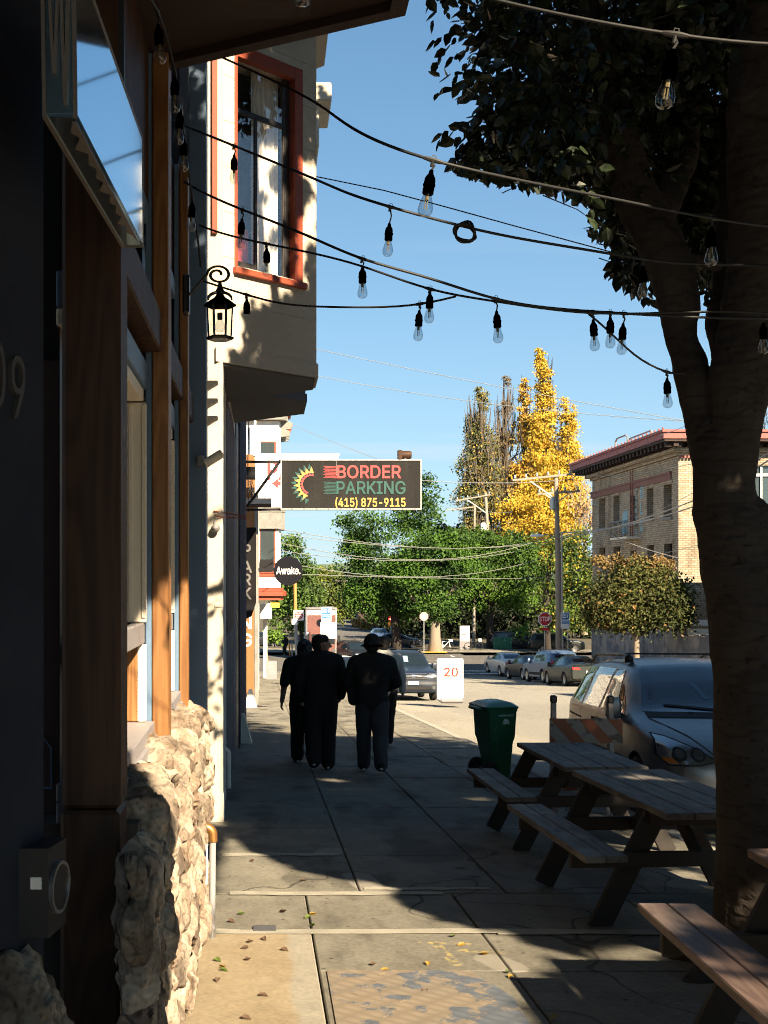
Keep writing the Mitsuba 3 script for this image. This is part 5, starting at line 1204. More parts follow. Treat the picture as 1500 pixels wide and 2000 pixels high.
# suv facing the viewer
suv = dict(L=4.75, W=1.83, r=.36, axles=(.92, 3.64), mirror=(1.62, 1.02), st=[
 (0, .40, .50, .80, .84, .62, .62, .5), (.06, .30, .50, .86, .92, .82, .82, .66), (.3, .28, .5, .97, 1.02, .88, .88, .7), (.8, .28, .5, 1.02, 1.08, .9, .90, .72), (1.35, .28, .5, 1.06, 1.14, .91, .91, .7), (1.75, .28, .5, 1.08, 1.46, .912, .912, .66), (2.15, .28, .5, 1.09, 1.68, .912, .912, .65), (3.2, .28, .5, 1.11, 1.71, .912, .912, .65), (4.2, .3, .5, 1.12, 1.67, .90, .89, .63), (4.6, .36, .52, 1.12, 1.45, .87, .86, .62), (4.75, .42, .55, 1.0, 1.12, .82, .82, .6)],
 side=[('side_window', [(1.85, 1.12), (2.6, 1.12), (2.62, 1.58), (2.3, 1.58)], 'car_glass', .006), ('side_window', [(2.70, 1.13), (3.5, 1.14), (3.5, 1.58), (2.72, 1.59)], 'car_glass', .006), ('side_window', [(3.6, 1.15), (4.3, 1.18), (4.15, 1.54), (3.6, 1.57)], 'car_glass', .006), ('cladding', [(1.4, .42), (3.2, .42), (3.2, .56), (1.4, .56)], 'under_black', .012)],
 front=[('windscreen', Polygon([(-.74, 1.16), (.74, 1.16), (.61, 1.60), (-.61, 1.60)]), 'car_glass', .006), ('headlight', Polygon([(.50, .76), (.80, .78), (.83, .93), (.52, .94)]), 'lamp_clear', .012), ('headlight', Polygon([(-.50, .76), (-.80, .78), (-.83, .93), (-.52, .94)]), 'lamp_clear', .012),
  ('grille', Polygon([(-.45, .72), (.45, .72), (.47, .94), (-.47, .94)]), 'under_black', .008), ('grille_bar', Polygon([(-.44, .76), (.44, .76), (.44, .79), (-.44, .79)]), 'chrome', .016), ('grille_bar', Polygon([(-.45, .83), (.45, .83), (.45, .86), (-.45, .86)]), 'chrome', .016), ('grille_bar', Polygon([(-.46, .90), (.46, .90), (.46, .93), (-.46, .93)]), 'chrome', .016), ('emblem', Point(0, .84).buffer(.075), 'chrome', .022),
  ('bumper_bar', Polygon([(-.80, .56), (.80, .56), (.80, .66), (-.80, .66)]), 'chrome', .012), ('lower_grille', Polygon([(-.6, .38), (.6, .38), (.6, .50), (-.6, .50)]), 'under_black', .012), ('fog_lamp', Point(.68, .46).buffer(.06), 'lamp_clear', .018), ('fog_lamp', Point(-.68, .46).buffer(.06), 'lamp_clear', .018), ('licence_plate', Polygon([(-.17, .55), (.17, .55), (.17, .68), (-.17, .68)]), 'plate_white', .03)],
 rear=[('rear_window', Polygon([(-.6, 1.15), (.6, 1.15), (.52, 1.5), (-.52, 1.5)]), 'car_glass', .006), ('tail_lamp', Polygon([(.66, .95), (.8, .95), (.74, 1.2), (.64, 1.2)]), 'lamp_red', .01), ('tail_lamp', Polygon([(-.66, .95), (-.8, .95), (-.74, 1.2), (-.64, 1.2)]), 'lamp_red', .01), ('licence_plate', Polygon([(-.2, .78), (.2, .78), (.2, .92), (-.2, .92)]), 'plate_white', .012), ('reflector', Polygon([(.6, .46), (.76, .46), (.76, .56), (.6, .56)]), 'lamp_red', .012), ('reflector', Polygon([(-.6, .46), (-.76, .46), (-.76, .56), (-.6, .56)]), 'lamp_red', .012)])
sedan = dict(L=4.7, W=1.80, r=.33, axles=(.92, 3.64), mirror=(1.5, .90), st=[
 (0, .36, .44, .62, .66, .6, .6, .45), (.06, .24, .44, .68, .74, .78, .78, .6), (.35, .2, .44, .80, .86, .86, .86, .68), (1.1, .2, .44, .90, .97, .89, .89, .7), (1.4, .2, .44, .93, 1.06, .895, .895, .66), (1.85, .2, .44, .94, 1.30, .9, .9, .58), (2.25, .2, .44, .95, 1.43, .9, .9, .56), (2.9, .2, .44, .96, 1.44, .9, .9, .56), (3.5, .22, .44, .97, 1.30, .89, .885, .56), (4.0, .22, .44, .98, 1.10, .87, .865, .6), (4.55, .28, .46, .95, 1.04, .84, .83, .66), (4.7, .36, .5, .84, .95, .8, .79, .62)],
 side=[('side_window', [(1.72, .99), (2.6, .99), (2.6, 1.34), (2.2, 1.35)], 'car_glass', .006), ('side_window', [(2.68, .99), (3.55, 1.02), (3.3, 1.24), (2.68, 1.35)], 'car_glass', .006)],
 front=[('windscreen', Polygon([(-.7, 1.02), (.7, 1.02), (.52, 1.36), (-.52, 1.36)]), 'car_glass', .006), ('headlight', Polygon([(.5, .62), (.78, .64), (.8, .74), (.55, .72)]), 'lamp_clear', .01), ('headlight', Polygon([(-.5, .62), (-.78, .64), (-.8, .74), (-.55, .72)]), 'lamp_clear', .01), ('grille', Polygon([(-.45, .42), (.45, .42), (.47, .64), (-.47, .64)]), 'under_black', .008), ('licence_plate', Polygon([(-.16, .4), (.16, .4), (.16, .52), (-.16, .52)]), 'plate_white', .02)],
 rear=[('rear_window', Polygon([(-.62, 1.10), (.62, 1.10), (.50, 1.35), (-.50, 1.35)]), 'car_glass', .006), ('tail_lamp', Polygon([(.40, .80), (.80, .80), (.80, .93), (.5, .90)]), 'lamp_red', .01), ('tail_lamp', Polygon([(-.40, .80), (-.80, .80), (-.80, .93), (-.5, .90)]), 'lamp_red', .01), ('licence_plate', Polygon([(-.17, .62), (.17, .62), (.17, .75), (-.17, .75)]), 'plate_white', .012), ('bumper_trim', Polygon([(-.7, .36), (.7, .36), (.7, .44), (-.7, .44)]), 'under_black', .01)])
paint_mat('suv_blue', (.020, .030, .050)); paint_mat('car_silver', (.50, .48, .46), .5); paint_mat('car_black', (.014, .015, .016)); paint_mat('car_blue', (.07, .12, .22)); paint_mat('car_green', (.018, .026, .024)); paint_mat('car_white', (.62, .62, .60), .05); paint_mat('car_dark', (.022, .026, .034))
def suv_extra(A, t, body):
    A('windscreen_sticker', slab_on(body, Polygon([(-.05, 1.30), (.12, 1.30), (.12, 1.50), (-.05, 1.50)]), 'x', .012, sign=1), 'graffiti_blue')
build_car('parked_suv', 'dark blue sport utility vehicle facing the viewer beside the white price board', suv, car_at(P(808, 0, 39.5)[0], 39.5, .02), 'suv_blue', rack=(2.0, 4.1, 1.68, .56), extra=suv_extra)
build_car('parked_car', 'dark hatchback standing just behind the blue sport utility vehicle, seen past the walkers', sedan, car_at(P(703, 0, 46)[0] - .1, 46.0, .04), 'car_dark', detail=False)
build_car('parked_car', 'white car farther back in the same left hand row, mostly hidden by the walkers', sedan, car_at(P(678, 0, 54)[0], 54.0, .05), 'car_white', detail=False)
# row along the far kerb, tails towards the viewer
def tail_at(px, Y, spec, hd=0.0):
    X = P(px, 0, Y)[0]; g = float(zg(Y)) - .13
    return tr(X, Y, g) @ rotz(math.pi + hd) @ rotz(math.pi / 2) @ roty(-math.atan(SL) if Y < 70 else 0) @ tr(-spec['L'], 0, 0)
grp = 'cars parked along the far kerb'
build_car('parked_car', 'silver sedan at the far end of the row along the opposite kerb', sedan, tail_at(1012, 73.5, sedan, .10), 'car_silver', grp, detail=False)
build_car('parked_car', 'black sedan between the silver sedan and the light blue wagon', sedan, tail_at(1061, 66.8, sedan, .10), 'car_black', grp, detail=False)
build_car('parked_car', 'light blue wagon with bright red tail lamps along the opposite kerb', suv, tail_at(1106, 60.5, suv, .08), 'car_blue', grp, rack=(2.0, 4.1, 1.68, .56), detail=False)
build_car('parked_car', 'dark green car nearest in the row, partly behind the minivan', sedan, tail_at(1152, 55.0, sedan, .06), 'car_green', grp, detail=False)
def front_at(px, Y, rot): return tr(P(px, 0, Y)[0], Y, float(zg(Y)) - .13) @ rotz(rot) @ rotz(math.pi / 2)
build_car('distant_car', 'black sport utility vehicle with roof rack waiting at the cross street behind the walkers', suv, front_at(715, 88, .3), 'car_black', detail=False, rack=(2.0, 4.1, 1.68, .56))
build_car('distant_car', 'dark blue car coming up the far street under the ficus trees', sedan, front_at(746, 118, .0), 'car_blue', detail=False)
build_car('distant_car', 'dark grey car parked side on in the shade left of the pale ficus trunk', sedan, front_at(826, 110, 1.45), 'car_dark', detail=False)
build_car('distant_car', 'black pickup sized car in the shade right of the utility pole', suv, front_at(1062, 108, 1.5), 'car_dark', detail=False)
build_car('distant_car', 'grey blue car in the deep shade beside the brick building', suv, front_at(1140, 104, 1.5), 'car_green', detail=False)
build_car('distant_car', 'dark car parked at the left corner past the house', sedan, front_at(556, 112, 1.5), 'car_dark', detail=False)
# box truck
bt = thing('box_truck', 'white box truck with a brown red front waiting at the cross street', 'truck')
YT = 92.0; gT = float(zg(YT)) - .13; xT = P(630, 0, YT)[0]
BT = tr(xT, YT, gT)
pr('truck_brown', (.15, .062, .052), .5)
A = lambda nm, m, mt, par=bt: add(nm, moved(m, BT), mt, par)
A('box', bx(-1.2, 1.2, 1.2, 7.5, .7, 4.05, .05), 'house_white')
A('roof_edge', bx(-1.22, 1.22, 1.15, 7.5, 4.052, 4.15, .02), 'grey_trim')
A('panel', bx(-1.14, 1.14, 1.16, 1.198, 2.3, 3.62), 'truck_brown')
A('emblem', moved(prism(Point(0, 0).buffer(.30), .02), tr(-.12, 1.158, 3.0) @ FACE), 'sign_black')
A('cab', bx(-1.08, 1.08, -.7, 1.1, .55, 2.35, .12), 'truck_brown')
A('windscreen', bx(-.9, .9, -.72, -.705, 1.45, 2.2, .003), 'car_glass'); A('bumper', bx(-1.1, 1.1, -.85, -.71, .4, .75, .03), 'grey_trim')
for s in (-1, 1):
    A('headlight', bx(s * .8 - .14, s * .8 + .14, -.73, -.705, .85, 1.05), 'lamp_clear'); A('wing_mirror', bx(s * 1.25 - .1, s * 1.25 + .1, -.5, -.4, 1.5, 2.1, .02), 'under_black')
    for y in (.1, 5.6): A('wheel', moved(lathe([(0, -.14), (.42, -.14), (.45, -.1), (.45, .1), (.42, .14), (0, .14)], 20), tr(s * .95, y, .45) @ roty(math.pi / 2)), 'tyre')
# ---------------------------------------------------------------- people walking away
pr('skin', (.30, .17, .115), .55); pr('hair_black', (.010, .009, .009), .7); pr('cloth_black', (.010, .010, .011), .9); pr('cloth_navy', (.012, .013, .018), .9)
pr('jeans_grey', (.040, .042, .05), .9); pr('cloth_white', (.36, .37, .37), .9); pr('cap_brown', (.022, .014, .011), .9); pr('sole_white', (.60, .60, .58), .6); pr('camo', proc(lambda p, n, uv: mix((.012, .012, .011), (.07, .072, .07), smoothstep(.5, .56, noise(p.x * 28, p.y * 28, p.z * 28)))), .9)
def mirror(p): return np.array([-p[0], p[1], p[2]])
def hand_bones(w, d, side, k=1.0):
    """palm and five bent fingers from the wrist w towards d; the thumb leaves the side of the palm."""
    d = d / np.linalg.norm(d); fwd = np.array([0, 1.0, 0]); fwd = fwd - d * (fwd @ d); fwd /= np.linalg.norm(fwd); inn = np.cross(d, fwd) * side
    pm = w + d * .085 * k; b = [m3.Manifold.batch_hull([ball(w, .022 * k), ball(pm + fwd * .028 * k, .014 * k), ball(pm - fwd * .028 * k, .014 * k)])]
    for i, L in enumerate((.070, .078, .073, .058)):
        p0 = pm + fwd * (.028 - i * .0187) * k; p1 = p0 + (d * .62 + inn * -.25) * L * .55 * k; p2 = p1 + (d * .5 - inn * .6) * L * .5 * k
        b += [bone(p0, .0095 * k, p1, .0085 * k, 8), bone(p1, .0085 * k, p2, .0075 * k, 8)]
    t0 = w + d * .035 * k + fwd * .024 * k; t1 = t0 + (d * .5 + fwd * .7) * .042 * k; t2 = t1 + (d * .9 + fwd * .1 - inn * .3) * .035 * k
    b += [bone(t0, .012 * k, t1, .010 * k, 8), bone(t1, .010 * k, t2, .008 * k, 8)]
    return b
def person(label, X, Y, h, yaw=0.0, step=.12, lead=1, arms=None, head=0.0, top='cloth_black', bottom='cloth_black', sleeve='long', hat=None, hair='short', loose=1.0, bag=None, grp='people walking away along the pavement', bulk=1.0):
    t = thing('person', label, 'person', grp)
    g = float(zg(Y)); M = tr(X, Y, g) @ rotz(yaw)
    S = lambda *p: np.array(p) * h
    sh = [S(-.112 * bulk, 0, .812), S(.112 * bulk, 0, .812)]
    hp = [S(-.052, 0, .515), S(.052, 0, .515)]
    legs = []
    for i, s in ((0, -1), (1, 1)):
        f = step * (1 if (s == lead) else -1)
        back = f < 0
        an = S(.055 * s, f, .045 + (.035 if back else 0)); kn = S(.056 * s, f * .45 + (.028 if not back else .032), .285)
        toe = an + S(.012 * s, .085, -.022 - (.018 if back else 0)); heel = an + S(0, -.03, -.012 + (.01 if back else 0))
        legs.append((hp[i], kn, an, toe, heel))
    if arms is None: arms = [((-.155, -.03, .645), (-.165, .04, .50)), ((.155, .02, .645), (.165, .07, .50))]
    A_ = [(sh[i], S(*arms[i][0]), S(*arms[i][1])) for i in (0, 1)]
    c, s_ = math.cos(head), math.sin(head)
    def hd(x, y, z): return S(c * x + s_ * y, -s_ * x + c * y + .012, z)
    def head_bones(e=0.0):
        r = lambda q: q * h + e
        return [m3.Manifold.batch_hull([ball(hd(0, -.012, .945), r(.054)), ball(hd(0, .018, .942), r(.050)), ball(hd(0, .012, .90), r(.040)), ball(hd(0, .040, .882), r(.018))])]
    def torso(e):
        r = lambda q: q * h + e
        return [m3.Manifold.batch_hull([ball(S(-.045, 0, .525), r(.062)), ball(S(.045, 0, .525), r(.062)), ball(S(-.035, 0, .62), r(.062)), ball(S(.035, 0, .62), r(.062))]),
                m3.Manifold.batch_hull([ball(S(-.035, 0, .62), r(.062)), ball(S(.035, 0, .62), r(.062)), ball(S(-.062 * bulk, .0, .75), r(.064)), ball(S(.062 * bulk, .0, .75), r(.064))]),
                m3.Manifold.batch_hull([ball(S(-.062 * bulk, 0, .75), r(.064)), ball(S(.062 * bulk, 0, .75), r(.064)), ball(sh[0] + S(.02, 0, 0), r(.040)), ball(sh[1] - S(.02, 0, 0), r(.040)), ball(S(0, -.005, .845), r(.034))])]
    def arm(i, e, upto=2):
        a, b, w = A_[i]; r = lambda q: q * h + e
        o = [bone(a, r(.036), b, r(.027))]
        if upto == 2: o.append(bone(b, r(.027), w, r(.019)))
        return o
    def leg(i, e0, e1):
        a, k, n_, to, he = legs[i]
        return [bone(a, .062 * h + e0, k, .040 * h + (e0 + e1) / 2), bone(k, .040 * h + (e0 + e1) / 2, n_, .026 * h + e1)]
    feet = [[bone(l[2], .022 * h, l[3], .017 * h), bone(l[2], .022 * h, l[4], .019 * h)] for l in legs]
    ear = [m3.Manifold.batch_hull([ball(hd(sx * .052, .005, .935), .012 * h), ball(hd(sx * .050, .008, .915), .008 * h)]) for sx in (-1, 1)]
    nose = [m3.Manifold.batch_hull([ball(hd(0, .068, .935), .006 * h), ball(hd(0, .080, .915), .008 * h), ball(hd(0, .06, .912), .012 * h)])]
    body = torso(0) + [bone(S(0, 0, .83), .032 * h, hd(0, 0, .90), .031 * h)] + head_bones() + ear + nose + arm(0, 0) + arm(1, 0) + leg(0, 0, 0) + leg(1, 0, 0) + feet[0] + feet[1]
    for i, sd_ in ((0, -1), (1, 1)): body += hand_bones(A_[i][2], A_[i][2] - A_[i][1] + S(0, .02, -.02), sd_, h / 1.75)
    add('body', moved(flesh(body, .035, 6), M), 'skin', t, True)
    for sx in (-1, 1): add('eye', moved(to_trimesh(ball(hd(sx * .021, .058, .938), .0075 * h, 10)), M), 'hair_black', t, True)
    add('mouth', moved(to_trimesh(bone(hd(-.014, .058, .895), .004 * h, hd(.014, .058, .895), .004 * h, 8)), M), 'cap_brown', t, True)
    e = .018 * loose
    tr_ = flesh([m3.Manifold.batch_hull([ball(S(-.045, 0, .525), .062 * h + e), ball(S(.045, 0, .525), .062 * h + e), ball(S(-.035, 0, .58), .06 * h + e), ball(S(.035, 0, .58), .06 * h + e)])] + leg(0, e, e * 1.9) + leg(1, e, e * 1.9), .05, 5)
    rough(tr_, .012, 9, 3); add('trousers', moved(tr_, M), bottom, t, True)
    e2 = e * 1.35
    jk = torso(e2) + arm(0, e2 * .95, 2 if sleeve == 'long' else 1) + arm(1, e2 * .95, 2 if sleeve == 'long' else 1) + [bone(S(0, -.005, .83), .036 * h + .012, S(0, -.0, .858), .034 * h + .012)]
    if sleeve != 'long':
        jk = [j for j in jk]
    jm = flesh(jk, .05, 5); rough(jm, .013, 8, 7); add('jacket' if sleeve == 'long' else 'shirt', moved(jm, M), top, t, True)
    for i in (0, 1):
        sm = flesh([bone(legs[i][2] - S(0, 0, .008), .030 * h, legs[i][3], .024 * h), bone(legs[i][2] - S(0, 0, .008), .030 * h, legs[i][4], .026 * h)], .03, 4)
        shoe = add('shoe', moved(sm, M), 'cloth_black', t, True)
        a, b = legs[i][4], legs[i][3]
        add('sole', moved(to_trimesh(m3.Manifold.batch_hull([ball(a - S(0, .010, .016), .0135 * h, 10), ball(b - S(0, 0, .014), .0135 * h, 10)]).scale([1, 1, 1])), M), 'sole_white', shoe, True)
    if hat in ('cap', 'bucket'):
        add('hat', moved(flesh([m3.Manifold.batch_hull([ball(hd(0, -.008, .962), .060 * h), ball(hd(0, .008, .962), .060 * h), ball(hd(0, 0, .945), .064 * h)])], .03, 4), M), 'cap_brown', t, True)
        bm = moved(lathe([(.050 * h, 0.012), (.070 * h, .006), (.088 * h, -.012), (.088 * h, -.016), (.068 * h, 0), (.05 * h, 0)], 20), M @ tr(*hd(0, 0, .935)))
        add('hat_brim', bm, 'cap_brown', t, True)
    elif hat == 'hood':
        add('hood', moved(rough(flesh([m3.Manifold.batch_hull([ball(hd(0, -.015, .95), .064 * h), ball(hd(0, .0, .90), .058 * h), ball(S(0, -.03, .86), .06 * h)])], .03, 3), .012, 25, 2), M), 'camo', t, True)
    if hair:
        hm = [m3.Manifold.batch_hull([ball(hd(0, -.018, .952), .056 * h), ball(hd(0, .014, .962), .046 * h), ball(hd(0, -.022, .915), .044 * h)])]
        if hair == 'full': hm += [ball(hd(sx * .03, .02 * k, .972), .03 * h) for sx in (-1, 0, 1) for k in (-1, 0, 1)]
        add('hair', moved(rough(flesh(hm, .025, 3), .008, 30, 5), M), 'hair_black', t, True)
    if bag: add('bag', moved(rough(to_trimesh(m3.Manifold.batch_hull([ball(S(*q), .045 * h) for q in bag]).refine_to_length(.05)), .01, 9), M), 'cloth_navy', t, True)
    return t
Yp = 15.6
person('walker in a dark jacket and baggy trousers with full dark hair turning to the right', P(627, 0, Yp)[0], Yp, 1.78, .0, .07, 1, arms=[((-.165, -.03, .66), (-.15, .06, .53)), ((.165, -.035, .655), (.15, .075, .545))], head=1.25, hair='full', loose=1.45, bulk=1.04)
person('walker in a black short sleeved shirt with a patterned hood, leftmost of the group', P(595, 0, 16.6)[0], 16.6, 1.72, .05, .06, -1, arms=[((-.165, -.03, .655), (-.185, -.005, .505)), ((.15, .02, .65), (.15, .08, .53))], sleeve='short', hat='hood', hair=None, loose=1.3, bulk=1.1)
person('walker in a bulky black sweater, brown brimmed hat and grey trousers, both hands in front', P(727, 0, 15.2)[0], 15.2, 1.76, -.03, .13, -1, arms=[((-.178, .02, .66), (-.10, .15, .60)), ((.178, .02, .66), (.10, .15, .60))], bottom='jeans_grey', hat='bucket', hair='short', loose=1.2, bulk=1.12, bag=[(-.14, .06, .60), (-.13, .06, .53)])
person('walker in a pale long sleeved top and dark trousers, ahead of the brimmed hat', P(750, 0, 19.2)[0], 19.2, 1.80, .02, .15, 1, arms=[((-.16, .0, .65), (-.15, .09, .53)), ((.16, .01, .65), (.175, .05, .505))], top='cloth_white', hair='full', loose=1.1, bulk=1.1)
person('distant figure in dark clothes standing at the far left corner', P(556, 0, 98)[0], 98.0, 1.75, .4, .05, 1, hair='short', top='cloth_navy', grp=None)
# ---------------------------------------------------------------- festoon lights
from scipy.interpolate import CubicSpline
pr('socket_black', (.013, .013, .014), .45); pr('cable_black', (.014, .015, .017), .6)
SOCK = mikit.ply(lathe([(0, .0), (.006, 0), (.008, -.012), (.0145, -.022), (.0165, -.030), (.0165, -.040), (.0185, -.043), (.0185, -.047), (.0165, -.050), (.0170, -.070), (.0145, -.073), (0, -.073)], 18), 'mat_socket_black', 40)
BULB = mikit.ply(lathe([(.0130, -.071), (.0135, -.080), (.0185, -.096), (.0222, -.112), (.0222, -.122), (.0185, -.132), (.011, -.1385), (.0004, -.140)], 22), 'mat_bulb_glass', True)
FIL = mikit.ply(cat(tube([(.003, 0, -.072), (.0035, 0, -.118)], .0016, 5), tube([(-.003, 0, -.072), (-.0035, 0, -.118)], .0016, 5), tube([(0, 0, -.072), (0, 0, -.09)], .006, 7)), 'mat_filament')
TEE = mikit.ply(cat(tube([(-.030, 0, 0), (-.012, 0, 0), (.012, 0, 0), (.030, 0, 0)], [.005, .0075, .0075, .005], 8), tube([(0, 0, 0), (0, 0, -.02)], [.007, .004], 8), tube([(-.006, 0, .005), (-.005, 0, .014), (.005, 0, .014), (.006, 0, .005)], .0015, 5)), 'mat_socket_black', 40)
def strand(label, pts, r, bulbs, extra=None):
    t = thing('string_light', label, 'string lights', 'festoon lights strung over the pavement')
    w = np.array([P(*p) for p in pts]); q = np.array([p[0] for p in pts], float)
    u = np.concatenate([[0], np.cumsum(np.linalg.norm(np.diff(w, axis=0), axis=1))])
    cs = CubicSpline(u, w)
    fine = cs(np.linspace(0, u[-1], max(12, int(u[-1] / .06))))
    add('cable', tube(fine, r, 7), 'cable_black', t, True)
    pxs = VX + F * fine[:, 0] / fine[:, 1]
    for b in bulbs:
        px, drop, tilt = b[:3]
        i = int(np.argmin(np.abs(pxs - px))); c = fine[i]
        d = fine[min(i + 1, len(fine) - 1)] - fine[max(i - 1, 0)]
        lamp = newkey('lamp', t)
        add('tee', TEE, None, lamp, to_world=T4(tr(*c) @ rotz(math.atan2(d[1], d[0])) @ roty(-math.atan2(d[2], math.hypot(d[0], d[1])))))
        m = tr(*c) @ roty(tilt) @ tr(0, 0, -drop)
        lead = np.array([c + [0, 0, -.012], c + np.array([-math.sin(tilt) * drop * .4 + .006, 0, -drop * .55]), (m @ [0, 0, 0, 1])[:3]])
        add('lead', tube(lead, .0035, 6), 'cable_black', lamp)
        add('socket', SOCK, None, lamp, to_world=T4(m))
        if len(b) < 4:
            add('bulb', BULB, None, lamp, to_world=T4(m)); add('filament', FIL, None, lamp, to_world=T4(m))
    return t
strand('festoon strand crossing the top right corner in front of the tree', [(420, -170, 3.3), (600, -112, 2.95), (930, -10, 2.88), (1140, 37, 2.8), (1330, 69, 2.75), (1540, 88, 2.7)], .0042, [(600, .02, .05), (1328, .035, .16)])
strand('festoon strand sagging from the bay soffit across the sky with one large bulb', [(340, 66, 6.1), (420, 106, 5.5), (620, 203, 4.5), (850, 314, 3.5), (1190, 387, 3.9), (1400, 428, 4.2), (1540, 445, 4.4)], .0048, [(852, .03, .16), (1398, .03, 0)])
strand('festoon strand with a cable knot, below the one with the large bulb', [(335, 235, 6.1), (470, 290, 5.8), (620, 352, 5.5), (752, 401, 5.0), (900, 441, 5.1), (1000, 463, 5.2), (1200, 497, 5.2), (1290, 511, 5.2), (1400, 517, 5.2), (1540, 522, 5.1)], .0060, [(460, .045, 0), (752, .07, .06), (1262, .03, .0)])
tn = thing('support_wire', 'thin steel support wire running just above the knotted festoon cable', 'cable')
add('wire', tube(np.array([P(*p) for p in [(618, 345, 5.7), (750, 372, 5.5), (870, 404, 5.3), (1000, 440, 5.3), (1200, 494, 5.3), (1300, 512, 5.6)]]), .0028, 5), 'cable_black', tn, True)
kn = thing('cable_coil', 'tied coil of spare black cable hanging on the festoon strand', 'cable')
c = P(908, 455, 5.1)
for k in range(4):
    a = np.linspace(0, 2 * np.pi, 20); s1, s2 = .052 - .004 * k, .030 + .006 * k
    e = np.stack([s1 * np.cos(a), .012 * np.sin(a * 2 + k) + .004 * k, s2 * np.sin(a)], -1) @ rotx(.3 * k)[:3, :3].T @ roty(.45 + .12 * k)[:3, :3].T + c
    add('loop', tube(e, .0048, 6, False), 'cable_black', kn, True)
strand('festoon strand through the middle of the sky ending behind the trunk', [(360, 355, 6.1), (460, 404, 5.7), (620, 469, 5.3), (707, 505, 5.2), (830, 541, 5.2), (970, 584, 5.2), (1140, 607, 5.3), (1300, 617, 5.3), (1540, 621, 5.3)], .0060, [(470, .045, .06), (707, .035, 0), (968, .055, -.06), (1182, .02, 0), (1222, .045, .06), (1490, .02, 0)])
strand('festoon strand from the window head that joins the lower bundle of cables', [(390, 440, 6.1), (520, 476, 5.8), (710, 521, 5.5), (850, 567, 5.35), (970, 589, 5.28), (1150, 611, 5.28), (1300, 611, 5.28), (1540, 617, 5.25)], .0052, [(523, .02, 0), (850, .015, .03), (1150, .03, -.06)])
strand('festoon strand from the lantern with one empty socket', [(395, 548, 6.05), (440, 563, 5.95), (490, 578, 5.85), (560, 594, 5.7), (680, 600, 5.6), (780, 598, 5.5), (830, 592, 5.4), (890, 579, 5.3)], .0050, [(489, .02, 0, 0), (829, .03, .05)])
strand('short festoon end slanting down to the trunk under the bundle', [(1150, 614, 5.3), (1192, 650, 5.35), (1232, 687, 5.4), (1275, 715, 5.5), (1305, 727, 5.55), (1340, 729, 5.6)], .0048, [(1300, .03, -.03)])
strand('festoon strand hanging along the storefront wall near the box sign', [(392, 520, 6.0), (378, 405, 5.6), (362, 290, 5.2), (345, 160, 4.7), (322, 60, 4.4), (290, -10, 4.0), (250, -120, 3.6)], .005, [(376, .015, .05), (359, .03, 0), (352, .01, .08), (343, .02, 0), (308, .05, -.06)])
# ---------------------------------------------------------------- trees beyond, poles, wires, signs at the cross street
scene['mat_leaf_vc'] = {'type': 'twosided', 'bsdf': {'type': 'principled', 'base_color': {'type': 'mesh_attribute', 'name': 'vertex_color'}, 'roughness': .6, 'specular': .3}}
pr('far_bark', (.032, .025, .020), .9); pr('pale_bark', (.22, .18, .14), .9); pr('twig_bark', (.105, .085, .065), .9)
TUFT = np.array([(0, 0, 0), (.5, .34, .10), (.5, -.34, .10), (1, 0, -.06), (.45, 0, -.12)]); TF = np.array([(0, 4, 1), (0, 2, 4), (4, 3, 1), (4, 2, 3)])
def crown_mesh(lumps, Y, n, size, cols, seed, depth=.8, droop=.35, thr=.40, fq=.7):
    """leaves through the volume of lumps given as (px, py, rx, ry) at distance Y"""
    r = np.random.default_rng(seed); k = Y / F; out = []
    area = np.array([l[2] * l[3] for l in lumps], float); area /= area.sum()
    for l, a in zip(lumps, area):
        c = P(l[0], l[1], Y + (l[4] if len(l) > 4 else 0)); rad = np.array([l[2] * k, (l[2] + l[3]) * .5 * k * depth, l[3] * k])
        m = max(int(n * a / 45), 3)                  # clumps of leaves at the branch ends, gaps between them
        p = r.normal(size=(m, 3)); p /= np.linalg.norm(p, axis=1, keepdims=True)
        q = c + p * rad * (r.uniform(.12, 1, (m, 1)) ** .34)
        q = q[meshkit.fbm(q * fq, 2, seed) > thr]
        g = np.repeat(q, 45, 0); w = r.normal(size=(len(g), 3)); cs = min(.62, max(rad.min() * .55, .25))
        out.append(g + w * [cs * .62, cs * .62, cs * .42] - [0, 0, .25 * cs] * (w[:, :2] ** 2).sum(1, keepdims=True) * .35)
    c = np.vstack(out)
    N = len(c); x = r.normal(size=(N, 3)); x[:, 2] -= droop; x /= np.linalg.norm(x, axis=1, keepdims=True)
    z = r.normal(0, .5, (N, 3)) + [0, -.3, .7]; y = np.cross(z, x); y /= np.linalg.norm(y, axis=1, keepdims=True) + 1e-9; z = np.cross(x, y)
    s = r.uniform(.7, 1.3, N) * size
    v, f = leaf_mesh(c, x, y, z, s, TUFT, TF)
    w = np.clip(meshkit.fbm(c * .5 + 9, 2, seed + 1) * 1.6 - .3 + r.normal(0, .22, N), 0, 1)[:, None]
    col = np.array(cols[0]) * (1 - w) + np.array(cols[1]) * w
    if len(cols) > 2:
        q = (r.uniform(size=N) < cols[3])[:, None]; col = np.where(q, np.array(cols[2]), col)
    return (v, f), np.repeat(col, len(TUFT), 0)
def far_tree(name, label, lumps, Y, n, size, cols, trunk, seed, group=None, bark_='far_bark', **kw):
    t = thing(name, label, 'tree', group)
    for i, tk_ in enumerate(trunk):
        pts = [np.array(P(px, py, Y)) for px, py, r_ in tk_]
        if i == 0: pts[0][2] = float(zg(Y)) - .1
        add('trunk' if i == 0 else 'limb', rough(tube(pts, [r_ for *_, r_ in tk_], 10), .03, 2, seed), bark_, t, True)
    (v, f), col = crown_mesh(lumps, Y, n, size, cols, seed, **kw)
    add('crown', (v, f), 'leaf_vc', t, color=col)
    return t
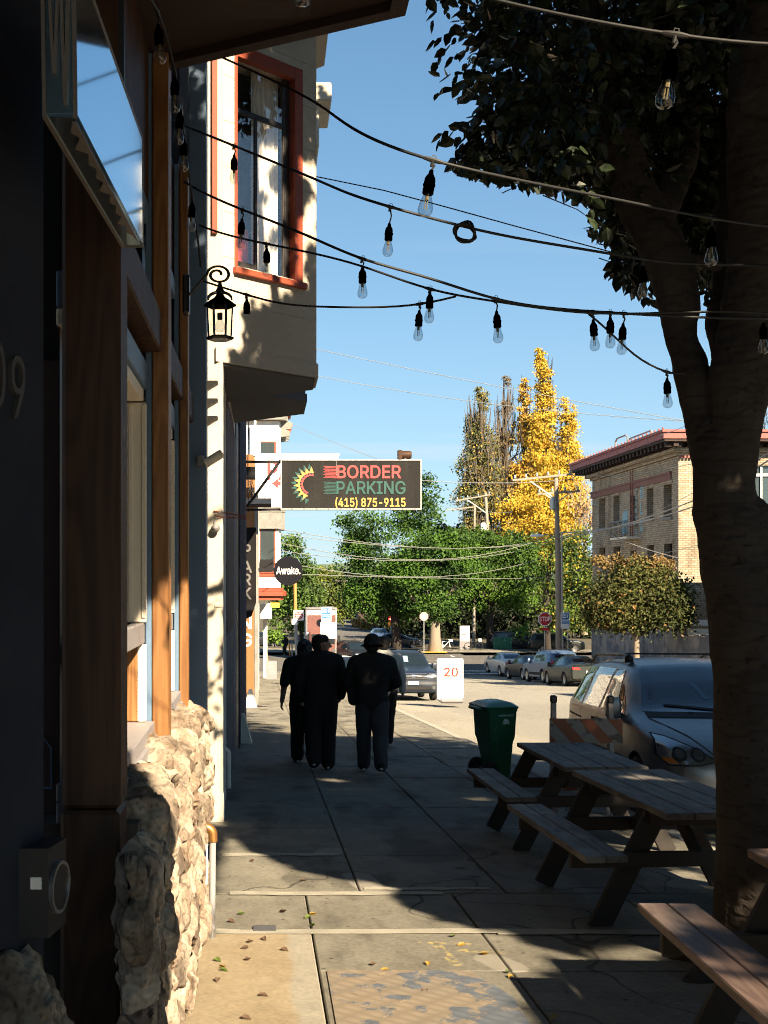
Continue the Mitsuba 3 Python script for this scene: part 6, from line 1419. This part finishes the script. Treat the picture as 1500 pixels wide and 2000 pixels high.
G1, G2 = (.011, .034, .006), (.060, .135, .014)
fg = 'dense clipped ficus trees at the cross street'
far_tree('ficus_tree', 'tall dense green ficus with a rounded crown rising behind the charcoal parking sign', [(760, 1065, 88, 78), (720, 1110, 66, 70), (690, 1100, 34, 40), (830, 965, 34, 38), (815, 1000, 48, 46), (720, 1160, 62, 34), (700, 1030, 42, 40), (790, 1130, 62, 60), (735, 1190, 50, 18), (790, 1190, 40, 20)], 106, 34000, .25, (G1, G2), [[(775, 1262, .45), (772, 1200, .4), (760, 1130, .3)], [(772, 1200, .3), (830, 1130, .2)], [(772, 1200, .3), (700, 1120, .2)]], 31, fg)
far_tree('ficus_tree', 'green ficus with a flat clipped top and thick pale flared trunk by the kerb', [(850, 1090, 70, 50), (830, 1150, 52, 48), (800, 1120, 36, 40), (900, 1100, 60, 44), (850, 1188, 40, 22), (880, 1060, 56, 26)], 103, 26000, .25, (G1, (.070, .155, .016)), [[(850, 1268, .75), (850, 1245, .46), (850, 1205, .40), (852, 1150, .28)], [(850, 1190, .25), (800, 1165, .18)], [(850, 1185, .25), (905, 1130, .18)]], 32, fg, 'pale_bark')
far_tree('ficus_tree', 'wide green ficus with a flat clipped top left of the wooden utility pole', [(980, 1090, 74, 50), (1010, 1060, 50, 26), (940, 1080, 60, 40), (1030, 1110, 34, 50), (960, 1130, 60, 36), (930, 1050, 50, 18), (935, 1168, 50, 20), (1010, 1170, 46, 22)], 109, 28000, .25, (G1, (.085, .17, .018)), [[(957, 1262, .35), (957, 1200, .3), (950, 1120, .22)], [(957, 1190, .2), (1000, 1110, .15)]], 33, fg)
far_tree('street_tree', 'loose green tree left of the ficus, behind the round shop sign', [(566, 1075, 24, 34), (585, 1110, 28, 30), (560, 1150, 34, 40), (600, 1160, 36, 40), (572, 1200, 40, 30)], 98, 12000, .25, ((.018, .042, .010), (.095, .17, .03)), [[(590, 1262, .2), (588, 1200, .16), (575, 1110, .1)]], 34)
far_tree('street_tree', 'yellow green tree between the ficus and the loose left hand tree', [(640, 1150, 34, 44), (625, 1180, 34, 26), (655, 1190, 26, 22)], 125, 6000, .3, ((.035, .055, .010), (.14, .17, .03)), [[(645, 1240, .2), (642, 1180, .14)]], 35)
far_tree('street_tree', 'russet leaved small tree far down the street under the ficus canopy', [(705, 1205, 22, 20), (735, 1200, 24, 18)], 150, 1800, .42, ((.16, .075, .02), (.30, .17, .05)), [[(712, 1240, .2), (712, 1210, .12)]], 36)
far_tree('street_tree', 'ivy covered green and yellow tree right of the wooden utility pole', [(1120, 1060, 34, 50), (1130, 1120, 36, 60), (1080, 1110, 26, 60), (1140, 1180, 30, 50), (1100, 1190, 44, 40)], 100, 17000, .25, ((.02, .045, .01), (.11, .17, .025), (.42, .30, .03), .10), [[(1070, 1262, .3), (1066, 1180, .26), (1075, 1080, .16)], [(1066, 1180, .2), (1130, 1080, .12)]], 37)
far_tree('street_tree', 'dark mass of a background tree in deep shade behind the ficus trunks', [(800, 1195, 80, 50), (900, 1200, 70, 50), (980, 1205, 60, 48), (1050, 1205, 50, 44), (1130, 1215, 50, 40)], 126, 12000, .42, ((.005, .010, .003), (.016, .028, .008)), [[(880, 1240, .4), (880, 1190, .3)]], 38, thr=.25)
far_tree('street_tree', 'dark green rounded tree above the clipped ficus, left of the poplars', [(880, 1045, 44, 22), (905, 1050, 40, 22)], 135, 2500, .45, ((.012, .024, .008), (.04, .065, .018)), [[(890, 1240, .3), (890, 1060, .2)]], 39)
st = far_tree('street_tree', 'small olive and orange leaved tree in front of the brick building', [(1245, 1160, 74, 60), (1198, 1172, 52, 52), (1292, 1172, 52, 50), (1248, 1116, 52, 26), (1326, 1196, 26, 26), (1168, 1192, 28, 34), (1228, 1212, 52, 20)], 54, 26000, .15, ((.024, .036, .008), (.115, .118, .030), (.20, .115, .038), .07), [[(1243, 1320, .16), (1243, 1245, .13), (1240, 1200, .10)], [(1243, 1250, .10), (1220, 1205, .07)], [(1243, 1250, .10), (1262, 1205, .08)]], 40, None, 'pale_bark', fq=1.1, thr=.28)
r = np.random.default_rng(4)
(v, f), col = crown_mesh([(1165 + i * 13, 1092 + (i % 3) * 5, 6, 7) for i in range(12)]  , 54, 140, .13, ((.13, .10, .035), (.22, .14, .05)), 41, thr=0)
add('crown_tips', (v, f), 'leaf_vc', st, color=col)
# poplars
def poplar(label, px, top, half, Y, n, cols, seed, bare=0):
    t = thing('poplar_tree', label, 'tree', 'row of tall poplars'); r = np.random.default_rng(seed); k = Y / F
    base = P(px, 1235, Y); base[2] = float(zg(Y)); tp_ = P(px, top, Y)
    add('trunk', tube([base, base * .6 + tp_ * .4, tp_], [.55, .36, .06], 8), 'far_bark', t, True)
    Hh = tp_[2] - base[2]; br_ = []
    for i in range(34 + 40 * (bare > 0)):
        z = r.uniform(.12, .85); a = r.uniform(0, 2 * np.pi); R = half * k * (.45 + .5 * r.uniform()) * min(1, (1 - z) * 2.4 + .15)
        p0 = base + (tp_ - base) * z; p1 = p0 + [math.cos(a) * R * .7, math.sin(a) * R * .7, Hh * .05]; p2 = p0 + [math.cos(a) * R, math.sin(a) * R, Hh * r.uniform(.12, .20)]
        br_.append(tube([p0, p1, p2], [.12, .08, .02], 4, False))
        if bare:
            for q in range(5):
                p3 = p1 + r.normal(0, .35, 3); br_.append(tube([p3, p3 + [r.normal(0, .3), r.normal(0, .3), r.uniform(1.2, 2.6)]], [.035, .012], 3, False))
    add('branches', cat(br_), 'twig_bark' if bare else 'far_bark', t)
    lumps = []
    for i in range(15):
        z = i / 14; y = 1090 + (top - 1090) * z
        w = half * (.62 + .38 * math.sin(math.pi * min(1, z * 1.15 + .12))) * (1 - .72 * max(0, z - .55) / .45)
        lumps.append((px + r.normal(0, half * .13), y, max(w * r.uniform(.7, 1.05), 5), 30))
    (v, f), col = crown_mesh(lumps, Y, int(n * 3.2), .24, cols, seed, droop=.2, thr=.42 if bare < 2 else .48, fq=.6)
    add('crown', (v, f), 'leaf_vc', t, color=col)
Yl = ((.42, .27, .03), (.68, .47, .06))
poplar('brown green poplar with thinning leaves, leftmost of the poplar row', 936, 768, 52, 126, 7500, ((.075, .10, .035), (.15, .13, .05), (.46, .30, .05), .13), 51, 1)
poplar('nearly bare grey brown poplar, second from the left in the row', 984, 738, 38, 128, 4200, ((.09, .075, .045), (.17, .12, .06)), 52, 2)
poplar('golden brown poplar between the bare one and the tallest one', 1026, 748, 38, 127, 7000, ((.32, .20, .04), (.62, .40, .07)), 53)
poplar('tallest bright yellow poplar in the row', 1060, 684, 44, 126, 12000, (*Yl, (.20, .20, .04), .08), 54)
poplar('shorter yellow poplar at the right end of the row', 1106, 792, 40, 125, 9000, (*Yl, (.28, .24, .05), .10), 55)
(v, f), col = crown_mesh([(1010, 1010, 48, 50), (1060, 990, 50, 70), (1110, 990, 42, 60), (1090, 930, 40, 50)], 124, 26000, .22, (*Yl, (.16, .17, .03), .1), 56, thr=.42)
add('low_crown', (v, f), 'leaf_vc', 'poplar_tree_003', color=col)
btw = thing('bare_tree', 'pale bare tree twigs standing behind the brick building at its left corner', 'tree')
segs = []; r = np.random.default_rng(12)
for i in range(150):
    a = P(1142 + r.normal(0, 14), 1010 + r.normal(0, 28), 110); segs.append(tube([a, a + [r.normal(0, .5), r.normal(0, .5), r.uniform(.6, 1.8)]], [.035, .012], 3, False))
add('twigs', cat(segs), 'pale_bark', btw, kind='stuff'); add('trunk', tube([P(1142, 1240, 110), P(1142, 1000, 110)], [.3, .12], 7), 'pale_bark', btw)
(v, f), col = crown_mesh([(1142, 1010, 24, 40)], 110, 300, .3, ((.3, .16, .06), (.45, .3, .15)), 61, thr=.3); add('crown', (v, f), 'leaf_vc', btw, color=col)
b2t = thing('bare_tree', 'leafless tree rising behind the right end of the brick building', 'tree'); segs = []
for i in range(60):
    a = P(1500 + r.normal(0, 25), 800 + r.normal(0, 35), 85); segs.append(tube([a, a + [r.normal(0, .5), r.normal(0, .5), r.uniform(.6, 1.8)]], [.04, .012], 3, False))
add('twigs', cat(segs), 'far_bark', b2t, kind='stuff'); add('trunk', tube([P(1505, 1200, 85), P(1505, 800, 85)], [.35, .1], 7), 'far_bark', b2t)
# shrubs, green fence
for lb, l, Y in (('bright green shrub beside the green fence under the poplars', [(1018, 1240, 18, 22)], 108), ('bright green shrub behind the stop sign', [(1078, 1238, 22, 18)], 108), ('dark round shrub at the far left corner', [(536, 1240, 14, 12)], 95)):
    t = thing('shrub', lb, 'shrub'); (v, f), col = crown_mesh(l, Y, 900, .28, ((.05, .10, .015), (.16, .28, .04)), 71, thr=.2); add('foliage', (v, f), 'leaf_vc', t, color=col)
    add('stem', tube([P(l[0][0], l[0][1] + 24, Y), P(l[0][0], l[0][1], Y)], .05, 5), 'far_bark', t)
pr('fence_green', (.03, .16, .09), .5); pr('pole_wood', (.26, .22, .18), .8); pr('pole_orange', (.50, .20, .06), .7); pr('galv', (.42, .42, .42), .45, .6); pr('wire_grey', (.26, .26, .25), .5)
gf = thing('park_fence', 'low green park fence in the shade under the poplars', 'fence')
for i in range(8):
    a = P(963 + i * 4.6, 1274, 107); add('slat', bx(a[0], a[0] + .19, 107, 107.05, float(zg(107)), float(zg(107)) + 1.05), 'fence_green', gf)
ph = thing('park_shed', 'dark low building in the shade behind the ficus trunks', 'building')
add('wall', bx(P(700, 0, 170)[0], P(1160, 0, 170)[0], 170, 175, -5, -.8), 'maroon_wall', ph); add('roof', bx(P(690, 0, 170)[0], P(1170, 0, 170)[0], 169, 176, -.798, -.4), 'grey_wall', ph)
hs = thing('far_house', 'pale far house at the end of the street under the canopy', 'building')
add('wall', bx(P(655, 0, 190)[0], P(700, 0, 190)[0], 190, 200, -6, 1.0), 'slate_stucco', hs); add('wall', bx(P(696, 0, 185)[0], P(735, 0, 185)[0], 185, 200, -6, -2.2), 'cream_stucco', hs); add('roof', bx(P(650, 0, 190)[0], P(736, 0, 190)[0], 184, 201, 1.002, 1.3), 'grey_wall', hs)
hl = thing('far_hills', 'tree covered rise closing the street in the distance', 'hill')
labels[hl]['kind'] = 'structure'; labels[hl].pop('category')
hx_ = np.linspace(-600, 700, 90); v = []; f = []
pr('hill_green', proc(lambda p, n, uv: mix((.05, .075, .05), (.10, .13, .09), fbm(p.x * .08, p.z * .2, 1., 3))), .9)
for i, x in enumerate(hx_):
    hgt = 4 + 16 * meshkit.fbm(np.array([[x * .006, 3.0, 0]]), 4, 2)[0]
    v += [(x, 640, -8), (x, 700, hgt * .7), (x, 820, hgt)]
for i in range(89):
    a = i * 3; f += [(a, a + 3, a + 4), (a, a + 4, a + 1), (a + 1, a + 4, a + 5), (a + 1, a + 5, a + 2)]
add('slope', trimesh.Trimesh(v, f, process=False), 'hill_green', hl, True)
# utility poles
def crossarm(par, a, b, Y, n_ins, mt='pole_wood', hgt=.12):
    p, q = P(*a, Y), P(*b, Y); k = add('crossarm', beam(p, q, .10, hgt), mt, par)
    for t_ in np.linspace(.04, .96, n_ins):
        c = p + (q - p) * t_; add('insulator', moved(lathe([(0, .0), (.05, .0), (.08, .06), (.05, .10), (.07, .16), (.03, .24), (0, .26)], 10), tr(c[0], c[1], c[2] + hgt / 2)), 'galv', k, True)
up = thing('utility_pole', 'tall weathered wooden utility pole with two crossarms and a street lamp, right of the poplars', 'utility pole')
Yq = 70.0
b0 = P(1092, 1280, Yq); b0[2] = float(zg(Yq)) - .1
add('pole', tube([b0, P(1090, 1100, Yq), P(1086, 930, Yq)], [.19, .17, .12], 12), 'pole_wood', up, True)
add('riser_pipe', tube([P(1099, 1280, Yq - .2), P(1097, 1040, Yq - .2)], .05, 8), 'galv', up)
crossarm(up, (1001, 938), (1118, 926), Yq - .15, 6); crossarm(up, (1050, 965), (1132, 959), Yq - .15, 4)
add('arm_brace', cat(beam(P(1036, 940, Yq - .2), P(1086, 975, Yq - .2), .05, .08), beam(P(1066, 966, Yq - .2), P(1087, 982, Yq - .2), .05, .06), beam(P(1112, 964, Yq - .2), P(1090, 980, Yq - .2), .05, .06)), 'galv', up)
add('transformer', moved(lathe([(0, 0), (.16, .02), (.18, .1), (.18, .62), (.12, .72), (0, .74)], 14), tr(*P(1080, 996, Yq - .3))), 'galv', up, 40)
add('lamp_arm', tube([P(1086, 1050, Yq - .2), P(1070, 1044, Yq - .4), P(1052, 1045, Yq - .6)], .035, 6), 'galv', up, True)
add('lamp_head', moved(rough(trimesh.creation.icosphere(2), .0, 1).apply_scale([.42, .16, .10]), tr(*P(1049, 1046, Yq - .6))), 'sign_white', up, True)
up2 = thing('utility_pole', 'wooden utility pole with leaning crossarms and a white transformer left of the poplars', 'utility pole')
Y2 = 113.0; b0 = P(956, 1262, Y2); b0[2] = float(zg(Y2)) - .1
add('pole', tube([b0, P(954, 1060, Y2), P(948, 962, Y2)], [.18, .16, .13], 10), 'pole_wood', up2, True)
crossarm(up2, (890, 978), (958, 966), Y2 - .2, 4)
p_, q_ = P(871, 996, Y2 + 6), P(928, 990, Y2 + 6); add('crossarm', beam(p_, q_, .1, .12), 'pole_wood', up2)
add('pole', tube([P(925, 1262, Y2 + 6), P(927, 985, Y2 + 6)], [.16, .12], 8), 'pole_wood', up2, True)
add('arm_brace', beam(P(914, 977, Y2 - .25), P(950, 1002, Y2 - .25), .05, .09), 'galv', up2)
add('transformer', moved(lathe([(0, 0), (.26, .02), (.28, .1), (.28, 1.05), (.2, 1.2), (0, 1.22)], 14), tr(*P(944, 1046, Y2 - .45))), 'sign_white', up2, 40)
op = thing('sign_pole', 'orange wooden pole with a DO NOT ENTER sign at the far left corner', 'pole')
Yo = 96.0; b0 = P(580, 1270, Yo); b0[2] = float(zg(Yo))
add('pole', tube([b0, P(577, 1200, Yo)], .13, 8), 'galv', op); add('pole', tube([P(577, 1200, Yo), P(576, 1128, Yo)], .14, 8), 'pole_orange', op)
s = Yo / F; c = P(583.5, 1202, Yo)
add('sign_plate', upright(sbox(-10 * s, -10 * s, 10 * s, 10 * s), .02, c[0], Yo - .2, c[2]), 'sign_white', op); add('sign_disc', moved(prism(Point(0, 0).buffer(8 * s), .03), tr(c[0], Yo - .2, c[2]) @ FACE), 'stop_red', op); add('sign_bar', upright(sbox(-6 * s, -1.4 * s, 6 * s, 1.4 * s), .034, c[0], Yo - .2, c[2]), 'sign_white', op)
for tx, dz in (('DO NOT', 3.4), ('ENTER', -5.6)): add('lettering', text(tx, 2.1 * s, .034, c[0], Yo - .2, c[2] + dz * s, True, 1, True), 'sign_white', op)
c = P(576, 1215, Yo - .4); add('small_sign', upright(sbox(-6 * s, -5 * s, 5 * s, 6 * s), .02, c[0], c[1], c[2]), 'sign_white', op)
for px_, mt, lb in ((566, 'pole_orange', 'orange leaning bollard post'), (523, 'sign_orange', 'slim orange delineator post'), (571, 'galv', 'grey bollard post')):
    t = thing('bollard', lb + ' at the far left corner', 'bollard'); Yb_ = 97 if px_ > 540 else 82
    a = P(px_, 0, Yb_); z0 = float(zg(Yb_)); add('post', tube([(a[0], Yb_, z0), (a[0] - .05, Yb_, z0 + 1.1)], .06, 8), mt, t); add('foot', lathe([(0, 0), (.14, 0), (.12, .06), (0, .06)], 10).apply_translation([a[0], Yb_, z0]), 'black_rubber', t)
# stop sign
ss = thing('stop_sign', 'red STOP sign on a post in front of the wooden utility pole', 'sign')
Yt = 71.0; s = Yt / F; c = P(1064, 1209, Yt); oc = lambda R: Polygon([(R * math.cos(math.pi / 8 + k * math.pi / 4), R * math.sin(math.pi / 8 + k * math.pi / 4)) for k in range(8)])
add('rim', upright(oc(14.2 * s), .02, c[0], Yt, c[2]), 'sign_white', ss); add('face', upright(oc(12.6 * s), .026, c[0], Yt, c[2]), 'stop_red', ss)
m = meshkit.text_mesh('STOP', 8.6 * s, .032, True); w = m.extents[0]; m.apply_translation([-m.bounds.mean(0)[0], 0, 0]); m.apply_transform(np.diag([21 * s / w, 1, 1, 1])); add('lettering', moved(m, tr(c[0], Yt, c[2] - 4.3 * s) @ FACE), 'sign_white', ss)
d = P(1064, 1229, Yt); add('plate', upright(sbox(-9 * s, -2.4 * s, 9 * s, 2.4 * s), .02, d[0], Yt, d[2]), 'stop_red', ss); add('post', tube([(c[0], Yt + .04, float(zg(Yt))), (c[0], Yt + .04, c[2])], .035, 6), 'galv', ss)
# parking pay signs
def pay_sign(name, label, px, py0, py1, w, Y, post, side=0, extra=None):
    t = thing(name, label, 'sign'); s = Y / F; a = P(px, py1, Y); b = P(px, py0, Y); hgt = b[2] - a[2]; W_ = w * s
    add('plate', bx(a[0] - W_ / 2, a[0] + W_ / 2, Y, Y + .02, a[2], b[2], .004), 'sign_white', t)
    B = lambda x0, x1, z0, z1, mt, nm, k=1: add(nm, bx(a[0] + x0 * W_, a[0] + x1 * W_, Y - .004 * k, Y - .0005, a[2] + z0 * hgt, a[2] + z1 * hgt), mt, t)
    B(-.42, .42, .56, .94, 'sign_blue', 'panel'); B(-.42, .42, .30, .50, 'sign_blue', 'panel'); B(-.42, .42, .06, .20, 'sign_white', 'panel', 1)
    B(.14, .34, .62, .90, 'black_plastic', 'phone_icon', 2); B(.17, .31, .66, .86, 'sign_white', 'phone_screen', 3); B(-.36, .02, .80, .88, 'sign_white', 'print', 2); B(-.36, .06, .66, .74, 'sign_white', 'print', 2); B(.05, .36, .34, .46, 'graffiti_blue', 'arrow', 2)
    add('lettering', text('PAY', .09 * hgt, .004, a[0] - .34 * W_, Y - .002, a[2] + .37 * hgt, True), 'sign_white', t)
    x = P(post, 0, Y)[0]; add('post', tube([(x, Y + .05, float(zg(Y))), (x, Y + .05, b[2])], .03, 7), 'galv', t)
    return t
pay_sign('pay_sign', 'blue and white pay by phone parking sign on the wooden utility pole', 1104, 1196, 1228, 17, 69.0, 1110)
t = pay_sign('pay_sign', 'pay by phone parking sign with a blank white plate below, left of the walkers', 637, 1186, 1216, 20, 52.0, 656)
a, b = P(626, 1248, 52), P(657, 1214, 52); add('lower_plate', bx(a[0], b[0], 52, 52.02, a[2], b[2] - .02), 'sign_white', t)
yw = thing('warning_sign', 'red do not enter sign over an orange plate far down the street', 'sign'); Yw = 120.0; s = Yw / F; c = P(763.5, 1209, Yw)
add('plate', upright(sbox(-5 * s, -5 * s, 5 * s, 5 * s), .02, c[0], Yw, c[2]), 'stop_red', yw); add('bar', upright(sbox(-3 * s, -.8 * s, 3 * s, .8 * s), .026, c[0], Yw, c[2]), 'sign_white', yw); d = P(765, 1218, Yw); add('plate', upright(sbox(-6 * s, -5 * s, 6 * s, 4 * s), .015, d[0], Yw + .03, d[2]), 'sign_orange', yw); add('post', tube([(c[0], Yw + .06, float(zg(Yw))), (c[0], Yw + .06, c[2])], .05, 6), 'galv', yw)
bs = thing('stop_sign', 'stop sign seen from behind, on a post left of the pale ficus trunk', 'sign'); Yk = 101.0; s = Yk / F; c = P(828, 1204, Yk)
add('face', upright(oc(9 * s), .02, c[0], Yk, c[2]), 'stop_red', bs); add('back', upright(oc(8.8 * s), .004, c[0], Yk - .021, c[2]), 'galv', bs); add('post', tube([(c[0], Yk + .04, float(zg(Yk))), (c[0], Yk + .04, c[2])], .045, 6), 'galv', bs)
ks = thing('poster_kiosk', 'white lit poster kiosk in the shade right of the pale ficus trunk', 'kiosk'); Yk = 106.0; a, b = P(898, 1263, Yk), P(918, 1222, Yk); pr('poster_white', (.66, .66, .64), .5)
add('frame', bx(a[0], b[0], Yk, Yk + .15, float(zg(Yk)), b[2]), 'grey_trim', ks); add('poster', bx(a[0] + .06, b[0] - .06, Yk - .02, Yk - .002, a[2] + .5, b[2] - .08), 'poster_white', ks); add('print', bx(a[0] + .2, b[0] - .3, Yk - .026, Yk - .021, a[2] + 1.0, a[2] + 1.2), 'grey_trim', ks)
for i, px_ in enumerate((868, 925)):                # parked cycles
    t = thing('bicycle', ('white hire bicycle leaning beside the pale ficus trunk', 'dark bicycle with a white basket right of the poster kiosk')[i], 'bicycle'); Yc = 104.0 + i; X = P(px_, 0, Yc)[0]; z0 = float(zg(Yc))
    for dx in (-.5, .5):
        a = np.linspace(0, 2 * np.pi, 17); add('wheel', tube(np.stack([X + dx + .33 * np.cos(a), Yc + 0 * a, z0 + .34 + .33 * np.sin(a)], -1), .03, 5, False), 'tyre', t)
    mt = 'sign_white' if i == 0 else 'black_metal'
    add('frame', cat(tube([(X - .5, Yc, z0 + .34), (X - .1, Yc, z0 + .34), (X + .4, Yc, z0 + .85), (X - .2, Yc, z0 + .8), (X - .1, Yc, z0 + .34)], .05, 5), tube([(X + .5, Yc, z0 + .34), (X + .38, Yc, z0 + 1.05)], .04, 5)), mt, t); add('handlebar', tube([(X + .38, Yc - .25, z0 + 1.08), (X + .38, Yc + .25, z0 + 1.08)], .025, 5), 'black_metal', t); add('saddle', bx(X - .33, X - .1, Yc - .07, Yc + .07, z0 + .88, z0 + .94, .02), 'black_rubber', t); add('basket', bx(X + .42, X + .7, Yc - .15, Yc + .15, z0 + .8, z0 + 1.02, .01), 'sign_white', t)
# overhead wires
def wire(a, b, drop=.4, r=.012, mt='wire_grey'):
    k = thing('overhead_wire', wl.pop(0), 'wire', 'overhead wires'); add('strand', tube(sag(P(*a), P(*b), drop, 16), r, 4, False), mt, k)
def nice(lst):
    return ['overhead wire ' + x for x in lst]
W_ = [((600, 678, 50), (1420, 836, 46), .1, .012), ((600, 730, 52), (1420, 826, 44), .35, .012), ((560, 824, 52), (760, 905, 40), .05, .010), ((760, 933, 60), (1118, 936, 70), .25, .016), ((1118, 928, 70), (1420, 888, 50), .35, .014), ((540, 1032, 44), (1120, 1040, 80), .9, .013), ((548, 1043, 46), (1110, 1052, 78), .6, .013),
      ((545, 1060, 46), (1090, 1040, 70), 1.1, .013), ((545, 1076, 46), (1070, 1062, 76), .7, .012), ((540, 1096, 45), (1090, 1078, 70), 1.0, .012), ((566, 1121, 41), (1090, 1128, 70), .1, .012), ((1090, 1050, 70), (1420, 950, 45), .35, .028), ((1090, 1040, 70), (1420, 966, 45), .4, .03), ((1090, 1078, 70), (1420, 925, 46), .3, .012), ((1190, 1044, 60), (1326, 1090, 55.3), .1, .02), ((1086, 1120, 70), (1420, 1050, 48), .15, .010), ((850, 985, 80), (1000, 1000, 96), .2, .012), ((1290, 850, 48), (1380, 812, 42), .05, .012), ((1400, 950, 44), (1530, 880, 40), .1, .03), ((1400, 935, 44), (1530, 866, 40), .1, .03)]
wl = nice(['high over the street, upper of the two slanting below the bulbs', 'lower of the two slanting above the poplars', 'short, slanting behind the charcoal parking sign', 'running level from the charcoal sign to the wooden pole', 'from the top of the wooden pole to the brick building', 'topmost of the bundle below the charcoal sign', 'second of the bundle below the charcoal sign', 'sagging deepest across the tall ficus', 'fourth of the bundle below the charcoal sign', 'lowest sagging one across the tall ficus', 'straight from the round shop sign to the wooden pole', 'thick, lower of the pair crossing the brick building', 'thick, upper of the pair crossing the brick building', 'thin, rising past the upper windows of the brick building', 'short service drop to the corner of the brick building', 'thin, low above the small olive tree', 'between the left utility pole and the street', 'short, past the cornice corner of the brick building', 'thick, lower of the pair right of the tree trunk', 'thick, upper of the pair right of the tree trunk'])
for a, b, d_, r_ in W_: wire(a, b, d_, r_)
# ---------------------------------------------------------------- fallen leaves
pr2('leaf_green', (.07, .10, .018), .6); pr2('leaf_yellow', (.24, .15, .03), .6); pr2('leaf_brown', (.085, .052, .032), .7)
FL = [(882, 1832, 0), (910, 1848, 1), (938, 1866, 1), (616, 1810, 0), (607, 1792, 0), (604, 1788, 1), (418, 1876, 0), (440, 1893, 1), (428, 1896, 0), (425, 1914, 2), (484, 1843, 2), (465, 1787, 0), (512, 1834, 2), (486, 1855, 2), (548, 1856, 2), (504, 1946, 2), (1000, 1908, 1), (990, 1903, 0), (836, 1882, 1), (832, 1936, 2), (560, 1782, 2), (480, 1878, 2), (1105, 1945, 0), (760, 1898, 1), (726, 1888, 2), (496, 1684, 2), (585, 1722, 2), (1090, 1988, 1), (445, 1800, 2), (470, 1990, 2)]
cup = LEAF * [1, .9, 3.0]
names = [mikit.ply((cup, LF), 'mat_' + k, True) for k in ('leaf_green', 'leaf_yellow', 'leaf_brown')]
for i, (px_, py_, k) in enumerate(FL):
    Y = F * H / (py_ - 1270.0); X = (px_ - VX) * Y / F
    g = ('green', 'yellow', 'brown')[k]
    t = thing('fallen_leaf', f'{g} fallen leaf lying loose on the near pavement slabs', 'leaf', f'{g} fallen leaves')
    add('blade', names[k], None, t, to_world=T4(tr(X, Y, float(zg(Y)) + .012) @ rotz(rng.uniform(0, 6.28)) @ rotx(rng.uniform(-.3, .3)) @ np.diag([.05, .05, .06, 1])))
# ---------------------------------------------------------------- the row across the street, opposite the tables
ob = thing('row_building', 'plain two storey stuccoed row building across the street opposite the picnic tables', 'building')
add('wall', bx(19.6, 34, -34, 30, -3, 8.6), 'grey_wall', ob)
add('cornice', bx(19.2, 34.2, -34.2, 30.2, 8.602, 9.0), 'cream_stucco', ob)
for y in np.arange(-32, 28, 4.0):
    for z in (2.0, 5.4):
        w = add('window', bx(19.54, 19.598, y, y + 1.5, z, z + 1.9), 'window_glass', ob)
        add('frame', cat(bx(19.50, 19.538, y - .1, y, z - .1, z + 2.0), bx(19.50, 19.538, y + 1.5, y + 1.6, z - .1, z + 2.0), bx(19.50, 19.538, y, y + 1.5, z + 1.9, z + 2.0), bx(19.50, 19.538, y, y + 1.5, z - .1, z)), 'house_white', w)
